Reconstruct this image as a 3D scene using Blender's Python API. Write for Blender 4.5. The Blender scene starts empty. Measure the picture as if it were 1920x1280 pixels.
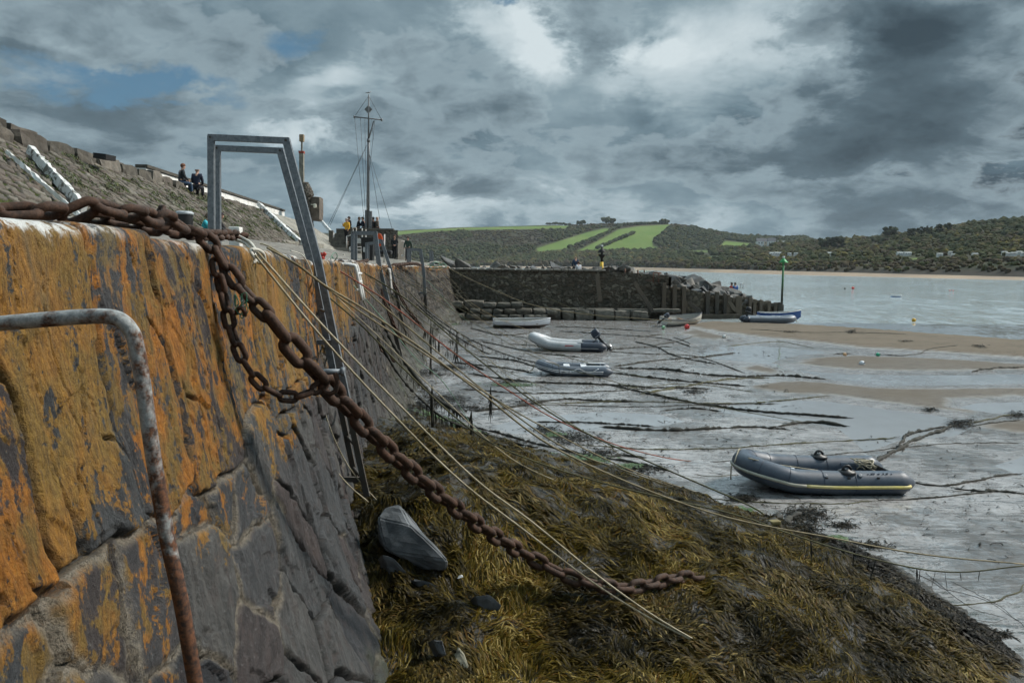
import bpy, bmesh, math, random
import numpy as np
from mathutils import Vector, Matrix, Euler
random.seed(7); RNG = np.random.default_rng(11)
S = bpy.context.scene
COL = S.collection
PI = math.pi
EYE = 3.8                                   # eye height over the sand (sand = 0)
FPX = 1493.0
# ---------------------------------------------------------------- camera
PITCH = math.atan(142/1493); ROLL = math.radians(0.6)
_f = Vector((0, math.cos(PITCH), -math.sin(PITCH))); _r0 = Vector((1, 0, 0)); _u0 = Vector((0, math.sin(PITCH), math.cos(PITCH)))
_r = _r0*math.cos(ROLL)+_u0*math.sin(ROLL); _u = _u0*math.cos(ROLL)-_r0*math.sin(ROLL)
cd = bpy.data.cameras.new('camera'); cam = bpy.data.objects.new('camera', cd); COL.objects.link(cam)
cam.matrix_world = Matrix(((_r.x, _u.x, -_f.x, 0), (_r.y, _u.y, -_f.y, 0), (_r.z, _u.z, -_f.z, EYE), (0, 0, 0, 1)))
cd.sensor_width = 36; cd.lens = 36*FPX/1920; cd.clip_end = 9000; cd.clip_start = 0.05
S.camera = cam
def ray(px, py):
    return (_f + _r*((px-960)/FPX) + _u*((640-py)/FPX))
def at(px, py, Y):                          # measured photo direction + a distance -> world point
    d = ray(px, py); k = Y/d.y
    return Vector((d.x*k, Y, EYE+d.z*k))
def gnd(px, py, z=0.0):
    d = ray(px, py); k = (z-EYE)/d.z
    return Vector((d.x*k, d.y*k, z))
def azel(px, py):
    d = ray(px, py).normalized(); return math.atan2(d.x, d.y), math.asin(d.z)
# ---------------------------------------------------------------- numpy noise
def _hash(ix, iy, s):
    h = (ix.astype(np.int64)*374761393 + iy.astype(np.int64)*668265263 + s*974634777) & 0xffffffff
    h = ((h ^ (h >> 13))*1274126177) & 0xffffffff
    h = ((h ^ (h >> 16))*2246822519) & 0xffffffff
    return ((h ^ (h >> 15)) & 0xffffff)/float(0xffffff)
def vnoise(x, y, s=0):
    x = np.asarray(x, float); y = np.asarray(y, float)
    ix = np.floor(x); iy = np.floor(y); fx = x-ix; fy = y-iy
    fx = fx*fx*fx*(fx*(fx*6-15)+10); fy = fy*fy*fy*(fy*(fy*6-15)+10)
    ix = ix.astype(np.int64); iy = iy.astype(np.int64)
    a = _hash(ix, iy, s); b = _hash(ix+1, iy, s); c = _hash(ix, iy+1, s); d = _hash(ix+1, iy+1, s)
    return (a+(b-a)*fx)*(1-fy)+(c+(d-c)*fx)*fy
def fbm(x, y, s=0, o=4, g=.5):
    t = 0; a = 1; n = 0
    for i in range(o):
        t = t+a*(vnoise(np.asarray(x)*2**i+i*17.3, np.asarray(y)*2**i-i*9.1, s+i)-.5); n += a; a *= g
    return t/n*2
def sstep(a, b, x):
    t = np.clip((x-a)/(b-a), 0, 1); return t*t*(3-2*t)
def voro(u, v, a, b, jit=.8, s=0, off=.5):
    """jittered stones of about a x b: (random per stone, distance to the joint, seed position)"""
    x = u/a; y = v/b
    iy0 = np.floor(y).astype(np.int64)
    best = np.full(x.shape, 1e9); bx = np.zeros(x.shape); by = np.zeros(x.shape); bi = np.zeros(x.shape, np.int64); bj = np.zeros(x.shape, np.int64)
    cand = []
    for dj in (-1, 0, 1):
        j = iy0+dj
        ox = (j & 1)*off
        ix0 = np.floor(x-ox).astype(np.int64)
        for di in (-2, -1, 0, 1, 2):
            i = ix0+di
            sx = i+.5+ox+(_hash(i, j, s)-.5)*jit; sy = j+.5+(_hash(i, j, s+5)-.5)*jit
            cand.append((sx, sy))
            d = ((x-sx)*a)**2+((y-sy)*b)**2
            m = d < best
            best = np.where(m, d, best); bx = np.where(m, sx, bx); by = np.where(m, sy, by); bi = np.where(m, i, bi); bj = np.where(m, j, bj)
    e = np.full(x.shape, 1e9)
    for sx, sy in cand:
        dx = (sx-bx)*a; dy = (sy-by)*b; L = np.sqrt(dx*dx+dy*dy)
        dd = ((sx+bx)/2*a-u)*dx+((sy+by)/2*b-v)*dy
        e = np.where(L > 1e-6, np.minimum(e, dd/np.maximum(L, 1e-6)), e)
    return _hash(bi, bj, s+9), e, bx*a, by*b, _hash(bi, bj, s+31)
def herm(xs, ys):
    xs = np.array(xs, float); ys = np.array(ys, float)
    m = np.gradient(ys, xs)
    def f(x):
        x = np.asarray(x, float); k = np.clip(np.searchsorted(xs, x)-1, 0, len(xs)-2)
        h = xs[k+1]-xs[k]; t = (x-xs[k])/h; tc = np.clip(t, 0, 1)
        r = (2*tc**3-3*tc**2+1)*ys[k]+(tc**3-2*tc**2+tc)*h*m[k]+(-2*tc**3+3*tc**2)*ys[k+1]+(tc**3-tc**2)*h*m[k+1]
        return r+np.where(t < 0, t*h*m[k], 0)+np.where(t > 1, (t-1)*h*m[k+1], 0)
    return f
# ---------------------------------------------------------------- object helpers
def tag(o, label=None, cat=None, group=None, kind=None):
    if label: o['label'] = label
    if cat: o['category'] = cat
    if group: o['group'] = group
    if kind: o['kind'] = kind
    return o
def thing(name, label, cat, loc=(0, 0, 0), rz=0, group=None):
    o = bpy.data.objects.new(name, None); COL.objects.link(o); o.location = loc; o.rotation_euler = (0, 0, rz); o.empty_display_size = .1
    return tag(o, label, cat, group)
def obj(name, me, m=None, parent=None, smooth=False):
    if isinstance(me, bmesh.types.BMesh):
        b = me; me = bpy.data.meshes.new(name); b.normal_update(); b.to_mesh(me); b.free()
    o = bpy.data.objects.new(name, me); COL.objects.link(o)
    if m is not None:
        for x in (m if isinstance(m, (list, tuple)) else [m]): me.materials.append(x)
    if parent is not None: o.parent = parent
    if smooth: me.polygons.foreach_set('use_smooth', [True]*len(me.polygons))
    return o
def mesh_np(name, co, faces, attrs=None, smooth=True):
    me = bpy.data.meshes.new(name); n = len(co); k = faces.shape[1]; nf = len(faces)
    me.vertices.add(n); me.vertices.foreach_set('co', np.ascontiguousarray(co, np.float32).ravel())
    me.loops.add(nf*k); me.loops.foreach_set('vertex_index', np.ascontiguousarray(faces, np.int32).ravel())
    me.polygons.add(nf); me.polygons.foreach_set('loop_start', np.arange(0, nf*k, k, dtype=np.int32))
    me.polygons.foreach_set('loop_total', np.full(nf, k, np.int32))
    me.polygons.foreach_set('use_smooth', np.full(nf, smooth))
    me.update(calc_edges=True); me.validate()
    for nm, a in (attrs or {}).items():
        a = np.asarray(a, np.float32)
        if a.ndim == 1:
            at_ = me.attributes.new(nm, 'FLOAT', 'POINT'); at_.data.foreach_set('value', a)
        else:
            at_ = me.attributes.new(nm, 'FLOAT_VECTOR', 'POINT'); at_.data.foreach_set('vector', a.ravel())
    return me
def grid_faces(nu, nv):
    i = np.arange(nu-1)[:, None]; j = np.arange(nv-1)[None, :]
    a = (i*nv+j).ravel()
    return np.stack([a, a+nv, a+nv+1, a+1], 1)
def box(b, c, s, M=None, bev=0):
    m = Matrix.Translation(c) @ Matrix.Diagonal((s[0], s[1], s[2], 1))
    if M is not None: m = M @ m
    r = bmesh.ops.create_cube(b, size=1, matrix=m)
    if bev:
        es = set(e for v in r['verts'] for e in v.link_edges)
        bmesh.ops.bevel(b, geom=list(es), offset=bev, segments=2, affect='EDGES', profile=.6)
    return b
def tube(b, pts, r, n=8, caps=True, closed=False, flat=1.0):
    """sweep a round section along pts; r a number or one radius per point"""
    pts = [Vector(p) for p in pts]; N = len(pts)
    rs = [r]*N if isinstance(r, (int, float)) else list(r)
    t0 = None; rings = []; nrm = None
    for i, p in enumerate(pts):
        if closed: t = pts[(i+1) % N]-pts[i-1]
        else: t = pts[min(i+1, N-1)]-pts[max(i-1, 0)]
        if t.length < 1e-9: t = Vector((0, 0, 1))
        t.normalize()
        if nrm is None:
            a = Vector((0, 0, 1)) if abs(t.z) < .9 else Vector((1, 0, 0))
            nrm = (a-t*a.dot(t)).normalized()
        else:
            nrm = nrm-t*nrm.dot(t)
            if nrm.length < 1e-6: nrm = t.orthogonal()
            nrm.normalize()
        bi = t.cross(nrm)
        rings.append([b.verts.new(p+(nrm*math.cos(2*PI*k/n)*flat+bi*math.sin(2*PI*k/n))*rs[i]) for k in range(n)])
    for i in range(N if closed else N-1):
        A = rings[i]; B = rings[(i+1) % N]
        for k in range(n):
            f = b.faces.new((A[k], A[(k+1) % n], B[(k+1) % n], B[k])); f.smooth = True
    if caps and not closed:
        b.faces.new(rings[0][::-1]); b.faces.new(rings[-1])
    return b
def cat(pts, n=6):
    P = [Vector(p) for p in pts]; P = [P[0]*2-P[1]]+P+[P[-1]*2-P[-2]]; out = []
    for i in range(1, len(P)-2):
        for k in range(n):
            t = k/n; a, p, q, c = P[i-1], P[i], P[i+1], P[i+2]
            out.append(.5*((2*p)+(q-a)*t+(2*a-5*p+4*q-c)*t*t+(3*p-a-3*q+c)*t**3))
    out.append(P[-2]); return out
def bar(b, p, q, w, h=None, up=(0, 0, 1), over=0, bev=0):
    p = Vector(p); q = Vector(q); d = q-p; L = d.length; z = d.normalized(); u = Vector(up)
    x = u.cross(z)
    if x.length < 1e-4: x = Vector((1, 0, 0)).cross(z)
    x.normalize(); y = z.cross(x)
    M = Matrix(((x.x, y.x, z.x, (p.x+q.x)/2), (x.y, y.y, z.y, (p.y+q.y)/2), (x.z, y.z, z.z, (p.z+q.z)/2), (0, 0, 0, 1)))
    return box(b, (0, 0, 0), (w, h or w, L+over), M, bev)
def lathe(b, prof, n=16, c=(0, 0, 0), M=None):
    rings = []
    for r, z in prof:
        ring = []
        for k in range(n):
            p = Vector((r*math.cos(2*PI*k/n), r*math.sin(2*PI*k/n), z))
            if M is not None: p = M @ p
            ring.append(b.verts.new(p+Vector(c)))
        rings.append(ring)
    for A, B in zip(rings, rings[1:]):
        for k in range(n):
            f = b.faces.new((A[k], A[(k+1) % n], B[(k+1) % n], B[k])); f.smooth = True
    b.faces.new(rings[0][::-1]); b.faces.new(rings[-1]); return b
BM = bmesh.new
# ---------------------------------------------------------------- material helpers
class NT:
    def __init__(s, nt): s.t = nt; s.n = nt.nodes; s.l = nt.links
    def new(s, ty, **k):
        nd = s.n.new(ty)
        for a, v in k.items(): setattr(nd, a, v)
        return nd
    def put(s, sock, v):
        if v is None: return
        if isinstance(v, bpy.types.NodeSocket): s.l.new(v, sock)
        else:
            if isinstance(v, (tuple, list)) and len(v) == 3 and sock.type == 'RGBA': v = (*v, 1)
            sock.default_value = v
    def math(s, op, a, b=None, c=None, clamp=False):
        nd = s.new('ShaderNodeMath', operation=op, use_clamp=clamp)
        s.put(nd.inputs[0], a); s.put(nd.inputs[1], b); s.put(nd.inputs[2], c); return nd.outputs[0]
    def vmath(s, op, a, b=None):
        nd = s.new('ShaderNodeVectorMath', operation=op); s.put(nd.inputs[0], a); s.put(nd.inputs[1], b); return nd.outputs['Value'] if op in ('DOT_PRODUCT', 'LENGTH') else nd.outputs[0]
    def noise(s, vec, scale, detail=4, rough=.55, dist=0, out='Fac'):
        nd = s.new('ShaderNodeTexNoise'); s.put(nd.inputs['Vector'], vec); nd.inputs['Scale'].default_value = scale
        nd.inputs['Detail'].default_value = detail; nd.inputs['Roughness'].default_value = rough; nd.inputs['Distortion'].default_value = dist; return nd.outputs[out]
    def vor(s, vec, scale, feature='F1', out='Distance', rand=1):
        nd = s.new('ShaderNodeTexVoronoi', feature=feature); s.put(nd.inputs['Vector'], vec); nd.inputs['Scale'].default_value = scale; nd.inputs['Randomness'].default_value = rand; return nd.outputs[out]
    def ramp(s, f, stops, interp='LINEAR'):
        nd = s.new('ShaderNodeValToRGB'); s.put(nd.inputs[0], f); cr = nd.color_ramp; cr.interpolation = interp
        while len(cr.elements) < len(stops): cr.elements.new(.5)
        for e, (p, c) in zip(cr.elements, stops):
            e.position = p; e.color = (*c, 1) if isinstance(c, (tuple, list)) else (c, c, c, 1)
        return nd.outputs[0]
    def mix(s, f, a, b, blend='MIX'):
        nd = s.new('ShaderNodeMix', data_type='RGBA', blend_type=blend); s.put(nd.inputs[0], f); s.put(nd.inputs[6], a); s.put(nd.inputs[7], b); return nd.outputs[2]
    def map(s, f, a, b, c=0, d=1):
        nd = s.new('ShaderNodeMapRange'); s.put(nd.inputs[0], f)
        for i, v in zip((1, 2, 3, 4), (a, b, c, d)): s.put(nd.inputs[i], v)
        return nd.outputs[0]
    def attr(s, nm, out='Fac'):
        nd = s.new('ShaderNodeAttribute', attribute_name=nm); return nd.outputs[out]
    def scale(s, vec, sc, rot=None):
        nd = s.new('ShaderNodeMapping'); s.put(nd.inputs[0], vec); nd.inputs['Scale'].default_value = sc
        if rot: nd.inputs['Rotation'].default_value = rot
        return nd.outputs[0]
    def wavy(s, vec, scl, k, detail=3, rough=.55):   # a surface of small slopes: normal tipped by two noise fields
        v = s.scale(vec, scl); c = s.noise(v, 1, detail, rough, .4, 'Color')
        d = s.vmath('MULTIPLY', s.vmath('SUBTRACT', c, (.5, .5, .5)), (1, 1, 0)); nd = s.new('ShaderNodeVectorMath', operation='SCALE'); s.put(nd.inputs[0], d); s.put(nd.inputs['Scale'], k)
        return nd.outputs[0]
    def nrm(s, *vs):
        r = (0, 0, 1.0)
        for v in vs: r = s.vmath('ADD', r if isinstance(r, bpy.types.NodeSocket) else v, v if isinstance(r, bpy.types.NodeSocket) else (0, 0, 1.0))
        return s.vmath('NORMALIZE', r)
    def bump(s, h, st=.5, d=.01, nrm=None):
        nd = s.new('ShaderNodeBump'); s.put(nd.inputs['Height'], h); s.put(nd.inputs['Strength'], st); nd.inputs['Distance'].default_value = d; s.put(nd.inputs['Normal'], nrm); return nd.outputs[0]
    def geo(s, o='Position'): return s.new('ShaderNodeNewGeometry').outputs[o]
    def tc(s, o='Object'): return s.new('ShaderNodeTexCoord').outputs[o]
    def rnd(s): return s.new('ShaderNodeObjectInfo').outputs['Random']
def mat(name, fn):
    m = bpy.data.materials.new(name); m.use_nodes = True; t = NT(m.node_tree); p = m.node_tree.nodes['Principled BSDF']
    r = fn(t, p) or {}
    for k, v in r.items(): t.put(p.inputs[k], v)
    return m
def simple(name, col, rough=.6, metal=0, var=.25, sc=20, bump=.15, dirt=None, spec=.5):
    def f(t, p):
        v = t.tc(); n = t.noise(v, sc, 5, .6); n2 = t.noise(v, sc*.17, 3)
        c = t.mix(t.map(n, .3, .7), tuple(x*(1-var) for x in col), tuple(min(1, x*(1+var)) for x in col))
        if dirt: c = t.mix(t.map(n2, .45, .68, 0, .8), c, dirt)
        return {'Base Color': c, 'Roughness': t.map(n, .2, .8, rough-.1, min(1, rough+.1)), 'Metallic': metal, 'Specular IOR Level': spec, 'Normal': t.bump(n, bump, .01)}
    return mat(name, f)
# ---------------------------------------------------------------- world
w = bpy.data.worlds.new('World'); S.world = w; w.use_nodes = True
SUN_AZ, SUN_EL = math.radians(72), math.radians(42)      # behind cloud, ahead and to the right
def build_world():
    t = NT(w.node_tree); bg = w.node_tree.nodes['Background']
    sky = t.new('ShaderNodeTexSky', sky_type='NISHITA', sun_disc=False); sky.sun_elevation = SUN_EL; sky.sun_rotation = SUN_AZ
    sky.air_density = 1.2; sky.dust_density = 1.0; sky.ozone_density = 2.0
    d = t.new('ShaderNodeTexCoord').outputs['Generated']
    sp = t.new('ShaderNodeSeparateXYZ'); t.put(sp.inputs[0], d); X, Y, Z = sp.outputs
    zz = t.math('ADD', t.math('MAXIMUM', Z, 0.0), .34)
    cb = t.new('ShaderNodeCombineXYZ'); t.put(cb.inputs[0], t.math('DIVIDE', X, zz)); t.put(cb.inputs[1], t.math('DIVIDE', Y, zz)); t.put(cb.inputs[2], 0.0)
    P = cb.outputs[0]
    n1 = t.noise(P, 1.7, 9, .56, .12); n2 = t.noise(P, 5.2, 8, .62, .1)
    pw = t.vmath('ADD', P, t.vmath('MULTIPLY', t.noise(P, 5, 4, .6, 0, 'Color'), (.10, .10, 0)))
    def puff(sc, det):
        nd = t.new('ShaderNodeTexVoronoi', feature='SMOOTH_F1'); t.put(nd.inputs['Vector'], pw); nd.inputs['Scale'].default_value = sc; nd.inputs['Detail'].default_value = det; nd.inputs['Roughness'].default_value = .55; nd.inputs['Smoothness'].default_value = .35; nd.normalize = True; return t.math('SUBTRACT', 1.0, nd.outputs['Distance'])
    pf = puff(2.6, 5.0);  n3 = t.noise(P, .8, 4, .5)
    wv = t.noise(P, 3.2, 7, .62, .3, 'Color'); ws = t.new('ShaderNodeSeparateXYZ'); t.put(ws.inputs[0], wv)
    az = t.math('ADD', t.math('ARCTAN2', X, Y), t.math('MULTIPLY', t.math('SUBTRACT', ws.outputs[0], .5), .30))
    el = t.math('ADD', t.math('ARCSINE', Z), t.math('MULTIPLY', t.math('SUBTRACT', ws.outputs[1], .5), .20))
    def blob(px, py, sx, sy, amp):
        a, e = azel(px, py)
        q = t.math('ADD', t.math('POWER', t.math('ABSOLUTE', t.math('DIVIDE', t.math('SUBTRACT', az, a), sx/FPX)), 2.0),
                   t.math('POWER', t.math('ABSOLUTE', t.math('DIVIDE', t.math('SUBTRACT', el, e), sy/FPX)), 2.0))
        return t.math('MULTIPLY', t.math('POWER', math.e, t.math('MULTIPLY', q, -1.0)), amp)
    def add(lst):
        r = lst[0]
        for x in lst[1:]: r = t.math('ADD', r, x)
        return r
    light = add([blob(*b) for b in (
        (1400, 90, 230, 110, .20), (990, 90, 60, 70, .30), (1230, 110, 70, 40, .20), (1600, 45, 60, 40, .16), (1860, 70, 80, 50, .17),
        (660, 150, 110, 40, .18), (570, 245, 60, 45, .22), (120, 90, 160, 70, .10), (1500, 335, 180, 26, .16), (900, 390, 300, 24, .12), (1300, 410, 300, 22, .08), (700, 395, 120, 24, .08), (1910, 320, 40, 25, .2),
        (880, 60, 60, 45, .2), (1300, 220, 200, 70, .12), (1090, 20, 60, 40, .12),
        (1110, 70, 70, 90, -.22), (1760, 60, 140, 80, -.42), (1800, 270, 240, 110, -.36), (1500, 200, 260, 70, -.14), (1420, 310, 110, 40, -.16),
        (350, 60, 280, 60, -.13), (60, 130, 200, 30, -.14), (200, 290, 260, 60, -.05), (1250, 270, 200, 40, -.1), (860, 250, 130, 80, -.1), (700, 300, 200, 40, -.05))])
    L = t.math('ADD', t.math('MULTIPLY', n1, .42), t.math('ADD', t.math('MULTIPLY', n2, .20), t.math('ADD', t.math('MULTIPLY', n3, .22), t.math('MULTIPLY', t.math('SUBTRACT', pf, .25), .30))))
    L = t.math('ADD', L, light)
    cloud = t.ramp(L, [(.30, (.062, .096, .125)), (.40, (.125, .182, .222)), (.49, (.225, .305, .352)), (.58, (.37, .46, .505)), (.68, (.66, .735, .765)), (.82, (1.0, 1.03, 1.03))])
    # a nearer, crisper layer of broken cumulus: bright thin edges, slate bellies
    Pb = t.vmath('ADD', P, t.vmath('MULTIPLY', t.noise(P, 4, 5, .6, 0, 'Color'), (.16, .16, 0)))
    nb = t.math('ADD', t.math('MULTIPLY', t.noise(Pb, 2.0, 10, .60, 0), .75), t.math('ADD', t.math('MULTIPLY', t.math('SUBTRACT', pf, .25), .28), t.math('MULTIPLY', light, -.42)))
    alb = t.math('MULTIPLY', t.map(nb, .47, .515), .88)
    cb2 = t.ramp(t.map(nb, .47, .72), [(0, (.70, .77, .80)), (.16, (.42, .50, .54)), (.48, (.165, .220, .256)), (1, (.062, .090, .112))])
    cloud = t.mix(alb, cloud, cb2)
    blue = add([blob(*b) for b in ((150, 165, 210, 30, .8), (310, 195, 160, 26, .55), (540, 50, 75, 38, .9), (990, 8, 55, 22, 1.1), (1080, 385, 90, 12, .5), (120, 215, 130, 26, .45), (500, 135, 60, 18, .5))])
    hole = t.map(t.math('ADD', t.math('MULTIPLY', blue, .55), t.math('MULTIPLY', n2, -.55)), .02, .30)
    skyc = t.mix(1.0, sky.outputs[0], (.105, .115, .120), 'MULTIPLY')
    skyc = t.mix(.75, skyc, (.13, .27, .40))
    c = t.mix(hole, cloud, skyc)
    # the cloud deck overhead, out of the frame, is brighter than near the horizon (as overcast skies are), raised to light the scene
    up = t.map(Z, .395, .50, 1.0, 2.1)
    rawaz = t.math('ARCTAN2', X, Y); rawel = t.math('ARCSINE', Z)             # glow added above the frame, off the sun's bearing, to brighten the mud
    gq = t.math('ADD', t.math('POWER', t.math('ABSOLUTE', t.math('DIVIDE', t.math('SUBTRACT', rawaz, .30), .75)), 2.0), t.math('POWER', t.math('ABSOLUTE', t.math('DIVIDE', t.math('SUBTRACT', rawel, .60), .22)), 2.0))
    up = t.math('ADD', up, t.math('MULTIPLY', t.math('MULTIPLY', t.math('POWER', math.e, t.math('MULTIPLY', gq, -1.0)), t.map(Z, .395, .47)), 5.0))
    c = t.mix(1.0, c, (.735, .81, .845), 'MULTIPLY')
    c = t.mix(1.0, c, up, 'MULTIPLY')
    g = t.mix(t.map(Z, -.05, .0), (.06, .065, .06), c)
    g = t.mix(1.0, g, (8.0, 8.0, 8.0), 'MULTIPLY')
    t.put(bg.inputs[0], g); bg.inputs[1].default_value = .1
build_world()
sl = bpy.data.lights.new('sun', 'SUN'); sl.energy = 4.3; sl.angle = math.radians(11); sl.color = (1, .95, .87)
so = bpy.data.objects.new('sun', sl); COL.objects.link(so)
so.rotation_euler = Vector((-math.sin(SUN_AZ)*math.cos(SUN_EL), -math.cos(SUN_AZ)*math.cos(SUN_EL), -math.sin(SUN_EL))).to_track_quat('-Z', 'Y').to_euler()
vs = S.view_settings; vs.view_transform = 'Standard'; vs.look = 'None'; vs.exposure = 0.15; vs.gamma = 1
S.cycles.max_bounces = 4; S.cycles.diffuse_bounces = 2; S.cycles.glossy_bounces = 2; S.cycles.use_adaptive_sampling = True; S.cycles.adaptive_threshold = .05; S.cycles.adaptive_min_samples = 16; S.cycles.volume_bounces = 0; S.cycles.caustics_reflective = False; S.cycles.caustics_refractive = False
# ================================================================ stone walls
xtop = herm([-6, 0, 7, 11, 15, 20, 26, 35, 45, 55, 62], [-.58, -1.15, -1.82, -2.24, -2.76, -3.5, -4.4, -5.1, -5.4, -4.85, -4.3])
TOPS = [(-7, .13), (.7, .12), (1.35, .125), (2.02, .117), (2.62, .130), (3.22, .098), (4.02, .095), (4.75, .10), (5.35, .085), (6.1, .07)]
_y = 6.1
while _y < 64:
    _y += .45+.5*random.random(); TOPS.append((_y, .08-.0036*min(_y, 52)+random.uniform(-.025, .025)))
TY = np.array([a for a, b in TOPS]); TZ = np.array([b for a, b in TOPS])
def ztop_step(Y):
    return TZ[np.clip(np.searchsorted(TY, Y, 'right')-1, 0, len(TZ)-1)]
def ztop(Y): return np.interp(Y, TY, TZ)
gprof = herm([-.5, 0, .5, 1, 1.6, 2, 2.4, 3, 3.5, 4.4], [-.01, 0, .06, .16, .30, .41, .55, .90, 1.25, 2.0])
mprof = herm([-6, 4, 5.5, 8, 13, 20, 26, 60], [1.0, 1.0, .98, .62, .55, .72, .88, .95])
def wall_x(Y, d): return xtop(Y)+gprof(d)*mprof(Y)
FOOT = lambda Y: -8.4-.074*Y                    # foot of the upper slope
CREST = lambda Y: -12.4-.074*Y                  # its top
ZF, ZC = 1.0, 3.42
def deck_z(x, Y):
    e = xtop(Y)-.3; f = FOOT(Y)
    return ztop(Y)+(ZF-ztop(Y))*np.clip((e-x)/(e-f), 0, 1.2)+EYE-.02
def _frac(x): return x-np.floor(x)
def quay_face():
    # rows along the wall, dense where it is near
    ys = [-4.0]
    while ys[-1] < 58.5:
        y = ys[-1]; ys.append(y+(.05 if y < .9 else .0024+.0019*y**1.35 if y < 8 else .0024+.0019*8**1.35*(y/8)**.6))
    ys = np.array(ys)
    vs_ = np.concatenate([np.linspace(-.9, -.12, 12), np.linspace(-.1, .1, 22)[:-1], np.linspace(.1, 2.6, 290)[:-1], np.linspace(2.6, 4.5, 90)])
    Y, V = np.meshgrid(ys, vs_, indexing='ij')
    dv = np.maximum(V, 0); bk = np.maximum(-V, 0)
    zt = ztop_step(Y); zs = np.interp(Y, TY+.3, TZ)
    k = np.exp(-np.maximum(V, 0)/.25)
    z = EYE+np.where(V > 0, zt*k+zs*(1-k)-dv, zt+bk*.02)
    x = wall_x(Y, dv)-bk
    # rounded arris
    r = .035; q = np.clip(1-np.abs(V)/(2*r), 0, 1); x = x-q*q*r*.45; z = z-q*q*r*.45
    tu = np.stack([np.gradient(x, axis=0), np.gradient(Y, axis=0), np.gradient(x, axis=0)*0], -1)
    tv = np.stack([np.gradient(x, axis=1), np.gradient(Y, axis=1)*0, np.where(np.abs(V) < .12, np.gradient(z, axis=1), np.where(V > 0, -np.gradient(V, axis=1), 0*V))], -1)
    nr = np.cross(tv, tu); nr /= np.linalg.norm(nr, axis=-1, keepdims=True)+1e-9
    sgn = np.sign(nr[..., 0:1]*.8+nr[..., 2:3]*.6); nr = nr*np.where(sgn == 0, 1, sgn)
    # stones ---------------------------------------------------------
    wu = Y+.10*fbm(Y*1.7, V*1.7, 3, 3)+.02*fbm(Y*9, V*6, 8, 2); wv = V+.14*fbm(Y*1.5+9, V*1.5, 5, 3)+.02*fbm(Y*8, V*8, 9, 2)
    ti = np.clip(np.searchsorted(TY, wu, 'right')-1, 0, len(TY)-2)
    cT = _hash(ti, ti*0, 77); eT = np.minimum(wu-TY[ti], TY[ti+1]-wu)
    bot = .86+.30*_hash(ti, ti*0, 78)+.12*np.where(Y > 9, -1, 0)
    eT = np.minimum(eT, bot-wv); isT = wv < bot
    fis = np.abs(fbm(wu*3.1, V*.55, 21, 3)); eT = np.where(isT, np.minimum(eT, .003+np.maximum(fis-.0015, 0)*1.6), eT)
    cN, eN, _, _, rN = voro(wu-.25*wv, wv, .40, .66, .9, 41)
    cF, eF, _, _, rF = voro(wu, wv, .52, .33, .55, 55)
    far = sstep(5.2, 7.4, Y+.8*fbm(Y, V*1.3, 61, 2)) > .5
    cL = np.where(far, cF, cN); eL = np.where(far, eF, eN); rL = np.where(far, rF, rN)
    eL = np.minimum(eL, np.maximum(wv-bot, 0))
    c = np.where(isT, cT, cL); e = np.where(isT, eT, eL); rr = np.where(isT, _hash(ti, ti*0, 99), rL)
    near = 1-sstep(6, 14, Y)
    # slate grain, its direction varying from stone to stone
    th = np.where(isT, (rr-.5)*.25, (rr-.35)*1.3)
    qa = wu*np.cos(th)+wv*np.sin(th); qb = -wu*np.sin(th)+wv*np.cos(th)
    g1 = fbm(qa*9+c*50, qb*1.3+c*31, 11, 5, .6); g2 = 1-np.abs(fbm(qa*4+c*20, qb*.7+c*9, 15, 4)); g3 = fbm(qa*26+c*5, qb*5, 17, 3, .6)
    ter = fbm(qa*2.4+c*13, qb*1.1+c*7, 19, 3); ter = np.round(ter*5)/5*.6+ter*.4
    fill = sstep(.40, .52, vnoise(Y*.9+3, V*.8, 71)*.6+.4*vnoise(Y*2.3, V*2.1, 72))*np.where(isT, .35, 1)*(1-sstep(6.5, 10, Y))      # where mortar still fills the joints
    jw = np.where(isT, .020, .034)*(1+np.clip(Y-8, 0, 30)*.035)*(.5+.5*vnoise(Y*5, V*5, 70)+.6*vnoise(Y*22, V*22, 74)); jw = jw*(.68+.42*fill); mort = 1-sstep(.15, 1, e/jw)
    ampl = np.where(isT, .50, .72)*(1-.45*sstep(8, 20, Y))
    fq = qa+.03*fbm(qa*6, qb*6, 64, 2); gq = qb+.05*fbm(qa*5, qb*5, 65, 2)
    c1, e1, s1x, s1y, r1 = voro(fq+c*37, gq+c*11, .34, .62, .95, 66); c2, e2, s2x, s2y, r2 = voro(fq+c*17, gq+c*5, .10, .22, .95, 67)
    fac = .024*(c1-.5)+(r1-.5)*.15*(fq+c*37-s1x)+(_frac(r1*7.7)-.5)*.12*(gq+c*11-s1y); fac2 = .019*(c2-.5)+(r2-.5)*.20*(fq+c*17-s2x)
    h = ampl*(.055*(c-.5)+.95*fac+fac2*near+.008*ter+.008*g1+.012*g3*near)
    h = h-(1-fill)*mort*np.where(isT, .055, .065)-fill*mort*.012
    h = h+.010*fill*mort*fbm(Y*30, V*30, 73, 3)
    # per stone tilt
    h = h+.03*(rr-.5)*np.sin((wu+wv)*2+c*20)*ampl
    h = h+sstep(12, 22, Y)*(.10*fbm(Y*.8, V*1.6, 75, 3)+.06*np.round(2.5*fbm(Y*.5, V*3.0, 76, 2))/2.5)
    top = sstep(.0, .10, V); h = h*(.22+.78*top)*np.where(V < -.05, .45, 1)
    h *= np.where(Y < .9, .8, 1)
    co = np.stack([x, Y, z], -1)+nr*h[..., None]
    lich = 1-sstep(.85, 1.75, V+.55*(c-.5)+.35*fbm(Y*1.3, V*1.3, 81, 3)-.35*(1-sstep(1.7, 2.5, Y))+np.clip(Y-5.5, 0, 6)*.075+np.clip(Y-14, 0, 20)*.02)
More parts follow.
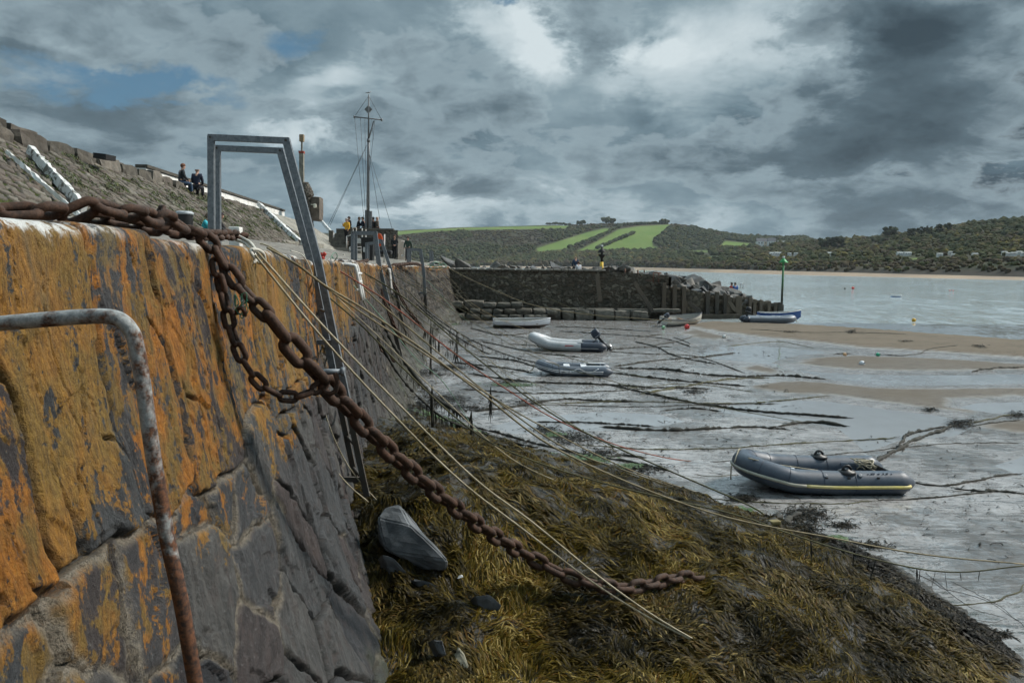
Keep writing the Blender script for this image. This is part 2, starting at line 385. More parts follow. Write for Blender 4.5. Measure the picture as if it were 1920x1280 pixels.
    me = mesh_np('quay_wall', co.reshape(-1, 3), grid_faces(len(ys), len(vs_)),
                 {'uvw': np.stack([qa, qb, c*7], -1).reshape(-1, 3), 'rnd': c.ravel(), 'mort': (mort*fill).ravel(), 'gap': (mort*(1-fill)).ravel(), 'lich': lich.ravel(), 'dep': V.ravel(), 'along': Y.ravel()})
    return me
def m_quay(t, p):
    uv = t.attr('uvw', 'Vector'); pos = t.geo(); rnd = t.attr('rnd'); dep = t.attr('dep'); al = t.attr('along')
    gs = t.scale(uv, (17, 5.5, 1)); gf = t.scale(uv, (75, 24, 1))
    gr = t.noise(gs, 1, 8, .68, .25); gg = t.noise(gf, 1, 6, .70, .2); iso = t.noise(pos, 11, 7, .66); med = t.noise(pos, 38, 5, .68); fine = t.noise(pos, 110, 5, .72)
    base = t.ramp(rnd, [(0, (.022, .024, .028)), (.3, (.044, .047, .050)), (.5, (.036, .028, .027)), (.7, (.062, .062, .060)), (1, (.030, .035, .040))])
    base = t.mix(t.map(gr, .32, .70), t.mix(1, base, (.45, .45, .46), 'MULTIPLY'), t.mix(1, base, (1.55, 1.5, 1.45), 'MULTIPLY'))
    base = t.mix(t.map(fine, .62, .78, 0, .5), base, (.22, .215, .20))
    base = t.mix(t.math('MULTIPLY', t.map(iso, .5, .66), .45), base, (.055, .038, .034))
    # orange and ochre lichen
    ln = t.math('ADD', t.math('MULTIPLY', iso, .40), t.math('ADD', t.math('MULTIPLY', gr, .35), t.math('MULTIPLY', med, .25)))
    lm = t.map(t.math('ADD', t.math('ADD', t.math('MULTIPLY', t.attr('lich'), .30), t.math('ADD', t.math('MULTIPLY', t.math('SUBTRACT', rnd, .5), .10), t.math('MULTIPLY', t.math('SUBTRACT', t.noise(t.scale(uv, (6.5, 2.0, 1)), 1, 6, .62), .5), .62))), t.math('MULTIPLY', ln, 1.15)), .820, .850)
    oc = t.mix(t.map(t.noise(pos, 4.1, 6, .65, .3), .42, .58), (.160, .100, .022), (.300, .116, .011)); oc = t.mix(t.map(rnd, .5, .62, 0, .55), oc, (.225, .135, .026))
    oc = t.mix(t.map(gg, .35, .7), t.mix(1, oc, (.45, .42, .40), 'MULTIPLY'), t.mix(1, oc, (1.35, 1.3, 1.2), 'MULTIPLY'))
    oc = t.mix(t.map(fine, .58, .75, 0, .6), oc, (.36, .22, .05)); oc = t.mix(t.map(med, .40, .30, 0, .7), oc, (.075, .050, .020))
    oc = t.mix(t.map(t.noise(t.scale(uv, (5, 1.2, 1)), 1, 5, .6), .54, .66, 0, .75), oc, (.115, .092, .048))
    base = t.mix(t.map(med, .58, .72, 0, .55), base, (.17, .172, .17)); base = t.mix(t.map(med, .42, .30, 0, .6), base, (.018, .018, .019))
    c = t.mix(t.math('MULTIPLY', lm, .95), base, oc)
    fz = t.map(al, 9, 22); c = t.mix(t.math('MULTIPLY', fz, .7), c, t.mix(1, c, t.ramp(rnd, [(0, (.22, .21, .19)), (.5, (.75, .67, .55)), (1, (1.7, 1.5, 1.2))]), 'MULTIPLY'))
    # big runs of weather, weed and seepage on the far length of the wall
    cx = t.new('ShaderNodeCombineXYZ'); t.put(cx.inputs[0], t.math('MULTIPLY', al, .9)); t.put(cx.inputs[1], t.math('MULTIPLY', dep, 2.6)); run = t.noise(cx.outputs[0], 1, 6, .7, .4)
    cy = t.new('ShaderNodeCombineXYZ'); t.put(cy.inputs[0], t.math('MULTIPLY', al, .45)); t.put(cy.inputs[1], t.math('MULTIPLY', dep, .55)); drp = t.noise(cy.outputs[0], 1, 5, .65)
    c = t.mix(fz, c, t.mix(1, c, t.ramp(run, [(.34, (.28, .27, .25)), (.46, (.75, .72, .66)), (.56, (1.15, 1.08, .95)), (.66, (1.9, 1.75, 1.45))]), 'MULTIPLY'))
    c = t.mix(t.math('MULTIPLY', t.math('MULTIPLY', fz, t.map(drp, .52, .60)), t.map(dep, .5, 1.2, 0, .85)), c, (.016, .015, .010))
    # mortar with grit
    mo = t.mix(t.map(fine, .35, .7), (.070, .060, .046), (.25, .215, .165))
    c = t.mix(t.math('MULTIPLY', t.math('MULTIPLY', t.attr('mort'), t.map(iso, .33, .5)), t.map(al, 8, 18, 1, .12)), c, mo)
    c = t.mix(t.math('MULTIPLY', t.attr('gap'), .75), c, (.018, .017, .015))
    # worn white paint along the arris
    wp = t.math('MULTIPLY', t.map(t.math('ADD', dep, t.math('MULTIPLY', t.math('SUBTRACT', gr, .5), .20)), .015, .045, 1, 0), t.map(t.math('ADD', iso, t.math('MULTIPLY', t.math('SUBTRACT', fine, .5), .5)), .46, .54))
    wp = t.math('MULTIPLY', wp, t.math('MAXIMUM', t.map(t.noise(pos, 1.1, 3), .44, .56), t.map(al, 2.5, 2.75, 1, 0)))
    c = t.mix(wp, c, (.62, .62, .60))
    # the foot of the wall stays wet and weedy
    wet = t.map(t.math('ADD', dep, t.math('MULTIPLY', iso, 1.0)), 3.1, 3.9)
    c = t.mix(t.math('MULTIPLY', wet, .7), c, (.030, .028, .018))
    gre = t.math('MULTIPLY', t.map(t.noise(pos, 1.6, 5), .56, .66), t.map(dep, 2.4, 3.2)); c = t.mix(t.math('MULTIPLY', gre, .45), c, (.06, .075, .025))
    hh = t.math('ADD', t.math('MULTIPLY', gr, .35), t.math('ADD', t.math('MULTIPLY', gg, .35), t.math('ADD', t.math('MULTIPLY', med, .45), t.math('MULTIPLY', fine, .25))))
    return {'Base Color': c, 'Roughness': t.map(wet, 0, 1, .82, .45), 'Specular IOR Level': .35, 'Normal': t.bump(hh, .95, .035)}
M_QUAY = mat('slate with orange lichen', m_quay)
tag(obj('quay_wall', quay_face(), M_QUAY), 'long battered harbour wall of slate blocks stained orange with lichen', 'wall')

def m_masonry(name, cols, mortar, weed=0.0, dark=1.0, wetz=None):
    def f(t, p):
        pos = t.geo(); rnd = t.attr('rnd'); ed = t.attr('mort')
        n = t.noise(pos, 3.5, 6, .65); f_ = t.noise(pos, 22, 5, .7); big = t.noise(pos, .5, 4)
        c = t.ramp(rnd, [(i/(len(cols)-1), x) for i, x in enumerate(cols)])
        c = t.mix(t.map(n, .3, .7), t.mix(1, c, (.55, .55, .55), 'MULTIPLY'), t.mix(1, c, (1.4, 1.38, 1.32), 'MULTIPLY'))
        c = t.mix(t.map(f_, .58, .78, 0, .5), c, tuple(min(1, x*2.2) for x in cols[1]))
        c = t.mix(t.map(big, .5, .68, 0, .5), c, tuple(x*.55 for x in cols[0]))
        c = t.mix(t.math('MULTIPLY', ed, .85), c, mortar)
        if weed:
            g = t.mix(t.map(f_, .4, .7), (.030, .048, .010), (.085, .085, .020))
            wm = t.map(t.math('ADD', t.math('MULTIPLY', t.noise(pos, 1.3, 4, .6), .7), t.math('MULTIPLY', ed, .36)), .62-weed*.1, .70)
            c = t.mix(wm, c, g)
        if wetz:
            wz = t.new('ShaderNodeSeparateXYZ'); t.put(wz.inputs[0], pos)
            c = t.mix(t.map(t.math('ADD', wz.outputs[2], t.math('MULTIPLY', n, .8)), wetz[0], wetz[1], .75, 0), c, (.020, .020, .016))
        return {'Base Color': c, 'Roughness': .88, 'Specular IOR Level': .25, 'Normal': t.bump(t.math('ADD', n, t.math('MULTIPLY', f_, .4)), .6, .05)}
    return mat(name, f)
def stone_sheet(name, P, U, V, su, sv, depth, grain=.03, jit=.7, seed=0, mask=None, out=None, warp=.25, joint=.05):
    """P(U,V)->xyz arrays; stones of su x sv pushed out along the normal"""
    x, y, z = P(U, V)
    co = np.stack([x, y, z], -1)
    tu = np.gradient(co, axis=0); tv = np.gradient(co, axis=1); nr = np.cross(tu, tv); nr /= np.linalg.norm(nr, axis=-1, keepdims=True)+1e-9
    if out is not None and (nr*np.array(out)).sum(-1).mean() < 0: nr = -nr
    wu = U+warp*su*fbm(U/su*.7, V/sv*.7, seed+1, 2); wv = V+warp*sv*fbm(U/su*.7+5, V/sv*.7, seed+2, 2)
    c, e, _, _, r = voro(wu, wv, su, sv, jit, seed)
    mort = 1-sstep(joint*.2, joint, e)
    h = depth*((c-.5)*.8-mort*.7+.5*(r-.5)*np.sin((wu/su+wv/sv)*3))+grain*fbm(U/su*3, V/sv*3, seed+4, 3)
    if mask is not None: m = mask(U, V); h = h*m; mort = mort*m
    co = co+nr*h[..., None]
    return mesh_np(name, co.reshape(-1, 3), grid_faces(*U.shape), {'rnd': c.ravel(), 'mort': mort.ravel()})
def UV(u0, u1, nu, v0, v1, nv): return np.meshgrid(np.linspace(u0, u1, nu), np.linspace(v0, v1, nv), indexing='ij')
# quay deck -------------------------------------------------------
M_DECK = m_masonry('pale quay paving', [(.15, .145, .13), (.20, .19, .175), (.17, .155, .135), (.23, .22, .20)], (.08, .075, .06))
U, V = UV(-6, 66, 620, 0, 1, 110)
def Pdeck(U, V):
    e = xtop(np.minimum(U, 58.5))-.55; f = FOOT(U)-.3; x = e+(f-e)*V
    return x, U, deck_z(x, np.minimum(U, 58.5))-.01
tag(obj('quay_pavement', stone_sheet('quay_pavement', lambda a, b: Pdeck(a, b/7), U, V*7, .8, .5, .035, .012, .6, 5, out=(0, 0, 1)), M_DECK), kind='structure')
# upper slope -----------------------------------------------------
M_SLOPE = m_masonry('pitched slope stone', [(.075, .068, .055), (.115, .102, .085), (.088, .070, .060), (.155, .142, .120)], (.022, .022, .014), weed=1.0)
M_CONC = m_masonry('old concrete', [(.23, .22, .19), (.26, .245, .215), (.215, .20, .175)], (.16, .15, .12))
LS = math.hypot(4.0, ZC-ZF)
def Pslope(U, V):
    k = V/LS; return FOOT(U)-4.0*k, U, EYE+ZF+(ZC-ZF)*k
Y1 = 51.5
U, V = UV(14, Y1, 1400, -.3, LS, 170)
tag(obj('sea_wall_slope', stone_sheet('sea_wall_slope', Pslope, U, V, .50, .28, .09, .025, .38, 21, out=(1, 0, .6), joint=.06), M_SLOPE), 'long slope of pitched stone with green weeds under the parapet', 'sea wall')
U, V = UV(Y1, 67, 200, -.3, LS, 60)
tag(obj('concrete_slope', stone_sheet('concrete_slope', Pslope, U, V, 2.2, 1.4, .03, .03, .6, 23, out=(1, 0, .6)), M_CONC), 'smooth pale concrete slope between two white ribs below the round tower', 'sea wall')
# ribs and steps in the slope
M_WHITE = mat('flaking white paint', lambda t, p: (lambda n, f: {'Base Color': t.mix(t.map(n, .51, .56), t.mix(f, (.50, .50, .48), (.66, .66, .64)), (.13, .12, .10)), 'Roughness': .7, 'Normal': t.bump(n, .4, .02)})(t.noise(t.geo(), 3.2, 7, .7), t.noise(t.geo(), 9, 3)))
M_WHITE2 = mat('white limewash', lambda t, p: (lambda n: {'Base Color': t.mix(t.map(n, .45, .75), (.74, .73, .70), (.42, .40, .36)), 'Roughness': .75})(t.noise(t.geo(), 1.6, 7, .7)))
def sp(Y, k, up=0.0):                            # a point on the slope, k = 0 foot .. 1 crest
    n = Vector((ZC-ZF, 0, 4.0)).normalized()
    return Vector((float(FOOT(Y)-4.0*k), Y, EYE+ZF+(ZC-ZF)*k))+n*up
def rough_bar(name, p, q, w, h, m, n=26, j=.03):
    b = BM(); p = Vector(p); q = Vector(q); d = (q-p); z = d.normalized(); x = Vector((0, 1, 0)); x = (x-z*x.dot(z)).normalized(); y = z.cross(x)
    rings = []
    for i in range(n+1):
        c = p+d*(i/n)
        rings.append([b.verts.new(c+x*(sx*w/2+random.uniform(-j, j))+y*(sy*h/2+random.uniform(-j, j)*.6)+z*random.uniform(-j, j)) for sx, sy in ((-1, -1), (0, -1.06), (1, -1), (1, 1), (0, 1.06), (-1, 1))])
    for A, B in zip(rings, rings[1:]):
        for k in range(6): b.faces.new((A[k], A[(k+1) % 6], B[(k+1) % 6], B[k]))
    b.faces.new(rings[0][::-1]); b.faces.new(rings[-1])
    return b
def on_slope(px, py):                           # where a photo direction meets the slope plane
    d = ray(px, py); P0 = Vector((float(FOOT(0)), 0, EYE+ZF)); a = Vector((-.074, 1, 0)); bq = Vector((-4.0, 0, ZC-ZF)); n = a.cross(bq)
    k = (P0-Vector((0, 0, EYE))).dot(n)/d.dot(n); return Vector((0, 0, EYE))+d*k
NS = Vector((ZC-ZF, 0, 4.0)).normalized()
for nm, a, bq, ww, hh, mm, lab in (('slope_rib', (52, 288), (152, 398), .15, .22, M_WHITE, 'broken white painted rib beside the stepped gap at the near end of the slope'),
                         ('slope_rib', (8, 292), (150, 418), .035, .08, M_WHITE2, 'thin wavy white painted kerb left of the broken rib'),
                         ('slope_rib', (484, 386), (560, 458), .30, .26, M_WHITE, 'long white painted rib where pitched stone meets smooth concrete'),
                         ('slope_rib', (592, 405), (640, 462), .24, .26, M_WHITE, 'white edged rib running down under the round tower')):
    P = on_slope(*a)+NS*.12; Q = on_slope(*bq)+NS*.12
    tag(obj(nm, rough_bar(nm, P, Q, ww, hh, mm), mm), lab, 'rib')
# parapet stones along the crest ---------------------------------
M_BLOCK = m_masonry('parapet stone', [(.075, .068, .058), (.12, .108, .092), (.095, .08, .068), (.16, .145, .125)], (.05, .045, .04))
def stone_block(b, c, s, rz=0, j=.08, M=None):
    r = bmesh.ops.create_cube(b, size=1)
    bmesh.ops.subdivide_edges(b, edges=list(set(e for v in r['verts'] for e in v.link_edges)), cuts=2, use_grid_fill=True)
    vv = [v for v in b.verts if not v.tag]
    R = Matrix.Rotation(rz, 3, 'Z')
    for v in vv:
        v.tag = True
        q = v.co.copy(); rr = max(abs(q.x), abs(q.y), abs(q.z)); k = 1-.10*sum(1 for a in q if abs(a) > .45)*.5
        q = Vector((q.x*s[0], q.y*s[1], q.z*s[2]))*k
        q += Vector([random.uniform(-j, j)*min(s) for _ in range(3)])
        v.co = R @ q+Vector(c)
    return b
def rnd_attr(me, per):
    me.attributes.new('rnd', 'FLOAT', 'POINT').data.foreach_set('value', np.repeat(RNG.random(len(me.vertices)//per+1), per)[:len(me.vertices)].astype(np.float32))
def block_row(name, y0, y1, wid, hgt, dx, z, lab, step=(.7, 1.2), hj=.3, par=None):
    b = BM(); y = y0
    while y < y1:
        L = random.uniform(*step); h = hgt*(1+random.uniform(-hj, hj)); yc = y+L/2
        stone_block(b, (float(CREST(yc))+dx+random.uniform(-.05, .05), yc, z+h/2), (wid*random.uniform(.9, 1.15), L*.94, h), math.atan(-.074)*-1+random.uniform(-.05, .05), .05)
        y += L
    me = bpy.data.meshes.new(name); b.to_mesh(me); b.free(); rnd_attr(me, 56); me.attributes.new('mort', 'FLOAT', 'POINT')
    return tag(obj(name, me, M_BLOCK), lab, 'parapet')
ZCR = EYE+ZC
block_row('parapet_wall', 19, 36.0, .8, .62, -.05, ZCR-.42, 'row of rough coping blocks along the near part of the slope', (.9, 1.9), .12)
block_row('parapet_wall', 36.6, 52, .7, .42, .0, ZCR-.40, 'low coping blocks past the two people sitting on the wall', (1.0, 1.6), .15)
block_row('upper_parapet', 17, 24.6, 1.0, 1.02, -.75, ZCR-.45, 'tall stone parapet at the far left above the slope', (1.0, 1.8), .06)
block_row('upper_parapet', 27.2, 36.5, .8, .74, -.8, ZCR-.35, 'second tier of parapet blocks behind the coping left of the seated people', (.8, 1.6), .14)
# whitewashed wall with a dark coping behind the crest
b = BM(); bar(b, (CREST(37)-1.9, 37, ZCR+.1), (CREST(67)-1.9, 67, ZCR+.1), 1.5, .4, up=(1, 0, 0))
ww = tag(obj('whitewashed_wall', b, M_WHITE2), 'whitewashed wall with dark coping behind the slope crest', 'wall')
b = BM(); bar(b, (CREST(37)-1.9, 37, ZCR+.94), (CREST(67)-1.9, 67, ZCR+.94), .14, .55, up=(1, 0, 0)); obj('coping', b, M_BLOCK, ww)
# end of slope: ground behind so that nothing is hollow
b = BM()
vsx = [b.verts.new((CREST(Yq)+dx, Yq, z)) for Yq in (14, 68) for dx, z in ((.1, ZCR-.35), (-5, ZCR-.35), (-5, 0))]
b.faces.new((vsx[0], vsx[1], vsx[4], vsx[3])); b.faces.new((vsx[1], vsx[2], vsx[5], vsx[4]))
tag(obj('promenade_path', b, M_CONC), kind='structure')
# cross pier ------------------------------------------------------
M_PIER = m_masonry('dark rubble masonry', [(.065, .058, .047), (.115, .102, .080), (.090, .070, .052), (.135, .122, .100), (.21, .185, .145)], (.045, .040, .031), wetz=(.2, 1.1))
PA = gnd(836, 603); PY = 58.0
PA = Vector((-4.9, 58.0, 0)); PB = Vector((at(1252, 590, 59.0).x, 59.0, 0)); PC = Vector((at(1462, 585, 62.0).x, 62.0, 0))
pier = thing('stone_pier', 'dark rubble stone pier crossing the harbour behind the white boat', 'pier')
def Ppier(U, V):
    k = U/26.0
    x = PA.x-1.5+(PB.x-PA.x+1.5)*k; y = PA.y+(PB.y-PA.y)*k-.06*(3.6-V)*1.0
    return x, y, V
LP = 17.5
def ppz(U): return 3.62-.13*U/17.5
U, V = UV(0, 1, 430, 0, 1, 95)
Ul = U*(PB.x-PA.x+1.5); Vl = V*(3.55-.25*np.clip(U*1.05-.72, 0, 1)/.28)
obj('wall', stone_sheet('pier_wall', lambda a, b: (PA.x-1.5+a, PA.y+a*.06-.07*(3.6-b), b-.05), Ul, Vl, .40, .19, .09, .03, .95, 31, out=(0, -1, 0), warp=.8, joint=.035), M_PIER, pier)
M_CAP = m_masonry('pale pier capping', [(.19, .18, .16), (.25, .24, .215)], (.12, .11, .10))
b = BM()
n = 24
for i in range(n):
    a0 = i/n; x0 = PA.x-1.5+(PB.x-PA.x+1.5)*a0*.74; x1 = PA.x-1.5+(PB.x-PA.x+1.5)*(i+1)/n*.74
    stone_block(b, ((x0+x1)/2, PA.y+.5+((x0+x1)/2-PA.x)*.06, 3.52), (x1-x0-.03, 1.3, .16+.03*random.random()), 0, .05)
me = bpy.data.meshes.new('capping'); b.to_mesh(me); b.free(); rnd_attr(me, 56); me.attributes.new('mort', 'FLOAT', 'POINT')
obj('capping', me, M_CAP, pier)
b = BM(); x0 = PA.x-2; x1 = PB.x+.3
vv = [b.verts.new(p) for p in ((x0, PA.y+.6, 3.45), (x1, PB.y+.5, 3.1), (x1, PB.y+4.5, 2.9), (x0-3, PA.y+7, 3.5), (x1, PB.y+.5, -.3), (x1, PB.y+4.5, -.3))]
b.faces.new(vv[:4]); b.faces.new((vv[1], vv[4], vv[5], vv[2])); obj('deck', b, M_CAP, pier)
# lower ledges of big blocks at its foot
M_LEDGE = m_masonry('ledge blocks', [(.075, .075, .065), (.115, .11, .095), (.13, .125, .11), (.09, .082, .068)], (.03, .028, .022), wetz=(-.3, .75))
def ledge(x0, x1, y, z0, h, d, step):
    b = BM(); x = x0
    while x < x1:
        L = random.uniform(*step); hh = h*random.uniform(.9, 1.08)
        stone_block(b, (x+L/2, y+random.uniform(-.06, .06)+d/2, z0+hh/2), (L*.97, d, hh), random.uniform(-.03, .03), .07); x += L
    me = bpy.data.meshes.new('ledge'); b.to_mesh(me); b.free(); rnd_attr(me, 56); me.attributes.new('mort', 'FLOAT', 'POINT'); return me
lg = thing('block_ledge', 'stepped ledge of big weathered blocks along the foot of the stone pier', 'ledge')
for a in ((at(835, 600, 56).x, at(905, 580, 56).x, 56.0, .75, .55, 1.8, (.9, 1.6)), (at(840, 600, 55).x, at(1020, 590, 55).x, 55.0, .02, .42, 2.4, (.7, 1.2)), (at(880, 600, 55.2).x, at(1025, 590, 55).x, 55.3, .42, .40, 2.2, (.7, 1.2)), (at(905, 580, 55.6).x, at(960, 580, 56).x, 55.7, .82, .38, 2, (.8, 1.4)),
          (at(1025, 600, 56).x, at(1220, 590, 56).x, 56.3, -.05, .80, 1.3, (.7, 1.5)), (at(1000, 600, 56).x, at(1245, 590, 57).x, 57.0, .55, .25, 1.2, (1.2, 2.5))):
    obj('ledge_course', ledge(*a), M_LEDGE, lg)
# timber groyne running on from the pier ------------------------
def m_timber(t, p):
    v = t.geo(); g = t.noise(t.scale(v, (18, 18, 1.5)), 1, 6, .65)
    sx = t.new('ShaderNodeSeparateXYZ'); t.put(sx.inputs[0], v)
    z = t.math('ADD', sx.outputs[2], t.math('MULTIPLY', t.rnd(), 2.9))
    c = t.mix(t.map(z, .6, 2.8), t.mix(g, (.020, .020, .018), (.045, .042, .036)), t.mix(g, (.050, .040, .029), (.155, .122, .088)))
    return {'Base Color': c, 'Roughness': .85, 'Normal': t.bump(g, .5, .02)}
M_TIMBER = mat('weathered pile timber', m_timber)
M_PANEL = m_masonry('groyne infill', [(.07, .062, .050), (.11, .098, .075), (.085, .07, .052)], (.035, .032, .026), wetz=(.1, .9))
gro = thing('timber_groyne', 'timber piled groyne stepping down to the water at the end of the pier', 'groyne')
GP = []
for px, top in ((1243, 532), (1263, 535), (1281, 537), (1325, 548), (1342, 549), (1358, 551), (1363, 553), (1381, 556), (1386, 558), (1404, 560), (1413, 562), (1424, 563), (1440, 566), (1452, 567), (1459, 569), (1464, 571)):
    k = (px-1240)/222; Yq = 58.6+3.4*k
    p = at(px, 590, Yq); zt = at(px, top, Yq).z; GP.append((p.x, Yq, zt))
    b = BM(); w_ = .28 if k < .5 else .24
    bar(b, (p.x, Yq-.12, -.3), (p.x+random.uniform(-.04, .04), Yq-.12, zt+random.uniform(0, .12)), w_, w_, up=(1, 0, 0), bev=.02); obj('post', b, M_TIMBER, gro)
b = BM(); n = 60; rows = []
gx = [g[0] for g in GP]; gz = [g[2] for g in GP]; gy = [g[1] for g in GP]
x0, x1 = gx[0]-.1, gx[-1]
U, V = UV(0, 1, 170, 0, 1, 40)
X_ = x0+(x1-x0)*U; Zt = np.interp(X_, gx, gz)-.12; Yw = np.interp(X_, gx, gy)+.12
obj('infill', stone_sheet('groyne_infill', lambda a, b: (x0+(x1-x0)*U, Yw, -.2+(Zt+.2)*V), (x1-x0)*U, V*3, .5, .34, .07, .03, .7, 37, out=(0, -1, 0)), M_PANEL, gro)
b = BM(); bar(b, (x0-.2, 58.55, .12), (at(1385, 590, 60.6).x, 60.6, .12), .45, .42, bev=.04); obj('footing', b, M_PANEL, gro)
for (a, c) in (((1385, 571), (1402, 571)), ((1404, 577), (1421, 577)), ((1424, 580), (1441, 579)), ((1441, 583), (1455, 583)), ((1230, 531), (1246, 533))):
    Yq = 58.5+3.4*(a[0]-1240)/222
    b = BM(); bar(b, at(a[0], a[1]-12, Yq), at(c[0], c[1]-12, Yq), .16, .2); obj('waling', b, M_TIMBER, gro)
for (a, c, lab) in (((1119, 514), (1125, 565), 'upright grey timber baulk fixed to the pier face'), ((1189, 529), (1224, 585), 'long timber baulk leaning diagonally against the pier by the steps')):
    b = BM(); bar(b, at(*a, 57.5), at(*c, 57.1), .28, .2, up=(0, 1, 0), bev=.02); tag(obj('timber_beam', b, M_TIMBER), lab, 'timber beam')
for (a, c, lab) in (((1291, 567), (1314, 585), 'short timber baulk leaning low on the groyne infill'), ((1366, 565), (1380, 583), 'short dark strut leaning between two groyne piles')):
    b = BM(); Yq = 58.2+3.4*(a[0]-1240)/222; bar(b, at(*a, Yq), at(*c, Yq-.2), .26, .16, up=(0, 1, 0), bev=.02); tag(obj('timber_beam', b, M_TIMBER), lab, 'timber beam')
# ================================================================ beach, pools, sea
def poly(pts, z=0.0): return np.array([gnd(x, y, z)[:2] for x, y in pts])
def sdpoly(P, x, y):                            # signed distance, positive inside
    d = np.full(x.shape, 1e9); ins = np.zeros(x.shape, bool); n = len(P)
    for i in range(n):
        a = P[i]; b = P[(i+1) % n]; ex, ey = b-a; wx = x-a[0]; wy = y-a[1]
        t = np.clip((wx*ex+wy*ey)/(ex*ex+ey*ey+1e-12), 0, 1)
        d = np.minimum(d, np.hypot(wx-ex*t, wy-ey*t))
        c = ((a[1] <= y) != (b[1] <= y)) & (x < a[0]+(y-a[1])/(ey if abs(ey) > 1e-12 else 1e-12)*ex); ins ^= c
    return np.where(ins, d, -d)
SHORE = [(1330, 602), (1400, 605), (1500, 608), (1600, 615), (1700, 622), (1800, 629), (1920, 638), (2300, 660)]
BARS = [poly([(1250, 611), (1330, 603), (1400, 605), (1500, 608), (1600, 614), (1700, 621), (1800, 628), (1920, 637), (2300, 655), (2300, 700), (1920, 676), (1800, 668), (1700, 661), (1600, 655), (1520, 645), (1450, 638), (1380, 630), (1300, 618)]),
        poly([(1480, 682), (1500, 670), (1580, 666), (1700, 669), (1800, 673), (1920, 681), (2200, 690), (2200, 705), (1920, 697), (1750, 699), (1600, 697), (1540, 692)]),
        poly([(1362, 690), (1420, 683), (1470, 692), (1500, 700), (1470, 706), (1400, 700)]),
        poly([(1390, 725), (1480, 712), (1560, 718), (1640, 727), (1760, 726), (1920, 724), (2200, 735), (2200, 765), (1920, 748), (1800, 752), (1790, 765), (1860, 772), (1830, 778), (1740, 770), (1640, 757), (1560, 745), (1450, 738)]),
        poly([(1810, 800), (1900, 785), (2200, 800), (2200, 830), (1900, 815)]),
        poly([(1290, 612), (1340, 622), (1390, 634), (1340, 640), (1260, 626)])]
POOLS = [poly([(1250, 652), (1350, 646), (1460, 650), (1560, 660), (1490, 668), (1450, 680), (1480, 690), (1540, 697), (1640, 701), (1760, 702), (1920, 700), (2200, 710), (2200, 730), (1920, 720), (1760, 723), (1640, 724), (1560, 713), (1500, 698), (1430, 681), (1330, 672)]),
         poly([(1330, 770), (1380, 750), (1480, 748), (1560, 752), (1660, 766), (1760, 778), (1850, 795), (1800, 818), (1700, 825), (1620, 850), (1600, 830), (1560, 800), (1440, 785)]),
         poly([(1790, 762), (1830, 754), (1920, 752), (2100, 765), (2100, 790), (1920, 778), (1850, 774)]),
         poly([(900, 800), (980, 780), (1120, 770), (1240, 775), (1300, 790), (1200, 805), (1080, 810), (960, 815)]),
         poly([(1850, 870), (1920, 850), (2100, 860), (2100, 905), (1920, 895)])]
BANK = poly([(700, 742), (770, 752), (850, 792), (960, 838), (1080, 882), (1200, 903), (1290, 925), (1350, 950), (1420, 985), (1480, 990), (1560, 1012), (1640, 1055), (1720, 1105), (1810, 1170), (1920, 1250), (2060, 1400)])
BANK = np.vstack([BANK, [[5.2, 1.0], [4.5, -3], [-6, -3], [-6, 24]]])
def bank_h(x, y):
    s = sdpoly(BANK, x, y)+.22*fbm(x*1.1, y*1.1, 91, 3)
    k = .17+.15*sstep(5.0, 7.6, y)-.10*sstep(11, 17, y)-.06*sstep(17, 24, y)
    h = .10*sstep(-.1, .35, s)+k*np.maximum(s, 0)*sstep(0, .8, s)
    h = h+sstep(0, .5, s)*(.10*fbm(x*.9, y*.9, 93, 3)+.05*fbm(x*3.1, y*3.1, 94, 3)+.045*fbm(x*7, y*7, 96, 2))
    return h, s
def sand_h(x, y):
    nz = .35*fbm(x*.28, y*.28, 101, 3); nz2 = fbm(x*1.3, y*1.0, 102, 3)
    e = .006*nz2; dry = np.zeros(x.shape)
    sc = np.clip(y/45, .25, 1)
    for P in POOLS: s = sdpoly(P, x, y)+nz*sc*.8; e = e-.05*sstep(-.15*sc, .8*sc, s)
    for i, P in enumerate(BARS):
        s = sdpoly(P, x, y)+nz*sc*2.0+.25*fbm(x*2, y*.9, 107, 2)*sc; q = sstep(-.1, 1.6*sc, s); e = np.maximum(e, q*(.13 if i == 0 else .07)+.006*nz2*0+e*(1-q)); dry = np.maximum(dry, sstep(0, 1.2*sc, s)*(1 if i == 0 else .92))
    # sand falls away into the sea past the shoreline
    sh = np.array([gnd(a, b)[:2] for a, b in SHORE]); ys = np.interp(x, sh[:, 0], sh[:, 1], left=60.0, right=sh[-1, 1])
    o = np.argsort(sh[:, 0]); ys = np.interp(x, sh[o, 0], sh[o, 1])
    past = np.where(x > sh[o][0, 0]-.5, y-ys, -5); e = np.where(past > -1.5, e-.055*np.maximum(past+1.5, 0)*.9, e)
    e = np.maximum(e, -2.5)
    return e, dry
def ground_h(x, y):
    x = np.array([x], float); y = np.array([y], float)
    return max(float(bank_h(x, y)[0][0]), float(sand_h(x, y)[0][0]))
_HY = 3.0*1.003**np.arange(1060)
def hit(px, py, lift=0.0):                      # where a photo direction meets the ground or the weed bank
    d = ray(px, py); k = _HY/d.y; x = d.x*k; z = EYE+d.z*k; c = np.arange(0, len(_HY), 20)
    g = np.maximum(bank_h(x[c], _HY[c])[0], 0); m = np.nonzero(z[c] <= g+lift)[0]; i = c[m[0]] if len(m) else len(_HY)-1
    f = np.arange(max(0, i-20), i+1); g = np.maximum(bank_h(x[f], _HY[f])[0], 0); m = np.nonzero(z[f] <= g+lift)[0]; j = m[0] if len(m) else len(f)-1
    g_ = max(float(g[j]), float(sand_h(x[f[j:j+1]], _HY[f[j:j+1]])[0][0]))
    return Vector((float(x[f[j]]), float(_HY[f[j]]), g_+lift))
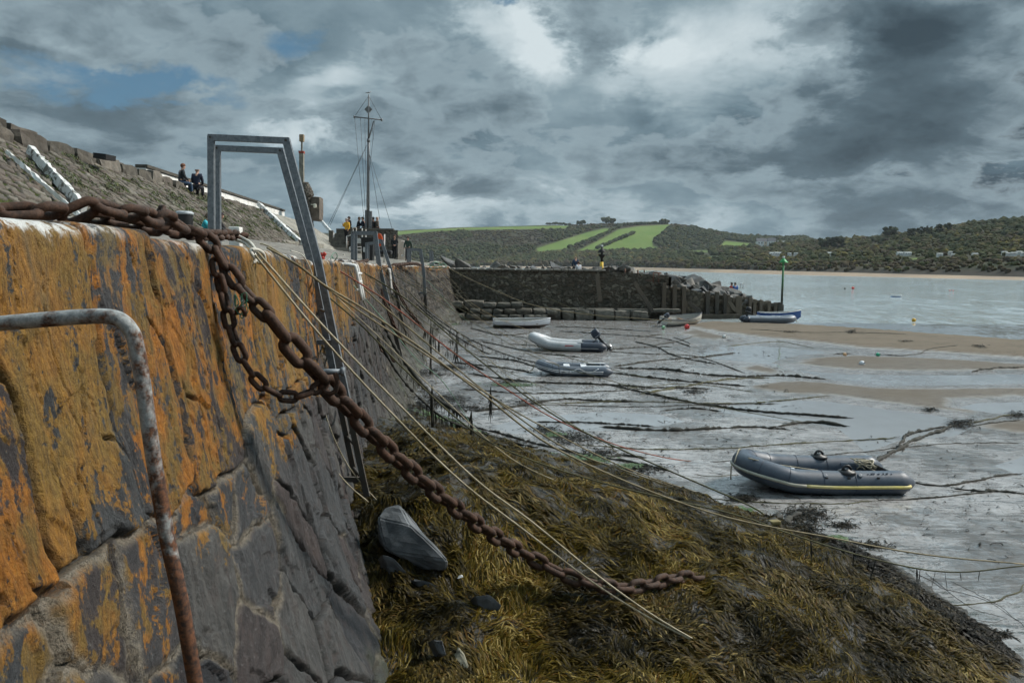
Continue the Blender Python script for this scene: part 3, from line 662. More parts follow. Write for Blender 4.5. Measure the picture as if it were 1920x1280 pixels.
def fan(y0, y1, ny, a0, a1, na):
    q = np.linspace(0, 1, ny); Yr = 1/(1/y0+(1/y1-1/y0)*(q*.55+.45*(1-(y0/y1)**q)/(1-y0/y1)))
    A, Yg = np.meshgrid(np.linspace(a0, a1, na), Yr, indexing='ij'); return A*Yg, Yg
X, Y = fan(3.0, 90, 560, -.42, .92, 520)
e, dry = sand_h(X, Y); bs = bank_h(X, Y)[1]; e = np.where(bs > .3, e-.05, e)
me = mesh_np('beach', np.stack([X, Y, e], -1).reshape(-1, 3), grid_faces(*X.shape), {'dry': dry.ravel(), 'elev': e.ravel(), 'bank': np.clip(bs+2.5, 0, 2.5).ravel()})
def m_sand(t, p):
    pos = t.geo(); dry = t.attr('dry'); el = t.attr('elev'); bk = t.attr('bank')
    big = t.noise(pos, .35, 5, .6); md = t.noise(pos, 2.2, 6, .62)
    st = t.noise(t.scale(pos, (1.6, 6.5, 1)), 1, 6, .66, .5); fi = t.noise(pos, 26, 5, .7); rp = t.noise(t.scale(pos, (4.5, 16, 1)), 1, 4, .6, 1.2)
    film_sheen = t.mix(t.map(md, .35, .65), (.25, .24, .232), (.41, .40, .392))  # pale sky reflection painted into the colour of the water film
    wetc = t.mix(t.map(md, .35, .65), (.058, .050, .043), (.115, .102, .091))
    dryc = t.mix(t.map(st, .3, .7), (.110, .088, .064), (.175, .144, .108))
    c = t.mix(t.map(t.math('ADD', dry, t.math('MULTIPLY', t.math('SUBTRACT', md, .5), .5)), .25, .75), wetc, dryc)
    c = t.mix(t.math('MULTIPLY', dry, t.map(el, .06, .115, 1, 0)), c, t.mix(st, (.060, .050, .039), (.125, .106, .082)))
    # scraps of weed and worm casts
    spk = t.map(t.math('ADD', st, t.math('MULTIPLY', fi, .75)), .915, .985)
    spk = t.math('MULTIPLY', spk, t.map(t.math('ADD', big, t.math('MULTIPLY', bk, .05)), .40, .58))
    c = t.mix(t.math('MULTIPLY', spk, .9), c, (.020, .019, .013))
    near = t.math('MULTIPLY', t.map(t.math('ADD', bk, t.math('MULTIPLY', t.math('SUBTRACT', md, .5), 5.0)), 1.7, 2.6), t.map(st, .4, .6)); c = t.mix(t.math('MULTIPLY', near, .85), c, (.024, .026, .012))
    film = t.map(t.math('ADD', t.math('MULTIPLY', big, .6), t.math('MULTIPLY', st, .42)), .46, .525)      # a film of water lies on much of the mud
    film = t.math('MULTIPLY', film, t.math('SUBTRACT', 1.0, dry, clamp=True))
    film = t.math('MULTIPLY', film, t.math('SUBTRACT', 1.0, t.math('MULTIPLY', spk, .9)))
    c = t.mix(t.math('MULTIPLY', film, t.math('SUBTRACT', 1.0, near)), c, film_sheen)
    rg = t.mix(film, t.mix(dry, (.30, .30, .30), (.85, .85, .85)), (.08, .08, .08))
    b1 = t.math('ADD', t.math('MULTIPLY', st, .6), t.math('ADD', t.math('MULTIPLY', rp, .5), t.math('MULTIPLY', fi, .25)))
    k = t.math('MULTIPLY', t.map(film, 0, 1, 1.7, .5), t.map(dry, 0, 1, 1.0, .35))
    nw = t.nrm(t.wavy(pos, (5, 5.5, 1), t.math('MULTIPLY', k, .42), 4, .65), t.wavy(pos, (1.1, 1.5, 1), t.math('MULTIPLY', k, .26), 3), t.wavy(pos, (24, 22, 1), t.math('MULTIPLY', k, .34), 3, .6))
    nb = t.bump(b1, t.map(film, 0, 1, .5, .05), .03, nw)
    return {'Base Color': c, 'Roughness': rg, 'Specular IOR Level': t.mix(dry, (1, 1, 1), (.12, .12, .12)), 'Normal': nb}
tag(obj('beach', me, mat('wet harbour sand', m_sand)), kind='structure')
# wide ground sheet beneath everything
b = BM(); v = [b.verts.new(p) for p in ((-2500, -300, -3.0), (2500, -300, -3.0), (2500, 4500, -3.0), (-2500, 4500, -3.0))]; b.faces.new(v)
tag(obj('sea_bed', b, simple('sea bed', (.09, .085, .075))), kind='structure')
def m_water(t, p, sea):
    pos = t.geo()
    if sea:
        n = t.nrm(t.wavy(pos, (1.3, .42, 1), .34, 4, .6), t.wavy(pos, (.22, .07, 1), .18, 3), t.wavy(pos, (.03, .012, 1), .08, 2))
        return {'Base Color': (.40, .455, .465), 'Roughness': .12, 'IOR': 1.33, 'Normal': n}
    return {'Base Color': (.27, .285, .295), 'Roughness': .05, 'IOR': 1.33, 'Normal': t.nrm(t.wavy(pos, (3.5, 2.2, 1), .055, 3), t.wavy(pos, (.5, .4, 1), .04, 2))}
b = BM(); v = [b.verts.new(p) for p in ((-1.5, 13, -.014), (90, 13, -.014), (90, 40, -.014), (70, 56.5, -.014), (1.0, 56.5, -.014), (-3.5, 50, -.014))]; b.faces.new(v)
tag(obj('tide_pool_water', b, mat('still pool water', lambda t, p: m_water(t, p, False))), kind='structure')
sh = [gnd(a, b_) for a, b_ in SHORE]
ring = [(sh[0].x-1.0, 57.5), (sh[0].x+1, 54.5)]+[(p.x, p.y-.9) for p in sh[1:]]+[(90, 25), (2500, 25), (2500, 4500), (-2500, 4500), (-2500, 70), (-8, 70)]
b = BM(); v = [b.verts.new((x, y, -.030)) for x, y in ring]; f = b.faces.new(v); bmesh.ops.triangulate(b, faces=[f])
tag(obj('sea', b, mat('bay water', lambda t, p: m_water(t, p, True))), kind='structure')
# ---------------------------------------------------------------- weed covered bank under the wall
X, Y = fan(2.0, 27, 420, -.62, .72, 420)
h, s = bank_h(X, Y)
h = np.where(s < -.25, -.3, h)
me = mesh_np('weed_bank', np.stack([X, Y, h], -1).reshape(-1, 3), grid_faces(*X.shape), {'edge': s.ravel()})
def m_bank(t, p):
    pos = t.geo(); n = t.noise(pos, 6, 6, .65); f_ = t.noise(t.scale(pos, (30, 12, 20)), 1, 5, .65)
    c = t.mix(t.map(n, .35, .65), (.007, .006, .004), (.022, .017, .007)); c = t.mix(t.map(f_, .55, .75, 0, .6), c, (.05, .038, .012))
    return {'Base Color': c, 'Roughness': .5, 'Normal': t.bump(t.math('ADD', n, f_), .9, .04)}
tag(obj('weed_bank', me, mat('matted weed', m_bank)), kind='structure')
def strands(name, px, py, ang, ln, wd, lift, rnd, ctrl, hfun, seg=4):
    n = len(px); pts = []
    bend = RNG.normal(0, 1.0, n)
    x = px.copy(); y = py.copy(); a = ang.copy()
    L = []; 
    for k in range(seg+1):
        t = k/seg
        z = hfun(x, y)
        L.append(np.stack([x, y, z+lift*np.sin(PI*min(1, .12+t*.88))*(1-.3*t)+.004], -1))
        x = x+np.cos(a)*ln/seg; y = y+np.sin(a)*ln/seg; a = a+bend*.45/seg*2
    L = np.stack(L, 1)                           # n, seg+1, 3
    dr = np.gradient(L, axis=1); sd = np.stack([-dr[..., 1], dr[..., 0], np.zeros(dr.shape[:2])], -1); sd /= np.linalg.norm(sd, axis=-1, keepdims=True)+1e-9
    tilt = RNG.uniform(-.4, .4, n)[:, None, None]; sd = sd+np.array([0, 0, 1.0])*tilt
    wt = (np.array([.75, 1, 1, .8, .3])[:seg+1] if seg == 4 else np.linspace(1, .3, seg+1))[None, :, None]*wd[:, None, None]*.5
    A = L-sd*wt; B = L+sd*wt
    co = np.stack([A, B], 2).reshape(-1, 3)
    base = (np.arange(n)*(seg+1)*2)[:, None]; k = (np.arange(seg)*2)[None, :]
    q = (base+k).ravel(); F = np.stack([q, q+1, q+3, q+2], 1)
    rep = (seg+1)*2
    return mesh_np(name, co, F, {'rnd': np.repeat(rnd, rep), 'tone': np.repeat(ctrl, rep)})
def m_weed(t, p):
    r = t.attr('rnd'); k = t.attr('tone')
    gold = t.ramp(r, [(0, (.008, .007, .003)), (.25, (.020, .014, .002)), (.5, (.044, .031, .004)), (.75, (.092, .065, .008)), (.92, (.085, .040, .005)), (1, (.22, .165, .055))])
    dark = t.ramp(r, [(0, (.005, .005, .004)), (.5, (.013, .011, .008)), (.8, (.026, .021, .013)), (1, (.055, .042, .022))])
    c = t.mix(k, gold, dark)
    return {'Base Color': c, 'Roughness': .5, 'Specular IOR Level': .06}
M_WEED = mat('seaweed fronds', m_weed)
bh = lambda x, y: np.maximum(bank_h(x, y)[0], 0)
def bank_samples(n, y0, y1, pw):
    u = RNG.random(n); y = (y0**(1-pw)+u*(y1**(1-pw)-y0**(1-pw)))**(1/(1-pw))
    x = RNG.uniform(-.36, .66, n)*y; _, s = bank_h(x, y)
    wl = wall_x(y, np.clip(EYE+.1-bh(x, y), 0, 4.4)); m = (s > -.05) & (x > wl-.15)
    return x[m], y[m], s[m]
def swirl(x, y):                                # the ebb leaves the fronds combed downhill in swirling tufts
    return -.55+2.6*fbm(x*1.1, y*.9, 111, 3)+2.2*fbm(x*3.4, y*2.8, 115, 2)
x, y, s = bank_samples(400000, 3.3, 26, 1.75)
clump = vnoise(x*4.2, y*3.6, 121)
keep = RNG.random(len(x)) < .22+.78*sstep(.32, .52, clump)
x, y, s, clump = x[keep], y[keep], s[keep], clump[keep]; n = len(x)
tone = np.clip(sstep(.95, .10, s+.7*fbm(x*.9, y*.9, 131, 3))+sstep(.57, .66, vnoise(x*.8, y*.8, 133)*.6+vnoise(x*2.2, y*2.2, 134)*.4)*.45+.15*(RNG.random(n)-.5)+.5*sstep(14, 20, y), 0, 1)
rn = np.clip(.5+.55*fbm(x*1.9, y*1.9, 135, 3)+RNG.normal(0, .22, n), 0, 1)
sz = (.85+.05*y)
me = strands('seaweed', x, y, swirl(x, y)+RNG.normal(0, .34, n), RNG.uniform(.055, .15, n)*sz*(1-.3*tone), RNG.uniform(.0042, .0092, n)*sz*(1+.9*tone), RNG.uniform(.0, .035, n)*(.4+clump), rn, tone, bh)
tag(obj('seaweed', me, M_WEED), 'brown and olive seaweed carpeting the bank below the wall', 'seaweed', kind='stuff')
# dark clumps of weed lying out on the mud
px = []; py = []; pa = []; pl = []
CL = [(830, 750, 60, 14, 500), (800, 700, 50, 12, 350), (880, 765, 55, 8, 260), (1075, 822, 55, 16, 420), (985, 755, 40, 8, 200), (955, 718, 35, 6, 120), (1300, 735, 22, 5, 110), (1120, 850, 50, 10, 260), (1020, 805, 30, 8, 150), (870, 640, 50, 5, 160), (900, 607, 60, 5, 140), (850, 690, 30, 7, 160), (760, 770, 60, 14, 420), (940, 835, 50, 14, 350), (1200, 880, 60, 10, 260),
      (1840, 797, 0, 0, 0), (1510, 965, 40, 14, 420), (1495, 990, 45, 16, 420), (1580, 985, 25, 6, 120), (1635, 1022, 28, 6, 110), (1870, 1190, 22, 4, 90), (1390, 935, 30, 8, 160), (1745, 770, 12, 3, 60), (1800, 795, 24, 8, 260), (1905, 778, 14, 6, 120), (1595, 627, 10, 3, 60), (1835, 655, 12, 3, 50), (1480, 627, 14, 2, 40), (1700, 645, 12, 2, 30), (1440, 985, 35, 12, 300), (1330, 960, 40, 12, 260)]
for cx, cy, sx, sy, k in CL:
    for _ in range(k):
        g = gnd(cx+random.gauss(0, sx*.5), cy+random.gauss(0, sy*.5)); px.append(g.x); py.append(g.y)
for _ in range(420):                            # thin scatter
    cx, cy = random.uniform(760, 1500), random.uniform(630, 860); g = gnd(cx, cy)
    for _ in range(random.choice((1, 1, 2, 4))): px.append(g.x+random.gauss(0, .08)); py.append(g.y+random.gauss(0, .05))
for _ in range(300):
    cx, cy = random.uniform(1350, 1920), random.uniform(800, 1050); g = gnd(cx, cy); px.append(g.x); py.append(g.y)
px = np.array(px); py = np.array(py); n = len(px); sz = .6+.04*py
me = strands('loose_weed', px, py, RNG.uniform(0, 2*PI, n), RNG.uniform(.05, .18, n)*sz, RNG.uniform(.008, .022, n)*sz, RNG.uniform(.0, .05, n)*sz*.8, RNG.random(n)*.6, np.full(n, .85), lambda x, y: np.maximum(np.maximum(bank_h(x, y)[0], sand_h(x, y)[0]), -.012))
tag(obj('loose_weed', me, M_WEED), 'dark scraps and clumps of loose weed scattered over the wet mud', 'seaweed', kind='stuff')
# bright green algae smears
M_ALGAE = mat('bright green algae', lambda t, p: (lambda n: {'Base Color': t.mix(n, (.020, .045, .008), (.070, .125, .020)), 'Roughness': .5, 'Normal': t.bump(n, .6, .02)})(t.noise(t.geo(), 14, 5, .7)))
pts = []
for cx, cy, sx, sy, k in ((1385, 966, 22, 9, 1500), (1570, 1012, 12, 5, 300), (850, 607, 10, 3, 300), (960, 722, 40, 3, 500), (830, 800, 40, 8, 500), (880, 830, 30, 6, 300), (1100, 862, 40, 8, 500), (1120, 885, 35, 5, 400), (1040, 815, 14, 4, 250), (1180, 875, 20, 4, 250), (1000, 855, 40, 6, 300)):
    for _ in range(k): g = hit(cx+random.gauss(0, sx*.5), cy+random.gauss(0, sy*.5)) if k > 1000 and False else gnd(cx+random.gauss(0, sx*.5), cy+random.gauss(0, sy*.5)); pts.append(g)
px = np.array([g.x for g in pts]); py = np.array([g.y for g in pts]); n = len(px)
me = strands('algae', px, py, RNG.uniform(0, 2*PI, n), RNG.uniform(.05, .12, n), RNG.uniform(.02, .05, n), RNG.uniform(.0, .02, n), RNG.random(n), np.full(n, .5), lambda x, y: np.maximum(bank_h(x, y)[0], sand_h(x, y)[0])+.012)
tag(obj('green_algae', me, M_ALGAE), 'bright green algae smeared on stones and mud', 'algae', kind='stuff')
# tufts of green weed in the joints of the slope
px = []; py = []
for _ in range(150):
    Yc = random.uniform(19, 50); k = random.uniform(.05, .98)
    for _ in range(random.randint(10, 42)): px.append(float(FOOT(Yc)-4.0*k)+random.gauss(0, .06)); py.append(Yc+random.gauss(0, .16))
px = np.array(px); py = np.array(py); n = len(px)
me = strands('wall_weeds', px, py, RNG.uniform(0, 2*PI, n), RNG.uniform(.08, .24, n), RNG.uniform(.012, .03, n), RNG.uniform(.04, .14, n), RNG.random(n), np.full(n, .5), lambda x, y: EYE+ZF+np.clip((FOOT(y)-x)/4.0, 0, 1)*(ZC-ZF)+.02)
tag(obj('wall_weeds', me, mat('slope weeds', lambda t, p: {'Base Color': t.ramp(t.attr('rnd'), [(0, (.020, .034, .008)), (.6, (.050, .072, .016)), (1, (.10, .095, .03))]), 'Roughness': .8})), 'tufts of green weed growing in the joints of the pitched slope', 'weeds', kind='stuff')
# ================================================================ far shore
def strip(name, xs, shore, crest, Ys, Yc, fcurve, ns, nt, seed):
    """hillside measured as bearings: xs px columns, shore and crest rows, distances of both"""
    A = np.linspace(xs[0], xs[-1], ns); sy = np.interp(A, *zip(*shore)); cy = np.interp(A, *zip(*crest)); y0 = np.interp(A, *zip(*Ys)); y1 = np.interp(A, *zip(*Yc))
    T = np.linspace(0, 1.25, nt); co = np.zeros((ns, nt, 3))
    for i in range(ns):
        for j, t in enumerate(T):
            Yq = y0[i]+(y1[i]-y0[i])*t
            if t <= 1: p = at(A[i], sy[i]+(cy[i]-sy[i])*fcurve(t), Yq)
            else: p = at(A[i], cy[i], y1[i]); q = at(A[i], cy[i], Yq); p = Vector((q.x, Yq, p.z-(t-1)*120))
            co[i, j] = p
    co[..., 2] += np.where((T > .05) & (T < 1), 1, 0)[None, :]*3*fbm(co[..., 0]*.012, co[..., 1]*.012, seed, 4)
    return A, T, co
shoreL = [(560, 497), (900, 500), (1200, 505), (1500, 513.5), (1920, 523.5), (2200, 530)]
FC = lambda t: (1-(1-t)**1.6)
back = strip('hills', (560, 1660), [(560, 497), (900, 499), (1200, 500), (1500, 497), (1660, 495)], [(560, 438), (640, 437), (760, 432), (870, 426), (1000, 423.5), (1110, 420), (1160, 420.5), (1250, 419.5), (1290, 424), (1340, 434), (1400, 444), (1455, 446), (1505, 444), (1530, 452), (1600, 470), (1660, 485)],
             [(560, 1750), (900, 1800), (1660, 1750)], [(560, 2100), (1100, 2300), (1660, 2100)], FC, 300, 60, 141)
front = strip('hills', (820, 2160), shoreL, [(820, 498), (880, 495), (930, 488), (1000, 480), (1100, 475), (1200, 473), (1300, 470), (1400, 465), (1500, 458), (1560, 453.5), (1640, 446), (1700, 438), (1760, 428), (1830, 419), (1920, 411), (2160, 396)],
              [(820, 1720), (1100, 1700), (1200, 1420), (1350, 900), (1500, 640), (1700, 480), (1920, 405), (2160, 350)], [(820, 1900), (1200, 1800), (1500, 1400), (1920, 1000), (2160, 950)], lambda t: (.22*min(1, t/.04) if t < .04 else .22+.78*(1-(1-(t-.04)/.96)**1.25)), 340, 60, 147)
def imgpt(stripdat, px, t):
    A, T, co = stripdat; i = np.interp(px, A, np.arange(len(A))); j = np.interp(t, T, np.arange(len(T)))
    i0 = int(min(len(A)-2, i)); j0 = int(min(len(T)-2, j)); u = i-i0; v = j-j0
    p = co[i0, j0]*(1-u)*(1-v)+co[i0+1, j0]*u*(1-v)+co[i0, j0+1]*(1-u)*v+co[i0+1, j0+1]*u*v
    return Vector(p)
def proj(p):
    d = Vector(p)-Vector((0, 0, EYE)); k = d.dot(_f); return 960+FPX*d.dot(_r)/k, 640-FPX*d.dot(_u)/k
def inpoly(P, x, y):
    return sdpoly(np.array(P, float), np.asarray(x, float), np.asarray(y, float))
FIELDS = [[(1005, 466), (1040, 455), (1100, 436), (1135, 428), (1150, 431), (1120, 445), (1065, 466), (1010, 472)],
          [(1080, 472), (1130, 447), (1160, 430), (1200, 424), (1256, 421), (1240, 436), (1225, 447), (1225, 462), (1250, 468), (1210, 472), (1130, 472)],
          [(1360, 452), (1400, 456), (1440, 462), (1390, 464), (1350, 460)],
          [(740, 434), (800, 430.5), (870, 427), (1000, 424), (1068, 423), (1060, 428), (960, 430), (870, 431), (800, 434.5), (760, 439), (730, 442)]]
FIELDF = [[(1700, 484), (1735, 483), (1736, 486), (1700, 487)], [(1300, 480.5), (1385, 481.5), (1385, 483.5), (1300, 482.5)], [(1255, 470), (1330, 470), (1330, 473), (1255, 473)]]
def field_mask(dat, polys):
    A, T, co = dat; m = np.zeros(co.shape[:2])
    pp = np.array([[proj(co[i, j]) for j in range(co.shape[1])] for i in range(co.shape[0])])
    for P in polys: m = np.maximum(m, sstep(-1.6, 1.8, inpoly(P, pp[..., 0], pp[..., 1])))
    m[:, T > 1.0] = 0
    return m
def m_hill(t, p):
    pos = t.geo(); f_ = t.attr('field'); n = t.noise(pos, .012, 6, .6); n2 = t.noise(pos, .11, 5, .65)
    c = t.mix(t.map(n, .35, .65), (.030, .036, .016), (.062, .050, .034))
    g = t.mix(t.map(n, .35, .65), (.095, .170, .032), (.140, .200, .050)); g = t.mix(t.map(n2, .35, .7, 0, .5), g, (.130, .150, .055))
    c = t.mix(f_, c, g); c = t.mix(t.attr('shore'), c, (.050, .044, .036))
    return {'Base Color': c, 'Roughness': .95, 'Specular IOR Level': .1}
M_HILL = mat('far hillside', m_hill)
for dat, fl in ((back, FIELDS), (front, FIELDF)):
    A, T, co = dat; fm = field_mask(dat, fl); shm = np.repeat((T < .03)[None, :], len(A), 0).astype(float)
    tag(obj('hills', mesh_np('hills', co.reshape(-1, 3), grid_faces(*co.shape[:2]), {'field': fm.ravel(), 'shore': shm.ravel()}), M_HILL), kind='structure')
# pale sand strip along the far shore
A = np.linspace(900, 2180, 240); sy = np.interp(A, *zip(*shoreL)); dY = np.interp(A, [560, 820, 1200, 1500, 1920, 2160], [1050, 1050, 1040, 790, 552, 492])
wid = np.interp(A, [560, 900, 1000, 1150, 1500, 1920, 2160], [1, 2.2, 2.5, 4.5, 5.5, 5.0, 5])
co = []
for a, s_, q, w_ in zip(A, sy, dY, wid):
    lo = gnd(a, max(s_+w_*.35, 498+.0105*(a-960)+3.6), -.035); up_ = at(a, s_-w_*.85, lo.y*1.04); co.append([lo[:], up_[:]])
co = np.array(co)
tag(obj('far_beach', mesh_np('far_beach', co.reshape(-1, 3), grid_faces(len(A), 2)), simple('pale far sand', (.27, .20, .135), .9, sc=.02, bump=0)), kind='structure')
# woods
ico = BM(); bmesh.ops.create_icosphere(ico, subdivisions=1, radius=1); ICO = np.array([v.co[:] for v in ico.verts]); ICF = np.array([[v.index for v in f.verts] for f in ico.faces]); ico.free()
ico = BM(); bmesh.ops.create_icosphere(ico, subdivisions=2, radius=1); ICO2 = np.array([v.co[:] for v in ico.verts]); ICF2 = np.array([[v.index for v in f.verts] for f in ico.faces]); ico.free()
def crowns(name, P, R, H, hue, base=ICO, fc=ICF, jit=.28):
    n = len(P); k = len(base)
    co = base[None]*(1+RNG.uniform(-jit, jit, (n, k, 1)))*np.stack([R, R, H], -1)[:, None, :]+P[:, None, :]
    F = (fc[None]+(np.arange(n)*k)[:, None, None]).reshape(-1, 3)
    return mesh_np(name, co.reshape(-1, 3), F, {'hue': np.repeat(hue, k), 'top': np.tile(base[:, 2], n)}, smooth=False)
def m_wood(t, p):
    pos = t.geo(); h = t.attr('hue'); n = t.noise(pos, .35, 5, .7)
    c = t.ramp(h, [(0, (.016, .026, .012)), (.25, (.034, .046, .016)), (.45, (.050, .060, .020)), (.6, (.075, .070, .024)), (.72, (.078, .056, .026)), (.85, (.062, .042, .034)), (.94, (.125, .105, .028)), (1, (.17, .13, .03))])
    c = t.mix(t.map(n, .3, .7), t.mix(1, c, (.6, .6, .6), 'MULTIPLY'), t.mix(1, c, (1.3, 1.3, 1.2), 'MULTIPLY')); c = t.mix(.35, c, (.042, .044, .024))
    return {'Base Color': c, 'Roughness': .95, 'Specular IOR Level': .08}
M_WOOD = mat('autumn woodland', m_wood)
HOUSES = [(1426, 462), (1437, 462), (1445, 463), (1466, 464), (1447, 480), (1456, 479.5), (1478, 480), (1490, 480), (1556, 480), (1684, 480), (1697, 480), (1756, 482), (1776, 478), (1781, 483), (1821, 482), (1876, 478), (1884, 481), (1893, 480), (1903, 478), (1911, 480), (1920, 479)]
HEDGE = [[(1065, 466), (1120, 446), (1150, 431), (1165, 424)], [(1120, 466), (1160, 449), (1190, 437)], [(1150, 424), (1200, 421), (1250, 419.5)]]
def scatter(dat, n, polys, t0, t1, skip=None, r0=3.2, r1=6.5, pw=1.0):
    out = []; A = dat[0]
    while len(out) < n:
        a = random.uniform(A[0], A[-1]); t = t0+(t1-t0)*random.random()**pw; p = imgpt(dat, a, t); q = proj(p)
        if skip and skip(*q, t): continue
        if any(inpoly(P, [q[0]], [q[1]])[0] > -2.0 for P in polys): continue
        out.append((p, q, t))
    return out
bk = scatter(back, 5200, FIELDS, .02, 1.0, lambda x, y, t: x < 740 or (y > 482 and x > 940) or (x > 1560), pw=.9)
fr = scatter(front, 7500, FIELDF, .02, 1.0, lambda x, y, t: x > 2050 or any(abs(x-a) < 6 and -1.5 < y-c < 6 for a, c in HOUSES), pw=1.1)
# thickets along the near cliff
P = []; R = []; H = []; hue = []
for p, q, t in bk:
    heath = fbm(np.array([q[0]*.012]), np.array([q[1]*.05]), 151, 3)[0]+.45*(q[0] < 1010)*(1 if q[1] < 462 else 0)-.45*(q[1] > 462)
    r = random.uniform(3.0, 6.5)*(.7 if heath > .25 else 1); P.append(p+Vector((0, 0, r*.35))); R.append(r); H.append(r*random.uniform(.6, .95)*(.55 if heath > .25 else 1))
    hue.append(random.gauss(.84, .05) if heath > .25 else min(.97, max(0, random.gauss(.34 if q[0] > 1230 else .40, .17)+(.5 if random.random() < .04 else 0))))
for p, q, t in fr:
    r = random.uniform(2.6, 5.6)*(1 if t > .06 else .9)*p.y/1150; P.append(p+Vector((0, 0, r*.4))); R.append(r); H.append(r*random.uniform(.65, 1.05))
    k = fbm(np.array([q[0]*.02]), np.array([q[1]*.08]), 153, 3)[0]
    hue.append(random.gauss(.83, .05) if t < .12 and random.random() < .8 else min(.98, max(0, random.gauss(.52+.4*k, .18)+(.45 if random.random() < .06 else 0))))
P = np.array([v[:] for v in P])
tag(obj('woodland', crowns('woodland', P, np.array(R), np.array(H), np.clip(np.array(hue), 0, 1)), M_WOOD), 'autumn woods and heath covering the far hillsides', 'woodland', kind='stuff')
# hedgerows between the fields
for hl, lab in zip(HEDGE, ('dark hedgerow running up the slope between the two biggest green fields', 'short ragged hedgerow crossing the larger green field', 'thin hedge along the skyline above the fields')):
    P = []; R = []; H = []; hue = []
    xs = [a for a, _ in hl]; ys = [c for _, c in hl]
    for _ in range(170):
        a = random.uniform(xs[0], xs[-1]); yy = np.interp(a, xs, ys)
        best = min((abs(proj(imgpt(back, a, t))[1]-yy), t) for t in np.linspace(.05, 1, 60)); p = imgpt(back, a, best[1]); r = random.uniform(2.5, 6)
        P.append((p+Vector((0, random.uniform(-6, 6), r*.5)))[:]); R.append(r); H.append(r*.9); hue.append(random.gauss(.33, .12))
    tag(obj('hedgerow', crowns('hedgerow', np.array(P), np.array(R), np.array(H), np.clip(np.array(hue), 0, 1)), M_WOOD), lab, 'hedge')
# skyline trees
M_BARK = simple('bark', (.06, .05, .04))
def far_tree(px, dat, t, hgt, wid, lab, hue=.3, grp=None):
    p = imgpt(dat, px, t); hgt *= p.y/1900 if dat is back else p.y/1000; wid *= p.y/1900 if dat is back else p.y/1000; tr = thing('tree', lab, 'tree', p, group=grp)
    n = 26; C = []; 
    for _ in range(n):
        a = random.uniform(0, 2*PI); rr = wid*.5*math.sqrt(random.random()); C.append((rr*math.cos(a), rr*math.sin(a)*.8, hgt*random.uniform(.42, .95)-rr*.25))
    R = RNG.uniform(.12, .24, n)*wid; obj('crown', crowns('crown', np.array(C), R, R*.75, np.clip(RNG.normal(hue, .08, n), 0, 1), jit=.35), M_WOOD, tr)
    b = BM(); tube(b, [(0, 0, -2), (.1, 0, hgt*.3), (0, .1, hgt*.6)], [wid*.05, wid*.035, wid*.015], 6); obj('trunk', b, M_BARK, tr)
far_tree(1141, back, .985, 16, 30, 'big round tree on the skyline above the left field', .42)
far_tree(1090, back, .985, 11, 20, 'small dark tree on the skyline left of the big round tree', .3)
far_tree(1245, back, .985, 12, 24, 'flat topped tree on the skyline above the right field', .42)
for i in range(9): far_tree(1026+i*5.2, back, .985, random.uniform(5, 8), random.uniform(7, 11), 'one of the row of tiny trees on the skyline left of the big round tree', .4, 'tiny skyline trees')
for px in (1548, 1570): far_tree(px, front, .62, 16, 17, 'one of two dark evergreens behind the green topped channel marker' , .05, 'dark evergreens by the marker')
far_tree(1668, front, .78, 18, 16, 'broad dark tree left of the caravans on the right hill', .08)
for px in (1708, 1725, 1740, 1760, 1778): far_tree(px, front, .74, 15, 9, 'one of the row of dark conifers above the caravans', .03, 'row of dark conifers')
# houses and caravans on the far slope
M_HW = simple('white render', (.66, .66, .65), .8, sc=.4, var=.08); M_HR = simple('slate roof', (.13, .13, .14), .8, sc=.6); M_HR2 = simple('pale caravan roof', (.30, .33, .33), .6, sc=.6); M_HC = simple('cream render', (.72, .58, .42), .8, sc=.4, var=.08)
def far_house(px, py, dat, wid, hgt, lab, cat_, wm=None, rm=None, pitch=.5, grp=None, rz=0):
    best = min((abs(proj(imgpt(dat, px, t))[1]-py), t) for t in np.linspace(.03, 1, 150)); p = imgpt(dat, px, best[1])
    wid *= p.y/1050; hgt *= p.y/1050
    h = thing('caravan' if cat_ == 'caravan' else 'house', lab, cat_, p+Vector((0, -4, -.5)), rz, grp)
    b = BM(); box(b, (0, 0, hgt*.3+1.0), (wid, wid*.5, hgt*1.4)); obj('wall', b, wm or M_HW, h)
    b = BM(); z0 = hgt+1.0; z1 = z0+wid*.28*pitch; e = .3
    v = [b.verts.new(q) for q in ((-wid/2-e, -wid*.25-e, z0), (wid/2+e, -wid*.25-e, z0), (wid/2+e, wid*.25+e, z0), (-wid/2-e, wid*.25+e, z0), (-wid/2-e, 0, z1), (wid/2+e, 0, z1))]
    for f in ((0, 1, 5, 4), (2, 3, 4, 5), (0, 4, 3), (1, 2, 5), (0, 3, 2, 1)): b.faces.new([v[i] for i in f])
    obj('roof', b, rm or M_HR, h)
    b = BM()
    for i in range(3): box(b, ((i-1)*wid*.28, -wid*.25-.04, hgt*.72+1), (wid*.12, .08, hgt*.3))
    obj('window', b, simple('dark panes', (.03, .035, .04), .2), h)
    return h
far_house(1426, 462, back, 13, 6, 'long white farmhouse at the left of the far hamlet', 'house', pitch=1.2)
far_house(1437, 462, back, 9, 6, 'cream house in the middle of the far hamlet', 'house', M_HC, pitch=1.2)
far_house(1445, 463, back, 10, 7, 'white gabled house at the right of the far hamlet', 'house', pitch=1.6)
far_house(1466, 464, back, 13, 5, 'low pale house standing apart right of the far hamlet', 'house', pitch=.9, rm=M_HR2)
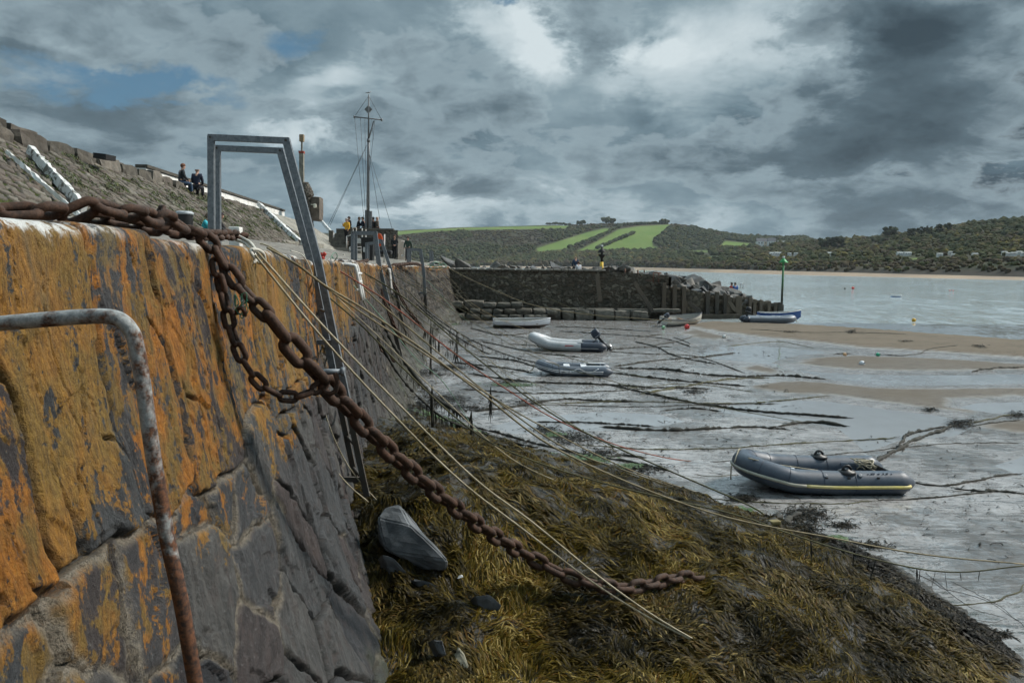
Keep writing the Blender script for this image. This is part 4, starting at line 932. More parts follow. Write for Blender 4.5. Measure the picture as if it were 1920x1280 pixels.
for i, (px, py, wd, lab) in enumerate(((1447, 480, 9, 'white chalet left of the green topped channel marker'), (1456, 479.5, 9, 'taller white chalet close beside the green topped channel marker'), (1478, 480, 4.5, 'small grey caravan just right of the green topped channel marker'), (1490, 480, 5, 'small white caravan second to the right of the channel marker'), (1556, 480, 10, 'long pale green caravan among trees right of the marker'),
                                   (1684, 480, 9, 'white caravan at the left edge of the small green lawn'), (1697, 480, 8.5, 'white caravan in the middle above the small green lawn'), (1756, 482, 7, 'pale green caravan right of the small green lawn'), (1776, 478, 4.5, 'small white caravan up the slope among trees'), (1781, 483, 5, 'small dark fronted caravan among trees'), (1821, 482, 7, 'pale blue caravan alone near the right edge'))):
    far_house(px, py, front, wd, 3.2, lab, 'caravan', rm=M_HR2, pitch=.5)
for px, py in ((1876, 478), (1884, 481), (1893, 480), (1903, 478), (1911, 480), (1920, 479)):
    far_house(px, py, front, 6.5, 3.0, 'white caravan in the crowded park at the right edge', 'caravan', rm=M_HR2, pitch=.5, grp='caravans in the crowded park')
# ================================================================ people
M_SKIN = simple('skin', (.42, .24, .17), .55, var=.06)
_cm = {}
def cloth(col):
    k = tuple(col)
    if k not in _cm: _cm[k] = simple('cloth', col, .85, var=.18, sc=9)
    return _cm[k]
def skinned(name, verts, edges, rad, root, m, parent, sub=2):
    me = bpy.data.meshes.new(name); me.from_pydata([tuple(v) for v in verts], edges, [])
    o = bpy.data.objects.new(name+'_src', me); COL.objects.link(o)
    sk = o.modifiers.new('s', 'SKIN'); sk.use_smooth_shade = True
    for i, r in enumerate(rad):
        d = me.skin_vertices[0].data[i]; d.radius = (r, r) if isinstance(r, (int, float)) else r; d.use_root = (i == root)
    ss = o.modifiers.new('u', 'SUBSURF'); ss.levels = ss.render_levels = sub
    dg = bpy.context.evaluated_depsgraph_get(); dg.update(); ev = o.evaluated_get(dg); m2 = bpy.data.meshes.new_from_object(ev); m2.name = name
    bpy.data.objects.remove(o); m2.materials.clear()
    return obj(name, m2, m, parent, True)
def person(label, loc, rz, H, pose, coat, legs, hair=(.04, .03, .025), bald=False, bag=None, long_coat=False):
    t = thing('person', label, 'person', loc, rz)
    sit = pose.startswith('sit'); dz = -.29 if sit else 0
    J = {}
    J['pel'] = (0, 0, .53); J['wst'] = (0, .005, .62); J['chs'] = (0, .0, .75); J['nck'] = (0, -.005, .845); J['hd0'] = (0, .012, .885); J['hd1'] = (0, .016, .945); J['hd2'] = (0, .005, .975); J['nose'] = (0, .075, .925)
    if pose == 'lean' or sit:
        for k in ('wst', 'chs', 'nck', 'hd0', 'hd1', 'hd2', 'nose'):
            x, y, z = J[k]; a = .30 if pose == 'sitfwd' else .14; J[k] = (x, y+(z-.53)*a, z-(z-.53)*a*.12)
    for s, n in ((-1, 'l'), (1, 'r')):
        cx, cy, cz = J['chs']; J['sh'+n] = (s*.105, cy, cz+.065)
        arm = {'stand': ((s*.135, -.01, -.16), (s*.13, .03, -.30)), 'hands': ((s*.135, .0, -.15), (s*.03, .10, -.24)), 'phone': ((s*.135, .04, -.14), (s*.06, .16, -.03)) if s > 0 else ((s*.135, 0, -.16), (s*.12, .06, -.28)),
               'lean': ((s*.14, .06, -.13), (s*.08, .17, -.17)), 'walk': ((s*.135, s*.05, -.15), (s*.12, s*.10+.03, -.29)), 'sit': ((s*.13, .03, -.15), (s*.09, .14, -.24)), 'sitfwd': ((s*.13, .10, -.15), (s*.06, .20, -.20)), 'pocket': ((s*.15, -.03, -.15), (s*.11, .05, -.25))}[pose]
        J['el'+n] = tuple(a+b for a, b in zip((0, cy, cz+.065), arm[0])); J['wr'+n] = tuple(a+b for a, b in zip((0, cy, cz+.065), arm[1]))
        e, w_ = Vector(J['el'+n]), Vector(J['wr'+n]); d = (w_-e).normalized(); J['ha'+n] = tuple(w_+d*.055); J['th'+n] = tuple(w_+d*.03+Vector((-s*.02, .018, 0)))
        J['hp'+n] = (s*.052, 0, .505)
        if sit: J['kn'+n] = (s*.07, .235, .50); J['an'+n] = (s*.065, .25, .27); J['to'+n] = (s*.07, .34, .25)
        elif pose == 'walk': J['kn'+n] = (s*.055, s*.05+.02, .285); J['an'+n] = (s*.055, s*.11-.03, .05+.02*(s < 0)); J['to'+n] = (s*.06, s*.11+.06, .022)
        else: J['kn'+n] = (s*.06, .012, .28); J['an'+n] = (s*.062, -.01, .045); J['to'+n] = (s*.075, .085, .02)
    R = {'pel': .072, 'wst': .066, 'chs': .076, 'nck': .030, 'hd0': .044, 'hd1': .055, 'hd2': .038, 'nose': .010}
    for n in 'lr': R.update({'sh'+n: .040, 'el'+n: .028, 'wr'+n: .020, 'ha'+n: .015, 'th'+n: .009, 'hp'+n: .058, 'kn'+n: .040, 'an'+n: .026, 'to'+n: .020})
    E = [('pel', 'wst'), ('wst', 'chs'), ('chs', 'nck'), ('nck', 'hd0'), ('hd0', 'hd1'), ('hd1', 'hd2'), ('hd1', 'nose')]
    for n in 'lr': E += [('chs', 'sh'+n), ('sh'+n, 'el'+n), ('el'+n, 'wr'+n), ('wr'+n, 'ha'+n), ('wr'+n, 'th'+n), ('pel', 'hp'+n), ('hp'+n, 'kn'+n), ('kn'+n, 'an'+n), ('an'+n, 'to'+n)]
    def build(nm, keys, f, m, extra=0):
        ks = [k for k in J if k in keys]; ix = {k: i for i, k in enumerate(ks)}
        return skinned(nm, [Vector(J[k])*H+Vector((0, 0, dz*H)) for k in ks], [(ix[a], ix[b]) for a, b in E if a in ix and b in ix], [R[k]*H*f+extra for k in ks], ix.get('pel', 0), m, t)
    build('body', list(J), 1.0, M_SKIN)
    up = ['pel', 'wst', 'chs']+[a+n for a in ('sh', 'el', 'wr') for n in 'lr']
    jk = build('jacket', up, 1.12, cloth(coat), .012)
    lw = ['pel']+[a+n for a in ('hp', 'kn', 'an') for n in 'lr']
    build('trousers', lw, 1.10, cloth(legs), .008)
    for n in 'lr':
        a, c = Vector(J['an'+n])*H, Vector(J['to'+n])*H
        b = BM(); tube(b, [a+Vector((0, -.03, -.02))+Vector((0, 0, dz*H)), a.lerp(c, .5)+Vector((0, 0, dz*H)), c+Vector((0, .02, 0))+Vector((0, 0, dz*H))], [.045, .050, .035], 8); obj('shoe', b, cloth((.02, .018, .016)), t)
    h = Vector(J['hd1'])*H+Vector((0, 0, dz*H))
    b = BM(); bmesh.ops.create_uvsphere(b, u_segments=12, v_segments=8, radius=.066*H, matrix=Matrix.Translation(h+Vector((0, -.008*H, .014*H))) @ Matrix.Diagonal((.92, 1.05, 1, 1)))
    dele = [v for v in b.verts if (v.co-h).z < (-.01*H if not bald else -.03*H) and (v.co-h).y > -.02*H or (bald and (v.co-h).z > .035*H)]
    bmesh.ops.delete(b, geom=dele, context='VERTS'); obj('hair', b, cloth(hair), t, True)
    if bag:
        b = BM(); box(b, (0, -.11*H, .74*H+dz*H), (.17*H, .08*H, .22*H), bev=.03*H); obj('rucksack', b, cloth(bag), t)
    return t
def deckp(px, Y):                               # a spot on the quay deck at a bearing and distance
    x = at(px, 480, Y).x; return Vector((x, Y, float(deck_z(x, Y))))
FWD = 0                                          # rz = 0 faces away from the camera (+y)
person('person in yellow jacket and black trousers standing on the steps, hand raised to face', at(650.5, 456, 58.6), 2.6, 1.78, 'phone', (.62, .33, .02), (.012, .012, .014), (.30, .27, .25))
PT = EYE+2.6
for px, lab, rz, pose, coat, hair in ((655, 'person in dark coat close behind the yellow jacket', 2.2, 'stand', (.03, .03, .035), (.08, .06, .05)), (671, 'person in black jacket leaning on the platform wall looking at hands', -1.3, 'lean', (.014, .014, .018), (.09, .06, .04)), (683, 'person in dark blue mostly hidden behind the flagpole casing', 1.3, 'lean', (.02, .025, .045), (.05, .04, .03)),
                                      (700, 'person in black coat and cap right of the flagpole', .9, 'stand', (.02, .02, .022), (.03, .03, .03)), (707, 'person in brown tweed jacket at the right end of the group on the platform', -1.0, 'pocket', (.12, .09, .07), (.35, .25, .2))):
    person(lab, at(px, 440, 60.2 if px != 655 else 59.6)*1 + Vector((0, 0, PT-.85-at(px, 440, 60.2).z)), rz, 1.74, pose, coat, (.02, .02, .025), hair)
person('person in black jacket over teal top walking with hands clasped on the quay', deckp(740, 59), PI+.1, 1.72, 'hands', (.016, .018, .020), (.010, .010, .012), (.10, .05, .035))
person('person in dark green waxed jacket and grey top walking on the quay', deckp(765, 57.5), PI-.15, 1.72, 'walk', (.030, .050, .036), (.014, .014, .018), (.03, .015, .012))
p = at(339, 341, 36.2); person('person in black hoodie and blue jeans sitting sideways on the slope parapet', p+Vector((0, 0, -.42)), -.9, 1.72, 'sit', (.022, .026, .032), (.030, .060, .110), (.16, .07, .04))
p = at(369, 347, 37.0); person('person in navy jacket with back turned sitting on the slope parapet', p+Vector((0, 0, -.45)), .05, 1.74, 'sit', (.012, .018, .040), (.014, .014, .020), (.35, .22, .16), True)
p = at(379, 436, 28.0); person('person in turquoise jacket bent forward at the foot of the slope', p+Vector((0, 0, -.50)), -1.2, 1.66, 'sitfwd', (.05, .42, .50), (.02, .02, .025), (.12, .08, .05))
p = at(403, 440, 28.2); person('person in black with red face sitting half hidden behind the frame post', p+Vector((0, 0, -.42)), -1.5, 1.70, 'sitfwd', (.012, .012, .014), (.02, .02, .025), (.03, .02, .02))
p = at(1079.5, 505, 60.5); person('person in blue shirt with bald head sitting on the pier edge, back turned', Vector((p.x, p.y, 3.3)), .1, 1.80, 'sit', (.025, .045, .085), (.03, .03, .035), (.40, .28, .22), True)
p = at(1085, 506, 60.2); person('smaller person in white top sitting on the pier beside the bald one', Vector((p.x, p.y, 3.05)), .25, 1.55, 'sit', (.60, .60, .64), (.04, .04, .05), (.09, .04, .03))
p = at(1373, 546, 66); person('person in red top sitting low behind the groyne rocks', p+Vector((0, 0, -.5)), .4, 1.7, 'sit', (.30, .02, .03), (.03, .03, .03))
p = at(1379, 546, 66); person('person in blue top sitting low behind the groyne rocks', p+Vector((0, 0, -.5)), .2, 1.7, 'sit', (.02, .09, .30), (.03, .03, .03))
# ================================================================ boats
M_RUB = {}
def rubber(nm, col, ro=.42): return mat(nm, lambda t, p: (lambda n, f: {'Base Color': t.mix(t.map(n, .4, .7, 0, .45), t.mix(t.map(f, .4, .65), tuple(x*.8 for x in col), col), tuple(x*.4+.06 for x in col)), 'Roughness': t.map(n, .3, .7, ro-.08, ro+.18), 'Normal': t.bump(f, .12, .01)})(t.noise(t.tc(), 2.2, 6, .65), t.noise(t.tc(), 9, 5, .6)))
M_NAVY = rubber('slate blue hypalon', (.052, .070, .098)); M_LGREY = rubber('light grey hypalon', (.50, .51, .52)); M_DGREY = rubber('dark grey hypalon', (.085, .105, .135)); M_DNAVY = rubber('navy hypalon', (.022, .032, .055)); M_MGREY = rubber('blue grey hypalon', (.17, .20, .24))
M_BLACK = simple('black rubber', (.012, .012, .013), .5, var=.2); M_CHROME = simple('worn metal', (.45, .45, .46), .4, 1.0); M_WHITEP = simple('white gelcoat', (.68, .70, .72), .4, var=.08, dirt=(.35, .32, .28)); M_YEL = simple('yellow strake', (.58, .47, .11), .55, var=.2, sc=6, dirt=(.40, .36, .22)); M_CREAM = simple('faded cream strake', (.42, .40, .32), .6, var=.2, sc=6, dirt=(.22, .21, .18)); M_ROPEW = simple('weathered cream rope', (.40, .35, .26), .9, var=.35, sc=40, bump=.5, dirt=(.16, .14, .09)); M_WOODV = simple('varnished board', (.20, .12, .06), .5, sc=6)
M_DECAL_R = simple('red decal', (.45, .04, .03), .5); M_DECAL_K = simple('grey decal', (.10, .11, .13), .5)
def tube_path(L, B, r, rise, bowl, n=14, taper=.55):
    """stern port -> round the bow -> stern starboard, bow towards +x"""
    yb = B/2-r; xb = L/2-r-bowl; pts = []
    for i in range(9):
        k = i/9; pts.append((-L/2+taper*0+(xb+L/2)*k, yb, r+rise*max(0, k-.55)**2*1.1))
    for i in range(n+1):
        a = PI*i/n; c = math.sin(a); e = abs(math.cos(a))**.8*(1 if math.cos(a) >= 0 else -1)
        pts.append((xb+bowl*c, yb*e*(1-.12*c), r+rise*(.22+.78*c)))
    return [Vector(p) for p in pts]+[Vector((p[0], -p[1], p[2])) for p in reversed(pts[:9])]
def inflatable(name, label, loc, rz, L, B, r, rise, bowl, m_tube, kind, tilt=0):
    t = thing(name, label, 'dinghy', loc, rz); t.rotation_euler.x = tilt
    P = cat(tube_path(L, B, r, rise, bowl), 3); N = len(P)
    rad = []
    for i, p in enumerate(P):
        s = min(i, N-1-i)/(N-1)*2; x = max(0.0, p.x+L/2); rad.append(r*min(1, .16+1.0*(x/.30)**.75) if x < .30 and (i < N*.2 or i > N*.8) else r)
    b = BM(); tube(b, P, rad, 18); obj('buoyancy_tube', b, m_tube, t)
    def ring_off(ang, k=1.0, i0=0, i1=N):
        out = []
        for i in range(i0, i1):
            p = P[i]; tg = (P[min(i+1, N-1)]-P[max(i-1, 0)]).normalized(); o = Vector((-tg.y, tg.x, 0)); o = -o if o.dot(Vector((p.x-0, p.y, 0)) if abs(p.y) > .1 else Vector((1, 0, 0))) < 0 else o
            o.normalize(); out.append(p+o*rad[i]*math.cos(ang)*k+Vector((0, 0, 1))*rad[i]*math.sin(ang)*k)
        return out
    # floor, keel and transom
    b = BM(); xs = [-L/2+.42, 0, L/2-r-bowl*.4]
    yb = B/2-r
    fl = [b.verts.new((x, s*yb*w_, z)) for x, w_, z in ((xs[0], .95, r*.72), (xs[1], .95, r*.75), (xs[2], .75, r*.9+rise*.25)) for s in (-1, 1)]
    for i in (0, 2): b.faces.new((fl[i], fl[i+1], fl[i+3], fl[i+2]))
    obj('floor', b, M_MGREY if kind != 'near' else M_DGREY, t)
    b = BM(); kl = [(-L/2+.40, -.02), (0, -.05), (L/2-r-bowl*.5, .02), (L/2-r, rise*.85)]
    rows = [[b.verts.new((x, s*yb*wq, z+(.10 if s else 0)+.02)) for s in (-1, 0, 1)] for (x, z), wq in zip(kl, (.95, .95, .8, .25))]
    for A, Bq in zip(rows, rows[1:]):
        for k in (0, 1): b.faces.new((A[k], A[k+1], Bq[k+1], Bq[k]))
    obj('hull_bottom', b, m_tube, t, True)
    b = BM(); box(b, (-L/2+.40, 0, r*1.05), (.035, B-2.1*r, r*1.7), bev=.01); obj('transom', b, M_BLACK if kind == 'near' else M_DGREY, t)
    if kind == 'near':
        i0 = next(i for i in range(N) if P[i].x > -L/2+.12); q = int(N*.27)
        for a, c, mm in ((i0, q, M_YEL), (q-1, N-q, M_CREAM), (N-q-1, N-i0, M_YEL)):
            b = BM(); tube(b, ring_off(-.12, 1.0, a, c), .028, 8, flat=1); obj('rub_strake', b, mm, t)
            b = BM(); tube(b, ring_off(-.12, 1.07, a, c), .009, 6); obj('strake_line', b, simple('strake rib', (.30, .29, .24), .6), t)
        for x in (-.28, ):
            for s in (-1, 1):                    # black oar rowlock pads
                c = Vector((x, s*yb, 2*r-.012))
                b = BM(); lathe(b, [(.16, -.02), (.14, .02), (.05, .035), (.045, .05)], 14, c); 
                pts_ = [c+Vector((math.cos(a)*.075, 0, .02+math.sin(a)*.085)) for a in [PI*i/10 for i in range(11)]]
                tube(b, pts_, .022, 8); obj('rowlock', b, M_BLACK, t)
        for k in (.30, .42, .55, .72):            # moulded patches and grab points on the near tube
            x = L*(.5-k)*1.0-.1
            for s in (1, -1):
                b = BM(); box(b, (x, s*(yb+r*.80), r+r*.58), (.05, .02, .05), bev=.008); obj('grab_patch', b, M_BLACK, t)
        for s in (1, -1):
            b = BM(); box(b, (-.75, s*(yb-r*.93), r*1.45), (.30, .03, .07), bev=.02); obj('handle', b, M_MGREY, t)
        b = BM(); box(b, (.42, .02, r*1.25), (.22, B-2*r, .035), bev=.01); obj('seat', b, M_WHITEP, t)
        b = BM(); tube(b, cat([Vector((L/2-r*.6, .35, r*1.9+rise)), Vector((L/2-.5, .42, 2*r+.10)), Vector((.2, .40, 2*r-.02)), Vector((-.3, .30, r*1.5)), Vector((-1.0, .15, r*1.2)), Vector((-1.1, -.2, r*1.25))], 6), .011, 6); obj('painter_rope', b, M_ROPEW, t)
        b = BM(); tube(b, cat([Vector((L/2+.03, .10, rise+r*1.2)), Vector((L/2-.15, -.2, rise+r*2.02)), Vector((L/2-.3, -.5, rise*.7+r*1.6)), Vector((L/2-.42, -.62, rise*.5+r*.9)), Vector((L/2-.2, -.45, rise*.8+r*.8)), Vector((L/2+.02, -.05, rise+r*.9)), Vector((L/2+.05, .0, rise*.6))], 8), .012, 6); obj('bow_lashing', b, M_ROPEW, t)
        for k in range(5):
            a = random.uniform(0, 6); b = BM(); tube(b, cat([Vector((-L/2+.5+random.uniform(-.1, .25), random.uniform(-.3, .3), r*1.6+random.uniform(-.05, .12))) for _ in range(5)], 5), .012, 6); obj('rope_coil', b, M_ROPEW, t)
        for k in (.30, .44, .60, .80):            # glued seams round the tubes
            for i in (int(N*k*.5), N-1-int(N*k*.5)):
                tg = (P[i+1]-P[i-1]).normalized(); b = BM(); o_ = Vector((-tg.y, tg.x, 0)).normalized(); u_ = o_.cross(tg)
                tube(b, [P[i]+(o_*math.cos(a)+u_*math.sin(a))*(rad[i]+.0005) for a in [2*PI*q_/28 for q_ in range(28)]], .006, 5, closed=True); obj('seam', b, M_DNAVY, t)
        for x in (.15, -.45):
            b = BM(); lathe(b, [(.045, -.004), (.045, .006), (.025, .012)], 14, M=Matrix.Translation((x, yb+r*.62, r+r*.80)) @ Matrix.Rotation(-.68, 4, 'X')); obj('valve', b, M_DGREY, t)
        b = BM()
        for i, x in enumerate((-.60, -.66, -.70, -.78, -.86, -.92, -1.0)):
            box(b, (x, yb+r*.52, r+r*.85), (.035 if i % 2 else .02, .012, .05 if i % 3 else .03), bev=.003)
        obj('worn_lettering', b, M_DECAL_K, t)
    else:
        if kind == 'white_lines':
            for an in (.10, -.22):
                b = BM(); tube(b, ring_off(an, 1.0, 5, N-5), .013, 6); obj('rub_strake', b, M_WHITEP, t)
            for x in (-.35, .25):
                b = BM(); box(b, (x, 0, r*1.75), (.22, B-1.7*r, .035), bev=.012); obj('seat', b, M_WHITEP, t)
            for s in (-1, 1):
                b = BM(); box(b, (-.75, s*(yb-r*.5), r*2.0), (.75, .10, .03), bev=.012); obj('oar_board', b, M_WHITEP, t)
                b = BM(); tube(b, cat([Vector((.55, s*(yb+r*.75), r*1.75)), Vector((.2, s*(yb+r*1.08), r*.95)), Vector((-.15, s*(yb+r*.85), r*1.6)), Vector((-.5, s*(yb+r*1.08), r*.9)), Vector((-.85, s*(yb+r*.75), r*1.7))], 6), .012, 6); obj('grab_line', b, M_WHITEP, t)
        if kind in ('two_tone', 'rib'):
            iS = [i for i in range(N) if P[i].x < (-.15*L if kind == 'two_tone' else -.36*L)]
            lo = [i for i in iS if i < N/2]; hi = [i for i in iS if i > N/2]
            for g in (lo, hi):
                b = BM(); tube(b, [P[i] for i in g], [rad[i]*1.012 for i in g], 18); obj('stern_sleeve', b, M_DNAVY, t)
            for an in ((-.18,) if kind == 'two_tone' else (-.1, .35)):
                b = BM(); tube(b, ring_off(an, 1.0, 4, N-4), .014, 6); obj('rub_strake', b, M_LGREY if kind == 'two_tone' else M_BLACK, t)
            for x in (.5, -.6):
                for s in (-1, 1):
                    b = BM(); box(b, (x, s*(yb+r*.3), 2*r-.004), (.24, .10, .03), bev=.012); obj('handle', b, M_WHITEP, t)
            b = BM()
            for i in range(7): box(b, (.05-i*.055, yb+r*.96, r+r*.30), (.04, .02, .06 if i < 3 else .045), bev=.004)
            obj('lettering', b, M_DECAL_R if kind == 'two_tone' else M_DECAL_K, t)
        b = BM()
        tube(b, cat([Vector((L/2, 0, rise+r*1.2)), Vector((L/2+.12, .1, rise*.7)), Vector((L/2+.05, .2, .25)), Vector((L/2+.25, .1, .02))], 5), .011, 5); obj('painter_rope', b, M_ROPEW, t)
    return t
def outboard(parent, x, z, s=1.0, m=None, tilt=.5, y=0):
    """motor as a part group: cowl, leg and screw, hung on the transom and tipped up"""
    b = BM(); R = Matrix.Translation((x, y, z)) @ Matrix.Rotation(tilt, 4, 'Y') @ Matrix.Scale(s, 4)
    rows = []
    for k, (zz, wx, wy, dx) in enumerate(((.0, .10, .08, 0), (.05, .17, .12, 0), (.20, .19, .14, -.01), (.32, .17, .13, -.02), (.40, .11, .09, -.03))):
        ring = [b.verts.new(R @ Vector((dx+wx*abs(math.cos(a))**.6*(1 if math.cos(a) > 0 else -1), wy*abs(math.sin(a))**.6*(1 if math.sin(a) > 0 else -1), zz+.18))) for a in [2*PI*i/16 for i in range(16)]]; rows.append(ring)
    for A, B in zip(rows, rows[1:]):
        for k in range(16): f = b.faces.new((A[k], A[(k+1) % 16], B[(k+1) % 16], B[k])); f.smooth = True
    b.faces.new(rows[0][::-1]); b.faces.new(rows[-1]); cw = obj('motor_cowl', b, m or M_BLACK, parent)
    b = BM(); box(b, (0, 0, .26), (.345, .27, .02), R, bev=.004); obj('cowl_band', b, M_CHROME, cw)
    b = BM(); box(b, (.0, 0, -.14), (.11, .07, .66), R, bev=.02); box(b, (-.03, 0, -.40), (.26, .12, .015), R); box(b, (-.02, 0, -.55), (.10, .03, .18), R, bev=.01)
    tube(b, [R @ Vector(v) for v in ((.12, 0, -.48), (.04, 0, -.48), (-.10, 0, -.48), (-.16, 0, -.48))], [.015*s, .045*s, .045*s, .02*s], 10); obj('motor_leg', b, M_BLACK, parent)
    b = BM()
    for k in range(3):
        a = 2*PI*k/3; bar(b, R @ Vector((-.15, 0, -.48)), R @ Vector((-.16, .10*math.cos(a), -.48+.10*math.sin(a))), .05*s, .012*s)
    obj('propeller', b, M_CHROME, parent)
    b = BM(); tube(b, [R @ Vector((.12, 0, .16)), R @ Vector((.35, .02, .20)), R @ Vector((.55, .02, .22))], .022*s, 8); obj('tiller', b, M_BLACK, parent)
def gp(px, py): return gnd(px, py)
c = gp(1547, 921); inflatable('inflatable_dinghy', 'slate blue inflatable dinghy with a yellow strake lying on the wet sand, nearest the camera', (c.x-.02, 13.75, -.01), PI+.05, 2.95, 1.50, .205, .20, .62, M_NAVY, 'near')
c = at(1066, 650, 35.6); t = inflatable('inflatable_dinghy', 'light grey inflatable with navy stern and tipped up outboard motor', (c.x, 36.2, -.02), PI-.12, 3.6, 1.7, .22, .36, .75, M_LGREY, 'two_tone'); outboard(t, -1.52, .48, 1.05, M_DNAVY, .75)
c = at(1077, 700, 27.6); inflatable('inflatable_dinghy', 'small dark grey inflatable with twin white lines and white seats', (c.x, 28.0, -.02), PI-.04, 2.72, 1.42, .18, .17, .60, M_DGREY, 'white_lines')
c = at(1447, 600, 54.5); t = inflatable('inflatable_dinghy', 'blue grey inflatable with black outboard aground at the water edge by the groyne', (c.x-.2, 54.6, .06), -.06, 3.7, 1.6, .24, .10, .6, M_MGREY, 'rib'); outboard(t, -1.45, .50, 1.05, M_BLACK, .25)
def hull(name, label, loc, rz, L, B, D, up_rgb, low_rgb, split, heel=0, bow=.22, tr=.7, low2=None, strip=None):
    t = thing(name, label, 'rowing boat', loc, rz); t.rotation_euler.x = heel
    ns, nj = 26, 9
    def sec(s, j, k=1.0):
        x = -L/2+L*s; b_ = B/2*(1-max(0, (s-.35)/.65)**2.3)*(tr+(1-tr)*min(1, s/.35)**.7); kz = D*.02+D*.55*max(0, (s-.72)/.28)**2.2; hz = D+bow*max(0, s-.25)**2*1.5+.05*max(0, .25-s)
        q = j/(nj-1); y = b_*(1-(1-q)**2.1)**.75*k; z = kz+(hz-kz)*q**1.35
        return Vector((x+(.05 if False else 0), y, z))
    b = BM(); O = []; I = []
    for i in range(ns):
        s = i/(ns-1); ro = []
        for sg in (-1, 1):
            for j in (range(nj-1, -1, -1) if sg < 0 else range(1, nj)):
                p = sec(s, j); ro.append(b.verts.new((p.x, sg*p.y, p.z)))
        O.append(ro)
    for A, Bq in zip(O, O[1:]):
        for k in range(len(A)-1): f = b.faces.new((A[k], A[k+1], Bq[k+1], Bq[k])); f.smooth = True
    b.faces.new(O[0])
    sm = bpy.data.materials.new('boat paint')
    def hm(t_, p):
        o = t_.tc('Object'); sx = t_.new('ShaderNodeSeparateXYZ'); t_.put(sx.inputs[0], o); n = t_.noise(o, 3, 6, .65)
        z = t_.math('ADD', sx.outputs[2], t_.math('MULTIPLY', t_.math('SUBTRACT', n, .5), .04))
        lowc = t_.mix(t_.map(n, .4, .65), low_rgb, tuple(x*.6+.03 for x in low_rgb))
        if low2: lowc = t_.mix(t_.map(sx.outputs[0], L*.18, L*.2), lowc, low2)
        c = t_.mix(t_.map(z, split, split+.015), lowc, t_.mix(t_.map(n, .5, .8, 0, .4), up_rgb, tuple(x*.6 for x in up_rgb)))
        if strip:
            k = t_.math('MULTIPLY', t_.map(z, strip[0], strip[0]+.01), t_.map(z, strip[1], strip[1]+.01, 1, 0)); c = t_.mix(k, c, strip[2])
        return {'Base Color': c, 'Roughness': .45}
    obj('hull', b, mat('boat paint', hm), t)
    b = BM(); I = []
    for i in range(ns):
        s = .02+.95*i/(ns-1); ro = []
        for sg in (-1, 1):
            for j in (range(nj-1, -1, -1) if sg < 0 else range(1, nj)):
                p = sec(s, j, .93); ro.append(b.verts.new((p.x, sg*p.y, p.z+.03-.03*(j/(nj-1)))))
        I.append(ro)
    for A, Bq in zip(I, I[1:]):
        for k in range(len(A)-1): f = b.faces.new((A[k], Bq[k], Bq[k+1], A[k+1])); f.smooth = True
    b.faces.new(I[0][::-1]); obj('inner_hull', b, simple('boat interior', (.38, .37, .34), .6), t)
    for sg in (-1, 1):
        b = BM(); tube(b, [sec(i/(ns-1), nj-1)*1 if sg > 0 else Vector((sec(i/(ns-1), nj-1).x, -sec(i/(ns-1), nj-1).y, sec(i/(ns-1), nj-1).z)) for i in range(ns)], .022, 6); obj('gunwale', b, M_WHITEP if not strip else M_DNAVY, t)
    for s in (.25, .52, .75):
        p = sec(s, nj-2); b = BM(); box(b, (p.x, 0, D*.68), (.22, 2*p.y*.95, .03)); obj('thwart', b, M_WOODV, t)
    return t
c = at(978, 608, 49.0); hull('rowing_boat', 'plain white rowing boat with dark fouled bottom before the stone pier', (c.x, 49.0, -.03), .03, 3.55, 1.45, .50, (.66, .68, .72), (.060, .045, .036), .26, heel=.08, bow=.18, tr=.75)
c = at(1281, 603, 51.5); t = hull('rowing_boat', 'cream clinker boat with navy bow and small outboard on the sand by the groyne', (c.x, 51.8, .05), .42, 2.95, 1.35, .52, (.58, .56, .50), (.50, .49, .45), .16, heel=.14, bow=.35, tr=.75, low2=(.020, .045, .13), strip=(.42, .46, (.05, .06, .09))); outboard(t, -1.52, .45, .85, M_DNAVY, .9)
c = at(1478, 598, 55.8); hull('rowing_boat', 'bright blue rowing boat poking out behind the blue grey inflatable', (c.x-.55, 56.0, .08), -.10, 2.9, 1.3, .62, (.020, .075, .24), (.015, .055, .18), .1, bow=.25, tr=.8)
c = at(1681, 555, 112); hull('moored_tender', 'tiny white boat with blue stripe moored far out on the water', (c.x, c.y, -.12), .05, 1.5, .7, .42, (.66, .68, .70), (.05, .15, .40), .2, bow=.05, tr=.8)
# ================================================================ buoys
def buoy(label, px, py, rp, col, Y=None, z=0.0, rz=0.4, tilt=1.1):
    p = at(px, py, Y) if Y else gnd(px, py+rp, z); r = rp*p.y/FPX
    t = thing('mooring_buoy', label, 'buoy', (p.x, p.y, (p.z if Y else z)+r*.92)); t.rotation_euler = (tilt, .3, rz)
    b = BM(); lathe(b, [(.02*r, -r)]+[(r*math.cos(a), r*math.sin(a)) for a in [(-.5+i/12)*PI*.98 for i in range(1, 12)]]+[(.22*r, r*.98), (.20*r, r*1.12)], 18); obj('float', b, simple('buoy skin', col, .45, var=.15, sc=8/r*.2, dirt=tuple(x*.45 for x in col)), t)
    b = BM(); tube(b, [(.17*r*math.cos(a), 0, r*1.22+.17*r*math.sin(a)) for a in [2*PI*i/12 for i in range(12)]], .06*r, 6, closed=True); obj('eye', b, M_BLACK, t)
    b = BM(); lathe(b, [(.30*r, .93*r), (.32*r, 1.0*r), (.24*r, 1.06*r)], 14); obj('collar', b, M_BLACK, t)
    return t
buoy('bright red ball buoy on the sand beside the cream clinker boat', 1288, 612, 5, (.62, .035, .03))
buoy('pale green ball buoy on the sand left of the red one', 1244, 613.5, 3.6, (.25, .48, .28))
buoy('small white ball buoy at the edge of the pool, behind the sand bar', 1358, 631, 4, (.66, .66, .64))
buoy('large white ball buoy lying on the wet sand bar', 1616, 681, 5.5, (.68, .69, .72))
